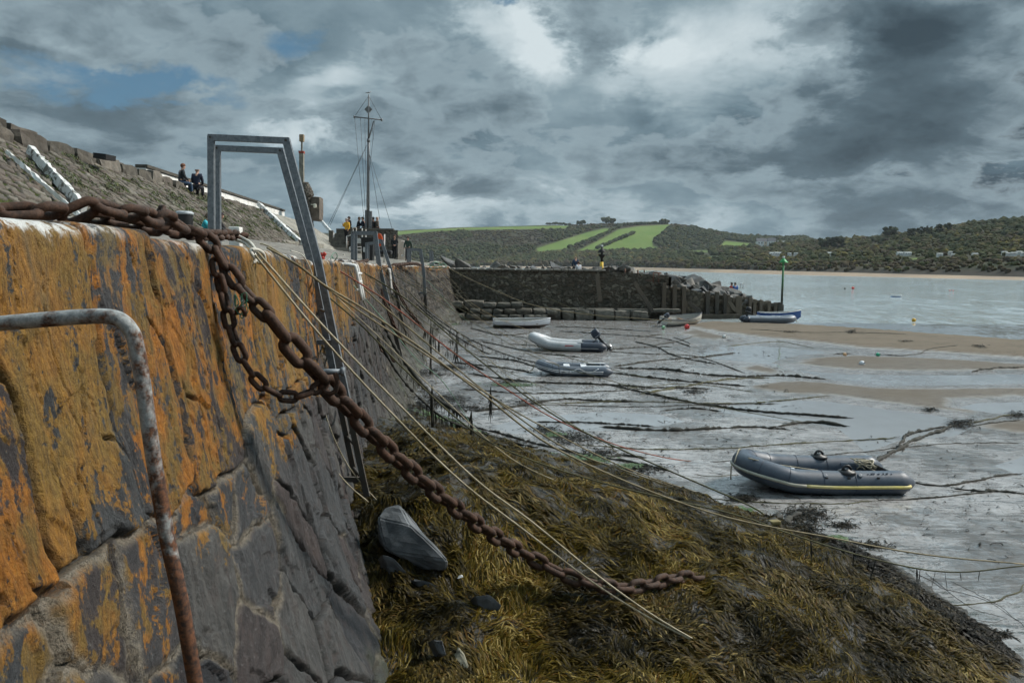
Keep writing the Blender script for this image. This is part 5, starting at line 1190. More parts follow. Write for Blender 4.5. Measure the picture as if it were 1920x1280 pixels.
buoy('peach coloured ball buoy half hidden on the sand bar', 1584, 664, 3.5, (.70, .42, .22))
buoy('emerald green ball buoy on the sand bar', 1646, 664.5, 4, (.02, .33, .19))
buoy('yellow drum buoy floating close to the shore', 1713, 603.5, 3.8, (.55, .30, .01), 59, tilt=1.5, rz=1.5)
buoy('tiny red buoy far out on the water, left of the moored tender', 1599, 542.5, 2.6, (.60, .05, .04), 148, tilt=.2)
buoy('tiny black buoy far out on the water beside the red one', 1584, 542.5, 1.8, (.02, .02, .02), 148, tilt=.2)
for px in (1781, 1787): buoy('one of two faint pink buoys far out on the right', px, 546, 1.3, (.60, .20, .20), 140, tilt=.2)['group'] = 'faint pink buoys'
# ================================================================ marks
M_BK = simple('matt black paint', (.010, .010, .011), .7, var=.2); M_YP = simple('yellow paint', (.62, .40, .02), .6); 
p = at(1128, 500, 62.5); z0 = 3.0; t = thing('cardinal_beacon', 'black and yellow beacon with two black cone topmarks behind the pier', 'beacon', (p.x, p.y, z0))
def zat(py, Y, px=1128): return at(px, py, Y).z
zz = lambda py: zat(py, 62.5)-z0
b = BM(); lathe(b, [(.14, 0), (.14, zz(491))], 12); obj('yellow_pole', b, M_YP, t)
b = BM(); lathe(b, [(.09, zz(491)), (.09, zz(463))], 12); obj('black_pole', b, M_BK, t)
b = BM(); lathe(b, [(.30, zz(473)), (.30, zz(472.4)), (.02, zz(462.5))], 20); obj('cone', b, M_BK, t)
b = BM(); lathe(b, [(.03, zz(487)), (.30, zz(477.5)), (.30, zz(477))], 20); obj('cone', b, M_BK, t)
b = BM(); lathe(b, [(.07, zz(462.6)), (.09, zz(461.5)), (.09, zz(460.3)), (.04, zz(459.4))], 10); obj('lamp', b, M_WHITEP, t)
p0 = at(1465, 586, 62.2); p1 = at(1469.5, 482, 62.2)
M_GP = mat('green mark paint', lambda t, p: (lambda z, n: {'Base Color': t.mix(t.map(t.math('ADD', z, n), 1.9, 2.9), (.018, .020, .014), t.mix(t.map(z, 2.2, 4.2), (.035, .055, .025), (.012, .20, .055))), 'Roughness': .6})((lambda s: (t.put(s.inputs[0], t.geo()), s.outputs[2])[1])(t.new('ShaderNodeSeparateXYZ')), t.noise(t.geo(), 4, 4)))
t = thing('channel_marker', 'tall thin green pole with a green triangle top at the groyne end', 'marker', (0, 0, 0))
b = BM(); tube(b, [Vector((p0.x, p0.y, -.3)), p1-Vector((0, 0, .1))], [.105, .075], 10); obj('pole', b, M_GP, t)
b = BM(); lathe(b, [(.36, 0), (.36, .03), (.05, .36)], 4, p1-Vector((0, 0, .42)), None); obj('triangle_topmark', b, simple('green mark', (.015, .25, .07), .5), t)
b = BM(); lathe(b, [(.06, 0), (.10, .03), (.10, .10), (.05, .14)], 10, p1-Vector((0, 0, .07))); obj('lamp', b, M_WHITEP, t)
# ================================================================ flagpole, gull
M_POLE = simple('grey galvanised pole', (.16, .165, .17), .55, .3, sc=8); M_WIRE = simple('steel wire', (.06, .065, .07), .6)
YF = 60.0; fp = lambda px, py, d=0: at(px, py, YF+d)
t = thing('flagpole', 'tall rigged flagpole with crossarm, diamond shape and wire stays', 'flagpole', (0, 0, 0))
b = BM(); tube(b, [fp(690.5, 474), fp(690.5, 300), fp(691, 262)], [.12, .10, .09], 10); tube(b, [fp(691, 264), fp(691.4, 178)], [.065, .05], 8); obj('pole', b, M_POLE, t)
b = BM(); bar(b, fp(686.3, 474), fp(686.3, 394), .13, .25, up=(0, 1, 0)); bar(b, fp(694.7, 474), fp(694.7, 396), .22, .25, up=(0, 1, 0)); obj('casing', b, M_POLE, t)
b = BM(); tube(b, [fp(664, 219.2), fp(690, 222), fp(716, 225)], .05, 8); tube(b, [fp(664.3, 217), fp(664.3, 221.5)], .06, 6); tube(b, [fp(715.7, 222.5), fp(715.7, 227.5)], .06, 6); obj('crossarm', b, M_POLE, t)
b = BM(); tube(b, [fp(690.8, 262), fp(701, 227)], .05, 8); obj('gaff', b, M_POLE, t)
b = BM(); c = fp(690.7, 205.5); v = [b.verts.new(c+Vector((dx, dy, dz))) for dy in (-.03, .03) for dx, dz in ((-.29, 0), (0, -.32), (.29, 0), (0, .32))]
b.faces.new(v[:4]); b.faces.new(v[7:3:-1])
for k in range(4): b.faces.new((v[k], v[4+k], v[4+(k+1) % 4], v[(k+1) % 4]))
obj('diamond', b, simple('dull grey board', (.14, .14, .14), .6), t)
b = BM(); lathe(b, [(.12, -.12), (.12, .12)], 10, fp(690.8, 263.5)); obj('mast_band', b, M_POLE, t)
for a, c in (((691, 181), (664.5, 219)), ((691.8, 181), (715.5, 225)), ((665, 221), (684, 430)), ((676, 222), (686.5, 432)), ((684, 222.8), (688, 432)), ((697, 224), (700, 262)), ((703, 225), (693, 320)), ((690, 268), (619, 422)), ((690, 268), (616, 421)), ((692, 285), (712, 412)), ((693, 290), (735, 428))):
    b = BM(); tube(b, [fp(*a), fp(*c)], .014, 5); obj('stay', b, M_WIRE, t)
p = fp(691.3, 177.5)
g = thing('seagull', 'seagull perched on top of the flagpole', 'seagull', p, -PI/2+.1)
k = .42
V_ = [(0, -.36, .20), (0, -.18, .22), (0, 0, .24), (0, .16, .30), (0, .24, .37), (0, .29, .40), (0, .38, .385), (.05, .02, .14), (.05, .03, .02), (-.05, .02, .14), (-.05, .03, .02)]
skinned('body', [Vector(v)*k*1.25 for v in V_], [(0, 1), (1, 2), (2, 3), (3, 4), (4, 5), (5, 6), (2, 7), (7, 8), (2, 9), (9, 10)], [.015*k, .08*k, .11*k, .09*k, .06*k, .065*k, .012*k, .02*k, .012*k, .02*k, .012*k], 2, simple('white plumage', (.60, .60, .60), .8, var=.05), g)
for s in (-1, 1):
    b = BM(); tube(b, [Vector(v)*k*1.25 for v in ((s*.09, .14, .30), (s*.12, 0, .28), (s*.09, -.22, .25), (s*.03, -.48, .24))], [.03*k, .09*k, .07*k, .01*k], 8, flat=.5); obj('wing', b, simple('grey wing', (.13, .14, .16), .8), g)
# ================================================================ turret with mast at the end of the slope
M_TUR = m_masonry('turret stone', [(.10, .092, .078), (.15, .135, .115), (.12, .10, .085), (.17, .155, .13)], (.05, .046, .04))
YT = 66.0; tp = lambda px, py, d=0: at(px, py, YT+d)
t = thing('stone_turret', 'small round stone turret with domed cap and a tall square mast', 'turret', (0, 0, 0))
c0 = tp(574, 420); z = lambda py: tp(574, py).z
def round_wall(prof, c, nu=80, dep=.07, seed=5, sz=(.4, .22)):
    zs = [q for _, q in prof]; U, V = UV(0, 1, nu, 0, 1, 40)
    hh = np.interp(V, np.linspace(0, 1, len(prof)), zs); rr = np.interp(V, np.linspace(0, 1, len(prof)), [q for q, _ in prof])
    R0 = max(q for q, _ in prof)
    return stone_sheet('turret', lambda a, b_: (c.x+rr*np.cos(2*PI*U), c.y+rr*np.sin(2*PI*U), hh), U*2*PI*R0, hh, sz[0], sz[1], dep, .02, .6, seed, out=None)
obj('drum', round_wall([(.58, z(425)), (.58, z(367))], c0), M_TUR, t)
obj('dome', round_wall([(.64, z(368)), (.66, z(366)), (.60, z(360)), (.48, z(353)), (.33, z(346)), (.22, z(342)), (.0, z(341.5))], c0, seed=8, sz=(.3, .2)), M_TUR, t)
U, V = UV(0, 1, 40, 0, 1, 40)
b = BM(); stone_block(b, tp(594.5, 392, .3), (.80, 1.4, 2.1), 0, .04); me = bpy.data.meshes.new('buttress'); b.to_mesh(me); b.free(); rnd_attr(me, 56); me.attributes.new('mort', 'FLOAT', 'POINT'); obj('buttress', me, M_TUR, t)
b = BM(); bar(b, tp(565.8, 346), tp(565.8, 285), .36, .36, up=(0, 1, 0), bev=.03); obj('mast', b, M_CONC, t)
b = BM(); bar(b, tp(565.8, 288), tp(565.8, 283.5), .42, .42, up=(0, 1, 0)); obj('red_band', b, simple('faded red band', (.28, .06, .04), .7), t)
b = BM(); bar(b, tp(566, 285), tp(566, 263), .12, .12, up=(0, 1, 0)); obj('lamp_stem', b, M_CONC, t)
b = BM(); bar(b, tp(566, 266), tp(566, 252.5), .36, .36, up=(0, 1, 0), bev=.04); obj('lamp_housing', b, simple('buff lamp housing', (.27, .20, .12), .7), t)
b = BM(); box(b, tp(590.5, 386, -.62), (.22, .2, .32), bev=.05); box(b, tp(586, 383.5, -.62), (.30, .06, .05)); obj('bulkhead_lamp', b, simple('cream plastic', (.62, .60, .50), .5), t)
# ================================================================ platform, steps, railings at the end of the quay
M_PLAT = m_masonry('platform stone', [(.12, .112, .098), (.17, .158, .14), (.14, .126, .11)], (.07, .063, .055))
t = thing('viewing_platform', 'dark stone platform with broad steps at the foot of the flagpole', 'platform')
YP = 59.3; q = lambda px, py, d=0: at(px, py, YP+d)
x0, x1 = q(652, 450).x, q(746, 450).x; zt = q(700, 431).z
U, V = UV(0, 1, 130, 0, 1, 50)
obj('wall', stone_sheet('platform_wall', lambda a, b_: (x0+a, YP+0*a, 4.0+b_), U*(x1-x0), V*(zt-4.0), .55, .26, .06, .02, .6, 61, out=(0, -1, 0)), M_PLAT, t)
b = BM(); box(b, ((x0+x1)/2-.1, YP+.15, zt+.04), (x1-x0-.4, .5, .14), bev=.03); me = None; obj('coping', b, M_PLAT, t)
b = BM(); box(b, ((x0+x1)/2, YP+2.6, 2.6+.5), (x1-x0-.1, 4.6, 5.2)); obj('floor', b, M_PLAT, t)
b = BM(); bar(b, q(621, 470, 1.6), q(621, 432, 1.6), .3, .3); box(b, (q(636, 450).x, YP+2.2, 5.2), (q(653, 450).x-q(620, 450).x, .4, 2.55)); obj('back_wall', b, M_PLAT, t)
xs0, xs1 = q(621, 450).x, q(653, 450).x
for i in range(5):
    b = BM(); zz_ = q(636, 468-i*7.4).z; box(b, ((xs0+xs1)/2+i*.05, YP-1.1+i*.42, zz_-.14), (xs1-xs0, .9, .30), bev=.02); obj('step', b, M_PLAT, t)
b = BM(); box(b, ((xs0+xs1)/2+.4, YP-1.5, q(640, 470).z-.02), (xs1-xs0+1.8, .9, .36), bev=.03); obj('step', b, M_CAP, t)
def post_rail(name, label, posts, rails, Y, m, r=.04):
    t = thing(name, label, 'railing')
    for (px, a, c) in posts: b = BM(); tube(b, [at(px, a, Y), at(px, c, Y)], r, 6); obj('post', b, m, t)
    for (a, c) in rails: b = BM(); tube(b, [at(*a, Y), at(*c, Y)], r*.85, 6); obj('rail', b, m, t)
    return t
M_WP = simple('white painted steel', (.58, .58, .56), .6, sc=6, dirt=(.25, .2, .16))
post_rail('handrail', 'white handrail posts beside the platform steps', [(662, 427, 470), (668, 427, 445), (650, 443, 470), (679, 428, 470), (686, 430, 470)], [((662, 427), (668, 427)), ((650, 443), (662, 440))], 58.2, M_WP)
post_rail('white_gate', 'white tubular gate standing by the walkers at the quay end', [(729.5, 446, 476), (733, 445, 476), (745, 449, 478), (758, 452, 480)], [((730, 446), (759, 453)), ((726.5, 476), (757, 481)), ((726.5, 474.5), (757, 479))], 61.5, M_WP, .05)
post_rail('tubular_frame', 'low grey tube rail in front of the steps', [(656, 463, 472), (678, 463, 472), (664, 463, 472)], [((656, 463), (679, 463)), ((656, 469), (679, 469))], 52, M_WP, .03)
# things standing on the quay
b = BM(); lb = thing('notice_panel', 'white panel lying on trestles behind the black bin', 'panel'); 
box(b, at(675, 451.5, 50), (.95, .5, .30), bev=.02); obj('board', b, M_WP, lb)
b = BM(); box(b, at(690, 448.5, 49), (.85, .3, .16), bev=.02); obj('board', b, M_WP, lb)
for px in (669, 681): b = BM(); tube(b, [at(px, 454, 50), at(px, 476, 50)], .03, 6); obj('leg', b, M_WP, lb)
p = deckp(690.5, 37.5); t = thing('waste_bin', 'tall black waste bin with tapered sides on the quay', 'bin', p)
b = BM(); r_ = bmesh.ops.create_cone(b, cap_ends=True, segments=4, radius1=.34, radius2=.40, depth=1.0, matrix=Matrix.Translation((0, 0, .5)) @ Matrix.Rotation(PI/4, 4, 'Z')); obj('body', b, M_BLACK, t)
b = BM(); box(b, (0, -.02, 1.03), (.62, .66, .07), bev=.02); obj('lid', b, M_BLACK, t)
b = BM(); box(b, (-.1, -.30, .5), (.16, .01, .22)); obj('label_plate', b, M_WP, t)
p = at(711, 450, 41); t = thing('life_ring_housing', 'orange plastic life ring housing on a post', 'life ring housing', p)
b = BM(); lathe(b, [(.02, -.17), (.20, -.16), (.29, -.06), (.31, .04), (.30, .12)], 20, M=Matrix.Rotation(PI/2, 4, 'X') @ Matrix.Rotation(.0, 4, 'Y') @ Matrix.Diagonal((.62, 1.08, 1, 1))); obj('shell', b, simple('orange plastic', (.66, .085, .012), .4), t)
b = BM(); box(b, (0, -.15, .0), (.36, .06, .07)); obj('latch', b, M_MGREY, t)
b = BM(); tube(b, [(.25, .15, .3), (.22, .15, -1.2)], .035, 6); obj('post', b, M_WP, t)
p = deckp(443, 12.4); t = thing('mooring_post', 'short square white mooring post on the quay edge by the rope knot', 'mooring post', p)
b = BM(); zt_ = at(443, 425.5, 12.4).z-p.z; box(b, (0, 0, zt_/2), (.17, .17, zt_), bev=.02); obj('post', b, M_WHITE2, t)
p = at(345.5, 405, 14.5); t = thing('rubbish_drum', 'black drum with pale rounded lid standing on the quay', 'bin', (p.x, p.y, p.z-.62))
b = BM(); lathe(b, [(.14, 0), (.15, .62), (.155, .66)], 18); obj('drum', b, M_BLACK, t)
b = BM(); lathe(b, [(.165, .64), (.165, .68), (.12, .705), (.02, .71)], 18); obj('lid', b, simple('pale grey lid', (.33, .36, .38), .5), t)
b = BM(); bar(b, at(184, 293, 26.8), at(208, 296, 26.6), .17, .4, up=(0, 1, 0)); tag(obj('equipment_box', b, M_BK), 'black box sitting among the parapet stones', 'box')
for a, s, lab in (((607, 467, 57), (.62, .7, .46), 'square concrete block alone at the foot of the concrete slope'), ((585, 462.5, 50), (1.0, 2.0, .42), 'long low concrete kerb block below the white rib'), ((555, 459.5, 44), (.5, 6.5, .36), 'low concrete kerb along the foot of the slope, partly behind the frame'), ((631, 479, 40), (.8, .35, .12), 'thin flat slab lying at the quay edge past the red rope')):
    b = BM(); p = at(*a); box(b, (0, 0, 0), s, Matrix.Translation(p), bev=.03); tag(obj('concrete_block', b, M_CONC), lab, 'block')
b = BM(); box(b, at(716, 473, 44), (1.1, .7, .22), bev=.08); tag(obj('black_tray', b, M_BK), 'low black tray lying behind the life ring housing', 'tray')
# ================================================================ access ladders
M_GALV = mat('galvanised steel', lambda t, p: (lambda n, f: {'Base Color': t.mix(t.map(n, .35, .65), (.115, .13, .145), (.22, .235, .25)), 'Metallic': .55, 'Roughness': t.map(f, .3, .7, .42, .62)})(t.noise(t.geo(), 30, 5, .7), t.noise(t.geo(), 4, 4)))
M_GALVO = mat('weathered galvanised steel', lambda t, p: (lambda n: {'Base Color': t.mix(t.map(n, .4, .62), (.060, .058, .052), (.060, .045, .032)), 'Metallic': .2, 'Roughness': .75})(t.noise(t.geo(), 9, 6, .7)))
def ladder(label, pA, pB, w, rungs, low):
    """two hooped stringers standing off the wall; p = post foot, post top, arm end, wall top, wall foot (world)"""
    t = thing('access_ladder', label, 'ladder')
    for P in (pA, pB):
        b = BM(); bar(b, P[0], P[1], w, w*.8, up=(0, 1, 0), over=w*.5); bar(b, P[1], P[2], w*.98, w*.74, up=(0, 1, 0), over=w*.9); bar(b, P[2], P[3], w*1.15, w*.87, up=(0, 1, 0), over=w*.4); obj('hoop', b, M_GALV, t)
        k = P[3].lerp(P[4], low); b = BM(); bar(b, P[3], k, w*1.12, w*.80, up=(0, 1, 0)); obj('stringer', b, M_GALV, t)
        for q_ in (P[1], P[2]):
            b = BM(); lathe(b, [(w*.20, 0), (w*.20, w*.14)], 6, M=Matrix.Translation(q_+Vector((0, -w*.44, 0))) @ Matrix.Rotation(PI/2, 4, 'X')); obj('bolt', b, M_GALVO, t)
        d_ = (P[4]-P[3]).normalized(); b = BM(); bar(b, k-d_*.12+Vector((0, -.022, 0)), P[4], w*.95, w*.55, up=(0, 1, 0)); obj('lower_stringer', b, M_GALVO, t)
    for i in range(rungs):
        f = (i+.5)/rungs; a = pA[3].lerp(pA[4], f); c = pB[3].lerp(pB[4], f); b = BM(); tube(b, [a, c], w*.27, 6); obj('rung', b, M_GALV if f < low else M_GALVO, t)
    for f in (.34, .93):
        a = pA[3].lerp(pA[4], f); xw = wall_x(a.y, EYE+.1-a.z); b = BM(); bar(b, a+Vector((0, .03, 0)), Vector((float(xw)-.06, a.y+.03, a.z+.0)), w*.8, w*.7, up=(0, 1, 0)); obj('bracket', b, M_GALV if f < .5 else M_GALVO, t)
    return t
def hoopset(Y, post, arm, wt, ft, foot_y):
    a = at(post[0], post[2], Y); return [Vector((a.x, Y, foot_y)), at(post[0]+(-.0), post[1], Y), at(*arm, Y), at(*wt, Y), at(*ft, Y)]
A = hoopset(7.1, (396, 258, 435), (537, 264), (597, 490), (688, 930), EYE+.05); B_ = hoopset(7.55, (407.5, 278, 435), (526, 283), (583, 490), (668, 905), EYE+.05)
ladder('nearest tall galvanised ladder with a squared double hoop over the wall top', A, B_, .055, 7, .62)
A = hoopset(26, (661, 436, 492), (704, 436), (712, 500), (752, 668), EYE+.05); B_ = hoopset(26.5, (667, 438, 492), (703, 438), (710, 500), (749, 664), EYE+.05)
ladder('second galvanised ladder with hoop in front of the black bin', A, B_, .10, 10, .45)
A = hoopset(31, (687, 457, 490), (716, 452), (734, 508), (765, 650), EYE+.2); B_ = hoopset(31.6, (690, 458, 490), (716, 454), (733, 508), (763, 647), EYE+.2)
ladder('leaning galvanised ladder just behind the second one, thin lower rails', A, B_, .09, 10, .3)
A = hoopset(44, (765, 467, 500), (789, 468), (795, 510), (802, 625), EYE); B_ = hoopset(44.6, (769, 468, 500), (788, 469), (794, 510), (800, 622), EYE)
ladder('third galvanised ladder before the person in the green jacket', A, B_, .12, 12, .4)
A = hoopset(52, (806, 470, 500), (809, 470), (813, 520), (820, 612), EYE); B_ = hoopset(52.5, (808, 470, 500), (811, 471), (815, 520), (821, 610), EYE)
ladder('thin far ladder close to the corner of the pier', A, B_, .07, 10, .4)
# old white ladders fixed flat on the wall top
for (Y, xa, xb, y0, y1, lab) in ((10.2, 606, 627, 497, 548, 'old white painted iron ladder at the wall top under the red rope'), (30, 733, 747, 505, 545, 'far white painted iron ladder on the orange part of the wall')):
    t = thing('iron_ladder', lab, 'ladder'); k = Y/10.2
    for i, px in enumerate((xa, xb)):
        a = at(px, y0, Y+i*.3); xw = float(wall_x(a.y, .05))+.12; b = BM(); tube(b, cat([Vector((xw-.25, a.y, a.z+.02)), Vector((xw-.02, a.y, a.z)), Vector((xw+.03, a.y, a.z-.06)), Vector((xw+.10, a.y, at(px, y1, Y).z-.1))], 4), .022*k**.6, 8); obj('side_rail', b, M_WP, t)
    for f in (.3, .6, .9):
        a = at(xa, y0+(y1-y0)*f, Y); b = BM(); xw = float(wall_x(Y, .05))+.15; tube(b, [(xw, Y, a.z), (xw, Y+.35, a.z)], .015*k**.6, 6); obj('rung', b, M_WP, t)
# foreground hand rail
M_RAIL = mat('rust eaten galvanised pipe', lambda t, p: (lambda g, n, f, z: {'Base Color': t.mix(t.map(t.math('ADD', n, t.math('MULTIPLY', z, -.30)), .43, .55), t.mix(t.map(f, .35, .65), (.17, .18, .18), (.34, .35, .34)), t.mix(t.map(f, .4, .6), (.028, .014, .009), (.13, .050, .020))), 'Roughness': t.map(n, .4, .6, .5, .85), 'Metallic': .1, 'Normal': t.bump(t.math('ADD', n, f), .5, .004)})(t.geo(), t.noise(t.geo(), 13, 6, .7), t.noise(t.geo(), 70, 4, .7), t.math('SUBTRACT', (lambda s: (t.put(s.inputs[0], t.geo()), s.outputs[2])[1])(t.new('ShaderNodeSeparateXYZ')), EYE-.35)))
R3 = lambda px, py: at(px, py, 1.70)
pts = [at(-260, 632, 1.72), at(-60, 612, 1.71), R3(60, 601), R3(150, 594), R3(200, 593), R3(228, 601), R3(247, 622), R3(256, 650), R3(268, 720), R3(285, 840), R3(312, 1000), R3(340, 1130), R3(368, 1290), R3(392, 1420)]
t = thing('ladder_handrail', 'rusty galvanised pipe handrail bending down in the near left foreground', 'handrail')
b = BM(); tube(b, cat(pts, 8), .0165, 20); obj('pipe', b, M_RAIL, t)
# ================================================================ chains
M_RUST = mat('heavy brown rust', lambda t, p: (lambda n, f, m: {'Base Color': t.mix(t.map(f, .45, .7, 0, .75), t.mix(t.map(n, .35, .62), (.016, .009, .006), (.055, .026, .014)), t.mix(m, (.115, .043, .017), (.075, .052, .040))), 'Roughness': .78, 'Specular IOR Level': .35, 'Normal': t.bump(t.math('ADD', t.math('MULTIPLY', n, .6), f), .55, .006)})(t.noise(t.geo(), 14, 6, .65), t.noise(t.geo(), 60, 5, .7), t.noise(t.geo(), 5, 4)))
M_CHAIND = simple('weedy dark chain', (.030, .024, .018), .6, sc=12, bump=.4)
def link_bm(L, W, r, n=10, seg=22):
    """stadium shaped link along x, outer length L, outer width W"""
    b = BM(); a = (L-W)/2; R_ = W/2-r; pts = []
    for k in range(seg//2+1): th = -PI/2+PI*k/(seg//2); pts.append((a+R_*math.cos(th), R_*math.sin(th), 0))
    for k in range(seg//2+1): th = PI/2+PI*k/(seg//2); pts.append((-a+R_*math.cos(th), R_*math.sin(th), 0))
    tube(b, pts, r, n, closed=True)
    for v in b.verts: v.co *= 1+random.uniform(-.02, .02)
    return b
def resample(P, step):
    P = [Vector(p) for p in P]; out = [P[0]]; need = step
    for a, c in zip(P, P[1:]):
        d = (c-a).length; s = 0.0
        while d-s >= need:
            s += need; out.append(a.lerp(c, s/d)); need = step
        need -= d-s
    return out
def chain(label, path, L, W, r, m=M_RUST, name='chain', parts=True, roll=.0, group=None, jit=.12, lay=None):
    pitch = L-2*r*1.02; Q = resample(path, pitch); t = thing(name, label, 'chain', Q[0], group=group)
    b = link_bm(L, W, r, 10 if parts else 6, 22 if parts else 12); me = bpy.data.meshes.new('link'); b.to_mesh(me); b.free(); me.materials.append(m)
    allb = None if parts else BM()
    for i, (p, q) in enumerate(zip(Q, Q[1:])):
        x = (q-p).normalized(); u = Vector((0, 0, 1)); y = u.cross(x)
        if y.length < .05: y = Vector((0, 1, 0)).cross(x)
        y.normalize(); z = x.cross(y); base = Matrix((x, y, z)).transposed()
        ang = roll+(PI/2 if i % 2 else 0)+random.uniform(-jit, jit)
        if lay is not None: ang = PI/4*(1 if i % 2 else -1)+random.uniform(-.25, .25) if lay else ang
        M = Matrix.Translation((p+q)/2) @ (base @ Matrix.Rotation(ang, 3, 'X')).to_4x4()
        if parts:
            o = bpy.data.objects.new('link', me); COL.objects.link(o); o.parent = t; o.matrix_local = Matrix.Translation(-Q[0]) @ M
        else:
            b = link_bm(L, W, r, 6, 12); bmesh.ops.transform(b, matrix=Matrix.Translation(-Q[0]) @ M, verts=b.verts); tmp = bpy.data.meshes.new('x'); b.to_mesh(tmp); b.free(); allb.from_mesh(tmp); bpy.data.meshes.remove(tmp)
    if not parts: 
        o = obj('links', allb, m, t, True)
    return t
def wl(wps, Y0, Y1):                             # measured way points; inverse distance runs evenly along the line
    d = [0]
    for a, c in zip(wps, wps[1:]): d.append(d[-1]+math.hypot(c[0]-a[0], c[1]-a[1]))
    return [at(a[0], a[1], 1/((1/Y0)*(1-s/d[-1])+(1/Y1)*s/d[-1])) for a, s in zip(wps, d)]
def topY(px):                                   # distance of the wall top at a bearing
    ys = np.linspace(1.2, 58, 1200); xs = xtop(ys); k = np.array([proj((float(x), float(y), EYE))[0] for x, y in zip(xs, ys)])
    return float(np.interp(px, k, ys))
_ty = [(px, topY(px)) for px in range(0, 836, 12)]
def TYp(px): return float(np.interp(px, *zip(*_ty)))
# main heavy chain: from the joining shackle down to the weed
e0 = hit(1150, 1103, .10); e1 = hit(1262, 1086, .06)
main = [at(500, 588, 4.0), at(540, 640, 4.05), at(575, 680, 4.12), at(615, 722, 4.22), at(660, 772, 4.38), at(720, 836, 4.65), at(790, 900, 5.0), at(860, 956, 5.4), at(930, 1006, 5.85), at(1000, 1047, 6.25), at(1070, 1082, e0.y*.985), e0, hit(1205, 1098, .07), e1, hit(1330, 1080, -.06)]
chain('massive rusty brown chain hanging from the wall top down into the seaweed', cat(main, 10), .215, .132, .0262, jit=.08)
chain('middle sized rusty chain running over the wall edge to the massive chain', cat([at(352, 428, 3.85), at(382, 443, 3.98), at(400, 458, 4.02), at(410, 480, 4.03), at(428, 508, 4.03), at(452, 540, 4.02), at(478, 568, 4.0), at(505, 594, 4.0), at(522, 612, 4.0)], 10), .150, .095, .0185)
chain('thinner rusty chain hanging in a loose loop beside the massive chain', cat([at(404, 486, 4.02), at(413, 530, 3.99), at(424, 575, 3.98), at(434, 620, 3.98), at(452, 668, 3.98), at(475, 705, 4.0), at(508, 735, 4.04), at(548, 745, 4.09), at(582, 735, 4.14), at(612, 716, 4.2)], 10), .118, .074, .0145)
chain('rusty chain heaped along the white painted wall top', cat([at(118, 411, 3.05), at(152, 396, 3.08), at(168, 386, 3.1), at(196, 385, 3.15), at(232, 398, 3.25), at(275, 405, 3.4), at(318, 415, 3.6), at(352, 430, 3.8)], 10), .168, .105, .019, lay=True)
chain('second rusty chain lying behind the heaped one on the wall top', cat([at(165, 408, 3.25), at(215, 415, 3.4), at(262, 424, 3.55), at(305, 430, 3.75), at(345, 438, 3.95), at(395, 441, 4.4), at(430, 440, 5.0), at(462, 446, 5.4)], 10), .135, .085, .0165, lay=True)
chain('rusty chain lying along the wall top at the far left', cat([at(-80, 402, 2.75), at(-20, 399, 2.8), at(40, 397, 2.85), at(95, 394, 2.95), at(132, 402, 3.1)], 10), .160, .10, .0185, lay=True)
chain('short rusty end of chain curled up on the heap', cat([at(300, 402, 3.75), at(297, 393, 3.75), at(305, 392, 3.8), at(312, 405, 3.85), at(330, 415, 3.9)], 8), .085, .055, .011, lay=True)
# shackle where the chains meet
sh = thing('shackle', 'bolted shackle joining the loop to the massive chain', 'shackle', at(618, 716, 4.18))
b = BM(); tube(b, [(-.03, 0, .05), (-.045, 0, 0), (-.03, 0, -.05), (0, 0, -.065), (.03, 0, -.05), (.045, 0, 0), (.03, 0, .05)], .014, 10); obj('bow', b, M_RUST, sh)
b = BM(); tube(b, [(-.07, -.01, .055), (.07, .01, .055)], .015, 10); lathe(b, [(.024, 0), (.024, .02)], 6, M=Matrix.Translation((.06, .01, .055)) @ Matrix.Rotation(PI/2, 4, 'Y')); obj('pin', b, M_GALV, sh)
# smaller chains hanging on the wall farther along
for (wps, Y0, Y1, L, lab) in (([(640, 493), (652, 540), (660, 600), (672, 680), (680, 750), (690, 830)], 11.3, 11.3, .10, 'thin rusty chain hanging straight down the wall behind the nearest ladder'),
                              ([(668, 496), (672, 540), (680, 585), (700, 630), (720, 660), (742, 680)], 16.5, 17.5, .16, 'thick rusty chain bundle draped down the wall left of the second ladder'),
                              ([(625, 489), (650, 490), (672, 492), (690, 488)], 13.5, 18, .15, 'rusty chain heap lying along the wall top past the red rope'),
                              ([(735, 497), (752, 496), (775, 494), (790, 497)], 34, 42, .30, 'rusty chain lying along the far wall top below the walkers'),
                              ([(700, 505), (716, 550), (735, 600), (760, 650)], 25, 26.0, .22, 'rusty chain hanging down the wall past the second ladder'),
                              ([(722, 500), (745, 545), (765, 580), (790, 610)], 30, 32, .22, 'rusty chain slanting down the far wall between the ladders'),
                              ([(693, 520), (698, 560), (700, 620), (706, 690)], 20, 20, .12, 'thin chain hanging vertically on the grey part of the wall')):
    chain(lab, cat(wl(wps, Y0, Y1), 8), L, L*.62, L*.125, parts=False, jit=.4)
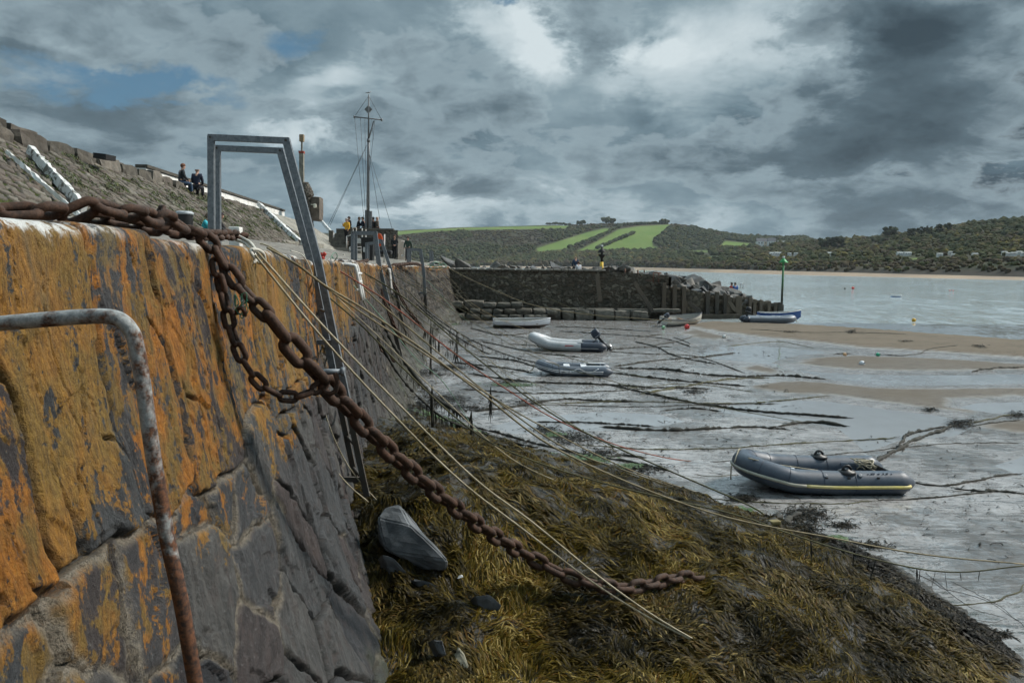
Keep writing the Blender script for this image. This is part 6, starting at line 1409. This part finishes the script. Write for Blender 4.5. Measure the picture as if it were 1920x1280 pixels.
# ================================================================ mooring lines
M_ROPE = {'cream': simple('cream rope', (.36, .31, .22), .9, var=.3, sc=30, bump=.5, dirt=(.20, .17, .10)), 'tan': simple('tan rope', (.21, .17, .10), .9, var=.35, sc=20, bump=.5, dirt=(.09, .08, .045)), 'olive': simple('olive weedy rope', (.075, .070, .030), .9, var=.4, sc=10, bump=.5, dirt=(.03, .03, .015)),
          'dark': simple('black weedy rope', (.020, .019, .013), .85, var=.5, sc=8, bump=.6), 'red': simple('faded red rope', (.25, .065, .04), .9, var=.3, sc=20, dirt=(.12, .07, .04)), 'green': simple('pale green rope', (.16, .27, .20), .9, var=.25, sc=20), 'white': simple('white rope', (.52, .50, .44), .9, var=.2, sc=30, bump=.5)}
def weedy(b, P, n, lo, hi, sz):                  # ribbons of weed hanging from a line
    for _ in range(n):
        f = random.uniform(lo, hi)*(len(P)-1); i = int(f); p = P[i].lerp(P[min(i+1, len(P)-1)], f-i); l = random.uniform(.3, 1.0)*sz; w_ = random.uniform(.02, .05)*sz*.8
        a = random.uniform(0, PI); d = Vector((math.cos(a), math.sin(a), 0))*w_; k = Vector((random.uniform(-.2, .2), random.uniform(-.2, .2), 0))*l
        zb = max(p.z-l, .01); q1 = Vector((p.x+k.x*.5, p.y+k.y*.5, (p.z+zb)/2)); q2 = Vector((p.x+k.x, p.y+k.y, zb))
        v = [b.verts.new(x) for x in (p-d*.5, p+d*.5, q1+d, q1-d, q2+d*.3, q2-d*.3)]; b.faces.new((v[0], v[1], v[2], v[3])); b.faces.new((v[3], v[2], v[4], v[5]))
def line(label, wps, r, mk, Y0=None, Y1=None, name='mooring_rope', rough=0, hang=None, world=None, sub=8, ground=False, group=None):
    if world is not None: P = world
    elif ground: r *= .62; P = [hit(a+random.uniform(-4, 4), c+random.uniform(-.8, .8), r*.6) for a, c in wps]
    else:
        end = hit(*wps[-1]) if Y1 is None else None
        P = wl(wps, Y0 if Y0 else TYp(wps[0][0]), end.y if end is not None else Y1)
    P = cat(P, sub)
    if ground:
        sd_ = random.uniform(0, 99); L_ = len(P)
        for i_, p_ in enumerate(P):
            q_ = i_/L_*9*max(1, abs(wps[-1][0]-wps[0][0])/150); p_.y += .06*float(fbm(np.array([q_]), np.array([sd_]), 301, 3)[0])*(p_.y/14); p_.x += .04*float(fbm(np.array([q_]), np.array([sd_+7]), 302, 2)[0])
            p_.z = ground_h(p_.x, p_.y)+r*.35
    b = BM(); r = r if ground else r*.8 if Y0 else r*.56
    if rough:
        Q = resample(P, max(r*2.5, .05)); rs = [r*(1+rough*random.uniform(-.6, 1.0)*(1 if random.random() < .7 else 1.8)) for _ in Q]; Q = [p+Vector((0, 0, random.uniform(-.2, .3)*r)) for p in Q]; n_ = len(Q)
        if ground: rs = [k_*min(1, .15+min(i_, n_-1-i_)/6)*(.55+.9*vnoise(np.array([i_*.23]), np.array([r*77]), 303)[0]) for i_, k_ in enumerate(rs)]
        tube(b, Q, rs, 6)
    else: tube(b, P, r, 6)
    if hang: root = obj(name, b, M_ROPE[mk]); tag(root, label, 'rope', group); b2 = BM(); weedy(b2, P, *hang); tag(obj('hanging_weed', b2, M_ROPE['dark'], root), kind='stuff')
    else: tag(obj(name, b, M_ROPE[mk]), label, 'rope', group)
    return P
# knot and loops of white rope at the mooring post
b = BM()
kc = at(462, 452, 5.0)
path = [deckp(444, 12)+Vector((0, 0, .12))]
for wps in ([(430, 440), (445, 446), (460, 450), (472, 462), (478, 480), (486, 493), (496, 490), (494, 476), (482, 468), (470, 470), (478, 484)], [(436, 444), (450, 448), (466, 456), (474, 470), (480, 486), (474, 492), (470, 478), (476, 466)], [(425, 441), (444, 450), (462, 458), (470, 474), (476, 480)], [(440, 440), (456, 447), (470, 456), (480, 470), (490, 484)]):
    P = [at(a, c, 5.25-.4*(i/len(wps))+random.uniform(-.02, .02)) for i, (a, c) in enumerate(wps)]; tube(b, cat(P, 6), .0105, 8)
tag(obj('rope_knot', b, M_ROPE['white']), 'knot of white rope tied over the wall edge by the white post', 'rope')
line('upper of two taut cream ropes running from the white knot to the seaweed', [(482, 472), (607, 612), (745, 755), (890, 897), (1000, 980), (1120, 1078), (1220, 1150), (1309, 1203)], .0088, 'cream', 4.85)
line('lower of two taut cream ropes running from the white knot to the seaweed', [(478, 478), (600, 628), (730, 770), (862, 900), (985, 995), (1110, 1090), (1215, 1156), (1307, 1204)], .0088, 'cream', 4.8)
line('cream rope from the wall behind the nearest ladder, dropping right across the sand', [(500, 464), (560, 498), (610, 536), (690, 584), (800, 660), (900, 735), (1060, 850), (1330, 960), (1560, 1008), (1740, 1040), (1920, 1057)], .010, 'tan', 5.7, 8.6)
line('second cream rope close under the first behind the nearest ladder', [(505, 462), (570, 506), (640, 560), (760, 640), (880, 716), (1000, 790), (1180, 880), (1330, 930)], .010, 'tan', 5.8)
line('olive rope from the nearest ladder sagging low over the near sand', [(593, 537), (680, 612), (760, 694), (870, 795), (960, 848), (1130, 905), (1380, 965), (1480, 1000), (1640, 1048), (1780, 1072), (1920, 1060)], .010, 'olive', 8.0, 8.3, hang=(16, .62, .95, .3))
line('cream rope hanging down the wall beside the nearest ladder', [(520, 470), (545, 560), (560, 660), (580, 760), (610, 850), (650, 905), (690, 940)], .0075, 'cream', 6.1, 6.9)
line('second cream rope hanging down the wall, reaching the ladder foot', [(535, 475), (556, 560), (575, 660), (598, 740), (630, 830), (665, 890), (718, 950)], .0075, 'cream', 6.4, 7.2)
line('red rope running from the red heap out over the mud', [(605, 490), (660, 522), (730, 568), (800, 622), (880, 683), (960, 736), (1040, 785), (1150, 832), (1250, 858), (1320, 866), (1384, 866)], .012, 'red', 9.5, 16.6)
line('brown rope sagging beside the red one over the mud', [(664, 500), (760, 560), (880, 660), (1000, 752), (1100, 812), (1250, 880), (1400, 945), (1440, 970)], .016, 'olive', 15)
line('tan rope crossing under the red rope towards the weed edge', [(640, 500), (720, 575), (830, 668), (940, 758), (1060, 840), (1180, 885), (1290, 922)], .014, 'tan', 12)
line('pale green rope slanting down from the wall top by the white ladder', [(622, 480), (650, 520), (690, 566), (730, 612), (780, 672), (830, 715), (880, 790)], .010, 'green', 10.5)
for i, (wps, r, mk, lab) in enumerate((
    ([(700, 500), (780, 560), (880, 640), (1000, 745), (1160, 850)], .014, 'tan', 'tan rope from beside the second ladder to the weed clumps'),
    ([(706, 498), (790, 545), (900, 612), (1010, 672), (1150, 715), (1290, 752), (1500, 790)], .016, 'olive', 'olive rope passing in front of the small grey inflatable'),
    ([(720, 500), (800, 545), (900, 600), (1000, 660), (1080, 700)], .014, 'tan', 'tan rope ending beside the small grey inflatable'),
    ([(740, 502), (820, 552), (900, 592), (985, 640), (1100, 680), (1240, 715)], .018, 'olive', 'olive rope passing over the bow of the light grey inflatable'),
    ([(752, 500), (810, 530), (870, 560), (940, 600), (1010, 625)], .016, 'tan', 'tan rope slanting from the far wall to the mud before the white boat'),
    ([(770, 498), (815, 540), (850, 580), (880, 605)], .016, 'green', 'pale green rope falling steeply from the far wall corner'),
    ([(790, 498), (830, 530), (872, 575), (915, 608)], .018, 'cream', 'pale double rope falling from the far wall towards the white boat'),
    ([(815, 500), (845, 532), (880, 570), (925, 600)], .018, 'cream', 'pale rope from the pier corner down to the stern of the white boat'),
    ([(822, 499), (850, 528), (890, 572), (940, 603)], .016, 'tan', 'tan rope from the pier corner ending under the white boat'),
    ([(690, 520), (740, 590), (790, 660), (820, 720)], .012, 'tan', 'tan rope hanging close along the grey part of the wall'),
    ([(655, 505), (700, 600), (760, 690), (800, 750)], .012, 'olive', 'olive rope hanging slack along the wall before the second ladder'),
    ([(712, 505), (735, 560), (775, 620), (830, 660)], .012, 'tan', 'short tan rope swinging from the second ladder to the mud'),
    ([(600, 520), (640, 565), (720, 640), (830, 745), (960, 860), (1100, 925)], .0095, 'cream', 'long cream rope passing just below the tan pair'),
    ([(680, 508), (760, 575), (850, 640), (960, 700), (1060, 742)], .013, 'olive', 'dark olive rope reaching the mud between the two inflatables'))):
    line(lab, wps, r, mk, hang=(26, .3, .92, .28) if i in (1, 3, 9, 10, 13) else None)
line('long tan rope with white floats running from the pier corner along the ledge', [(838, 500), (870, 518), (930, 545), (1000, 572), (1090, 588), (1200, 597), (1260, 602)], .03, 'tan', 55, 50)
line('thin rope crossing the pier face above the white boat', [(850, 510), (950, 522), (1030, 560), (1110, 590), (1230, 608)], .022, 'olive', 56, 49)
# weedy chains and ropes slung from the wall to the mud
for wps, r, hang, lab in (([(770, 560), (830, 612), (900, 656), (1000, 698), (1090, 716), (1170, 712)], .045, (90, .15, .8, .55), 'chain hung with black weed reaching the bow of the small grey inflatable'),
                          ([(740, 560), (800, 620), (880, 680), (960, 712), (1060, 738), (1150, 742), (1250, 748)], .05, (120, .15, .72, .7), 'sagging chain thick with hanging weed below the small grey inflatable'),
                          ([(700, 560), (740, 650), (800, 730), (850, 768), (885, 790)], .07, (160, .35, .95, .3), 'thick rope of black weed lying against the wall foot'),
                          ([(690, 600), (750, 705), (820, 775), (880, 805), (950, 826), (1010, 840)], .040, (90, .3, .95, .55), 'weed hung chain dropping to the edge of the seaweed bank'),
                          ([(760, 540), (810, 590), (880, 635), (960, 668), (1050, 690)], .035, (70, .2, .9, .45), 'slack weedy chain behind the thicker hanging one')):
    line(lab, wps, r, 'dark', rough=.7, hang=hang, name='weedy_chain')
for px, y0, y1, Y, lab in ((808, 600, 700, 24, 'dark weed draped rope hanging vertically by the wall foot'), (810, 720, 800, 15.5, 'short weed draped rope hanging over the seaweed edge'), (857, 615, 665, 30, 'clump of black weed hanging from the chains near the wall'), (884, 770, 830, 15, 'small tassel of weed hanging above the bank'), (920, 725, 770, 18, 'ragged tuft of weed caught on the red rope')):
    b = BM(); P = [at(px, y0+(y1-y0)*k/6, Y) for k in range(7)]
    tube(b, P, [.012, .015, .02, .03, .025, .02, .01], 6); o = tag(obj('hanging_weed_rope', b, M_ROPE['dark']), lab, 'weed'); b2 = BM(); weedy(b2, P, 50, 0, 1, .35); tag(obj('fronds', b2, M_ROPE['dark'], o), kind='stuff')
# ground lines
G = [([(890, 770), (950, 765), (1050, 748), (1130, 752), (1200, 752)], .05, 'dark', 'knotty dark chain on the mud right of the weed clumps', .7), ([(1020, 757), (1200, 752), (1380, 755), (1560, 742)], .025, 'olive', 'long straight rope ending on the green weedy stretch of sand', .4), ([(1010, 760), (1190, 762), (1340, 758), (1460, 756)], .02, 'dark', 'long straight thin line over the pale wet mud', .4),
     ([(1130, 718), (1250, 745), (1330, 760), (1420, 770), (1500, 776), (1610, 784)], .05, 'dark', 'chain crossing the long pool to its muddy end', .6), ([(1150, 690), (1240, 692), (1330, 703), (1400, 706), (1470, 705), (1550, 711)], .06, 'dark', 'fat weedy rope along the sand to the forked end', .8), ([(1200, 738), (1280, 725), (1360, 712), (1440, 707)], .04, 'olive', 'weedy rope curving up to join the fat one', .6),
     ([(1150, 688), (1230, 676), (1300, 670), (1380, 661)], .05, 'dark', 'weedy rope pointing to the small pool', .7), ([(1190, 640), (1225, 650), (1260, 665), (1300, 675), (1345, 683)], .05, 'dark', 'dark chain running away across the mud from the light grey inflatable', .7), ([(1190, 632), (1245, 626)], .05, 'dark', 'short dark rope behind the light grey inflatable', .6), ([(1220, 648), (1270, 640), (1296, 632)], .04, 'dark', 'dark rope slanting towards the red buoy', .6), ([(1140, 655), (1200, 652), (1265, 650)], .04, 'dark', 'weedy line behind the stern of the light grey inflatable', .6), ([(1260, 632), (1285, 640), (1297, 645)], .035, 'dark', 'short bent line near the pale green buoy', .6),
     ([(1080, 835), (1250, 842), (1400, 838), (1520, 830), (1640, 823), (1690, 820)], .022, 'olive', 'long nearly level rope above the nearest dinghy', .3), ([(1330, 866), (1420, 862), (1520, 858), (1640, 844), (1750, 833), (1830, 831), (1920, 831)], .018, 'dark', 'thin level line just behind the nearest dinghy', .4), ([(1300, 890), (1340, 893), (1384, 890)], .012, 'olive', 'short rope from the bow of the nearest dinghy', .2),
     ([(1625, 873), (1660, 856), (1690, 838), (1720, 822), (1760, 808), (1795, 797)], .05, 'dark', 'thick weedy chain from the nearest dinghy stern to the weed heap', .8), ([(1690, 832), (1700, 818), (1720, 808), (1760, 801), (1795, 797)], .035, 'dark', 'second chain strand curving to the weed heap', .7), ([(1812, 795), (1850, 787), (1885, 779), (1910, 778)], .03, 'olive', 'rope leading right from the weed heap to the frame edge', .4), ([(1812, 799), (1860, 796), (1925, 790)], .03, 'dark', 'lower rope leading right from the weed heap', .4),
     ([(1705, 903), (1760, 910), (1820, 903), (1870, 894), (1925, 888)], .03, 'dark', 'weedy rope trailing right from the nearest dinghy stern', .5), ([(1640, 939), (1720, 934), (1800, 928), (1860, 921), (1925, 922)], .022, 'dark', 'rope trailing right from under the nearest dinghy', .5), ([(1780, 915), (1830, 920), (1880, 922), (1925, 926)], .03, 'dark', 'ragged weedy rope joining the trailing ropes', .8), ([(1330, 935), (1440, 943), (1560, 945), (1650, 940)], .016, 'olive', 'rope passing in front of the nearest dinghy on the sand', .3),
     ([(1440, 990), (1480, 975), (1505, 962), (1530, 948)], .05, 'dark', 'weed covered chain stub pointing at the nearest dinghy', .9), ([(1405, 621), (1425, 622), (1500, 627), (1600, 628), (1700, 631)], .03, 'dark', 'thin rope stretched along the dry sand bar', .3), ([(1640, 664), (1690, 667), (1730, 662), (1770, 655), (1800, 652)], .03, 'dark', 'rope curling from the emerald buoy over the sand bar', .4), ([(1560, 664), (1600, 662)], .04, 'dark', 'dark rope scrap beside the peach buoy', .6), ([(1820, 697), (1860, 692), (1925, 690)], .04, 'dark', 'dark rope at the right edge of the far pool', .6),
     ([(960, 645), (1050, 652), (1100, 660)], .03, 'dark', 'dark line beside the bow of the light grey inflatable', .6), ([(880, 616), (940, 628), (1000, 622)], .05, 'dark', 'weedy line on the mud before the white boat', .8), ([(1150, 730), (1290, 720), (1420, 735)], .018, 'olive', 'faint rope over the pale mud right of the small grey inflatable', .3), ([(890, 800), (1000, 830), (1080, 848), (1190, 868), (1260, 885)], .035, 'dark', 'dark chain along the margin of the seaweed bank', .8), ([(1360, 650), (1460, 640), (1530, 652)], .025, 'olive', 'thin line dipping into the small pool', .3),
     ([(1770, 1132), (1850, 1130), (1905, 1112), (1918, 1095), (1925, 1085)], .014, 'olive', 'brown hose curving over the sand at the right edge', .2), ([(1780, 1090), (1830, 1110), (1870, 1135), (1925, 1180)], .004, 'dark', 'fine fishing line loop on the sand', 0), ([(1740, 1075), (1790, 1120), (1850, 1150), (1880, 1160), (1860, 1168), (1800, 1150)], .004, 'dark', 'fine tangled fishing line by the brown hose', 0), ([(1700, 1065), (1760, 1100), (1840, 1125), (1910, 1165)], .004, 'dark', 'fine line stretched slack below the olive rope', 0)]
for wps, r, mk, lab, ro in G:
    line(lab, wps, r, mk, ground=True, rough=ro, name='ground_rope')
EX = [([(905, 640), (1000, 660), (1090, 670)], 'dark chain on the mud left of the small grey inflatable'), ([(930, 625), (990, 634), (1010, 645)], 'short dark chain at the bow of the light grey inflatable'), ([(1140, 660), (1220, 664), (1310, 668), (1400, 700)], 'long dark line past the stern of the light grey inflatable'), ([(900, 668), (960, 675), (1008, 690)], 'dark line running to the bow of the small grey inflatable'), ([(1150, 700), (1260, 712), (1400, 724)], 'dark rope running right from the small grey inflatable stern'),
      ([(880, 700), (990, 716), (1100, 720), (1220, 726), (1330, 728)], 'long wavering dark line below the small grey inflatable'), ([(850, 680), (940, 690), (1005, 700)], 'weedy line left of the small grey inflatable'), ([(870, 730), (1000, 738), (1150, 733), (1290, 722)], 'dark rope sweeping across the pale mud to the fat weedy rope'), ([(1050, 620), (1150, 628), (1240, 634), (1300, 650)], 'thin dark line from the white boat towards the red buoy'), ([(1040, 612), (1120, 616), (1230, 622)], 'dark thread of weed along the far mud by the white boat'), ([(1120, 800), (1260, 806), (1400, 800), (1480, 806)], 'faint dark line in the long pool'), ([(1000, 790), (1120, 792), (1230, 800)], 'faint dark line left of the long pool'), ([(1240, 770), (1300, 765), (1360, 770)], 'dark scrap of rope by the chain in the long pool'), ([(900, 830), (1010, 852), (1130, 862), (1230, 858)], 'dark ragged line beside the weed clumps'), ([(1440, 800), (1520, 792), (1600, 800)], 'doubled thin rope lying in the long pool')]
for wps, lab in EX: line(lab, wps, random.choice((.03, .04, .05)), 'dark', ground=True, rough=.7, name='ground_rope')
# red rope heap and hoses on the wall top
b = BM(); Y = 9.3
for k in range(7):
    P = [at(585+random.uniform(-4, 24), 481+random.uniform(-6, 7), Y+random.uniform(-.1, .1)) for _ in range(7)]; tube(b, cat(P, 6), .013, 6)
tube(b, cat([at(598, 486, Y), at(604, 482, Y), at(610, 474, Y)], 5), .022, 8)
tag(obj('rope_heap', b, simple('bright red rope', (.42, .045, .035), .85, sc=20)), 'tangled heap of bright red rope on the wall top', 'rope')
for wps, mk, lab in (([(505, 462), (495, 458), (488, 457), (500, 460), (512, 466)], 'cream', 'loop of cream rope on the wall top left of the nearest ladder'), ([(545, 470), (566, 478), (580, 500), (588, 530), (585, 560)], 'white', 'slack white rope hanging at the nearest ladder'), ([(620, 486), (624, 476), (630, 474), (632, 482), (626, 490)], 'green', 'small loop of green twine on the wall top'), ([(800, 494), (815, 490), (830, 493), (826, 500)], 'white', 'white twine tangle at the end of the wall')):
    line(lab, wps, .009 if wps[0][0] < 640 else .02, mk, None, TYp(wps[-1][0])*.995, name='rope_loop')
b = BM(); tube(b, cat([at(800+i*9+random.uniform(-5, 5), 495+random.uniform(-5, 8), 50) for i in range(5)]+[at(806, 502, 50), at(818, 491, 50), at(830, 500, 52)], 5), .03, 5); tag(obj('rope_heap', b, M_ROPE['green']), 'pale green and white rope tangle by the pier corner', 'rope')
# twine on the chain
b = BM()
for k in range(5): tube(b, cat([at(445+random.uniform(-6, 22), 560+random.uniform(-10, 34), 3.94) for _ in range(5)], 5), .0022, 5)
tag(obj('twine', b, simple('green twine', (.03, .14, .08), .8)), 'scraps of green twine tangled in the chains', 'twine')
b = BM(); tube(b, cat([at(443, 588, 3.97), at(445, 580, 3.95), at(452, 577, 3.94), at(459, 584, 3.94), at(459, 592, 3.95)], 6), .011, 8); tag(obj('iron_hook', b, M_RUST), 'rusty open iron hook hanging from the chain', 'hook')
# ================================================================ rocks
M_ROCK = mat('grey armour stone', lambda t, p: (lambda n, f, r: {'Base Color': t.mix(t.map(f, .55, .75, 0, .5), t.mix(t.map(n, .35, .65), t.mix(r, (.022, .024, .026), (.055, .048, .040)), t.mix(r, (.075, .080, .084), (.19, .172, .145))), (.22, .22, .21)), 'Roughness': .8, 'Normal': t.bump(t.math('ADD', n, f), .6, .05)})(t.noise(t.geo(), 1.8, 6, .65), t.noise(t.geo(), 11, 5, .7), t.rnd()))
def rock_mesh(s, n=15, bev=.06, seed=None):
    b = BM(); 
    for _ in range(n):
        v = Vector([random.gauss(0, 1) for _ in range(3)]).normalized(); k = random.uniform(.82, 1.0)
        v = Vector((max(-.72, min(.72, v.x)), max(-.72, min(.72, v.y)), max(-.66, min(.66, v.z))))*k*1.25
        b.verts.new((v.x*s[0]/2, v.y*s[1]/2, v.z*s[2]/2))
    r = bmesh.ops.convex_hull(b, input=b.verts); bmesh.ops.delete(b, geom=[g for g in r['geom_interior'] if isinstance(g, bmesh.types.BMVert)], context='VERTS')
    bmesh.ops.dissolve_limit(b, angle_limit=.25, verts=b.verts, edges=b.edges)
    bmesh.ops.bevel(b, geom=list(b.edges), offset=bev*min(s), segments=1, affect='EDGES', clamp_overlap=True)
    me = bpy.data.meshes.new('boulder'); b.to_mesh(me); b.free(); return me
ROCKS = [rock_mesh((1, random.uniform(.7, 1), random.uniform(.5, .8)), random.choice((9, 11, 13)), .03) for _ in range(14)]
def boulder(p, s, label, grp=None, name='boulder'):
    o = obj(name, random.choice(ROCKS), None); 
    if not o.data.materials: o.data.materials.append(M_ROCK)
    o.location = p; o.scale = (s*random.uniform(.85, 1.2),)*2+(s*random.uniform(.8, 1.15),); o.rotation_euler = (random.uniform(-.5, .5), random.uniform(-.5, .5), random.uniform(0, 6.3)); return tag(o, label, 'boulder', grp)
prof = ([1130, 1160, 1190, 1220, 1250, 1270, 1300, 1330, 1360, 1400, 1440, 1464], [497, 497, 502, 505, 507, 511, 515, 520, 532, 549, 564, 574])
base = ([1130, 1180, 1240, 1262, 1325, 1365, 1405, 1464], [508, 520, 533, 536, 548, 556, 562, 574])
nb = 0
for row in range(7):
    for px in range(1135 if row > 5 else 1238, 1462, 16):
        px_ = px+random.uniform(-6, 6); f = row/6; yt = np.interp(px_, *prof); yb = np.interp(px_, *base)+1
        Yq = 59.2+3.4*np.clip((px_-1240)/222, 0, 1)+row*.55+.3; py = yb+(yt+5-yb)*f
        if yb-yt < 8 and row % 2: continue
        s = random.uniform(1.0, 2.2)*(1.15 if row > 3 else .85)
        if yb-yt < 14: s *= .8
        p = at(px_, py+s*5, Yq); boulder(p, s, 'grey boulder in the riprap heap behind the timber groyne', 'riprap boulders'); nb += 1
for px, py, s, lab in ((845, 491, 2.0, 'big brown boulder at the pier end of the quay'), (868, 494, 1.7, 'second brownish boulder right of the biggest one on the quay end'), (820, 497, .9, 'small low boulder left of the big brown one'), (928, 496, 1.6, 'dark rounded boulder alone behind the pier capping'), (950, 499, .8, None), (960, 500, .9, None), (975, 501, .8, None), (990, 501, .8, None), (1000, 501, .9, None), (1018, 499, 1.2, 'dark boulder behind the pier left of the seated couple'), (1030, 501, .8, None), (1040, 497, 1.3, 'pale upright boulder behind the pier near the seated couple'), (1053, 502, .8, None), (1066, 502, .8, None), (1098, 503, .8, None), (1108, 503, .9, None), (1118, 502, 1.0, None), (1140, 502, 1.1, None), (1150, 504, 1.0, None), (1165, 505, 1.1, None), (1180, 510, 1.0, None), (1195, 512, 1.0, None), (1208, 515, 1.1, None), (1172, 500, 1.3, None), (940, 500, .8, None), (905, 500, .7, None)):
    p = at(px, py, 63.5 if px < 880 else 62.0); boulder(p-Vector((0, 0, s*.1)), s, lab or 'small boulder in the line along the back of the pier', None if lab else 'boulders along the pier back')
# rusty rail posts on the pier
post_rail('rusty_rail', 'rusty post and rail fence among the pier boulders', [(1172, 503, 517), (1196, 506, 527), (1225, 511, 531), (1235, 512, 531)], [((1184, 519), (1209, 519)), ((1208, 506), (1208, 511)), ((1210, 526), (1226, 526)), ((1225, 511), (1240, 512))], 59, simple('rusty iron', (.12, .06, .04), .8), .06)
b = BM(); tube(b, cat([at(1388, 541, 64), at(1388, 533, 64), at(1390, 531, 64), at(1393, 533, 64), at(1393, 541, 64)], 4), .03, 6); tag(obj('steel_hoop', b, M_CHROME), 'thin steel hoop rail at the end of the boulders', 'rail')
# near rock and slabs at the wall foot
M_SLATE = mat('wet slate boulder', lambda t, p: (lambda g, n, f: {'Base Color': t.mix(t.map(n, .35, .65), (.045, .049, .053), (.125, .131, .137)), 'Roughness': t.map(f, .3, .7, .5, .75), 'Normal': t.bump(t.math('ADD', g, t.math('MULTIPLY', f, .5)), .35, .015)})(t.noise(t.scale(t.geo(), (6, 20, 20), (.2, .5, .3)), 1, 6, .65), t.noise(t.geo(), 5, 6, .65), t.noise(t.geo(), 40, 5, .7)))
def hull_rock(name, pts, label, m, bev=.015, cat_='rock', sub=True):
    b = BM()
    for p in pts: b.verts.new(p)
    r = bmesh.ops.convex_hull(b, input=b.verts); bmesh.ops.delete(b, geom=[g for g in r['geom_interior'] if isinstance(g, bmesh.types.BMVert)], context='VERTS')
    bmesh.ops.dissolve_limit(b, angle_limit=.12, verts=b.verts, edges=b.edges); bmesh.ops.bevel(b, geom=list(b.edges), offset=bev, segments=3, affect='EDGES')
    if sub:
        bmesh.ops.triangulate(b, faces=b.faces); bmesh.ops.subdivide_edges(b, edges=list(b.edges), cuts=4, use_grid_fill=True); b.normal_update()
        co = np.array([v.co[:] for v in b.verts]); d = fbm(co[:, 0]*7+co[:, 2]*5, co[:, 1]*7+co[:, 2]*7, 201, 5)
        for v, k in zip(b.verts, d): v.co += v.normal*float(k)*.015
    return tag(obj(name, b, m, None, False), label, cat_)
Yr = 6.55
hull_rock('fallen_block', [at(722, 950, Yr+.15), at(748, 946, Yr+.1), at(708, 970, Yr), at(712, 1015, Yr-.12), at(724, 1032, Yr-.22), at(770, 985, Yr-.15), at(838, 1050, Yr-.35), at(838, 1068, Yr-.35), at(800, 1070, Yr-.30), at(790, 1000, Yr+.35), at(836, 1048, Yr+.1), at(760, 960, Yr+.45), at(715, 1030, Yr+.2)], 'large grey angular block lying at the wall foot below the ladder', M_SLATE, .012)
def flat_slab(pp, Y, th, label):
    hull_rock('flat_slab', [at(a, c, Y) for a, c in pp]+[at(a, c, Y)+Vector((-.05, .06, -th)) for a, c in pp], label, M_SLATE, .006, 'slab')
flat_slab([(775, 1085), (800, 1088), (848, 1112), (845, 1122), (790, 1108)], 6.1, .06, 'thin dark slab half buried right of the wall foot')
flat_slab([(718, 1040), (738, 1045), (768, 1080), (766, 1100), (730, 1075)], 6.2, .06, 'flat grey slab leaning against the wall under the large block')
flat_slab([(893, 1118), (918, 1115), (940, 1135), (930, 1152), (900, 1140)], 6.0, .05, 'small blue grey slab among the seaweed')
flat_slab([(812, 1198), (830, 1200), (838, 1228), (825, 1225)], 5.3, .05, 'narrow slab end poking out of the seaweed near the pale stone')
h = hit(862, 1245); 
hull_rock('pale_stone', [at(858, 1212, h.y), at(872, 1225, h.y), at(882, 1258, h.y-.05), at(848, 1255, h.y-.05), at(846, 1235, h.y), at(866, 1216, h.y+.15), at(880, 1262, h.y+.1)], 'pale triangular stone standing in the seaweed at the bottom', simple('pale stone', (.30, .28, .21), .85, sc=14), .004)
h = hit(862, 1088, .05); b = BM(); vv = [b.verts.new(h+Vector(o)) for o in ((-.02, 0, .0), (.025, .01, .01), (.02, .03, .02), (-.01, .04, .01), (.01, .02, .025))]; bmesh.ops.convex_hull(b, input=b.verts); tag(obj('paper_scrap', b, simple('white scrap', (.55, .56, .57), .7)), 'small white scrap of litter on the seaweed', 'litter')
h = hit(1452, 985, .02); b = BM(); box(b, (0, 0, .04), (.15, .10, .06), Matrix.Translation(h) @ Matrix.Rotation(.3, 4, 'Z'), bev=.02); tag(obj('yellow_stone', b, simple('ochre stone', (.16, .13, .05), .8, sc=14)), 'ochre stone at the edge of the bank by the green algae', 'stone')

# thin sea air between here and the far shore
b = BM(); box(b, (0, 1250, 90), (4400, 2640, 190)); hz = obj('haze', b); tag(hz, kind='stuff')
hm = bpy.data.materials.new('sea air'); hm.use_nodes = True; nt = hm.node_tree; nt.nodes.remove(nt.nodes['Principled BSDF']); pv = nt.nodes.new('ShaderNodeVolumePrincipled'); pv.inputs['Color'].default_value = (.80, .88, .95, 1); pv.inputs['Density'].default_value = .00005; nt.links.new(pv.outputs[0], nt.nodes['Material Output'].inputs['Volume']); hz.data.materials.append(hm)
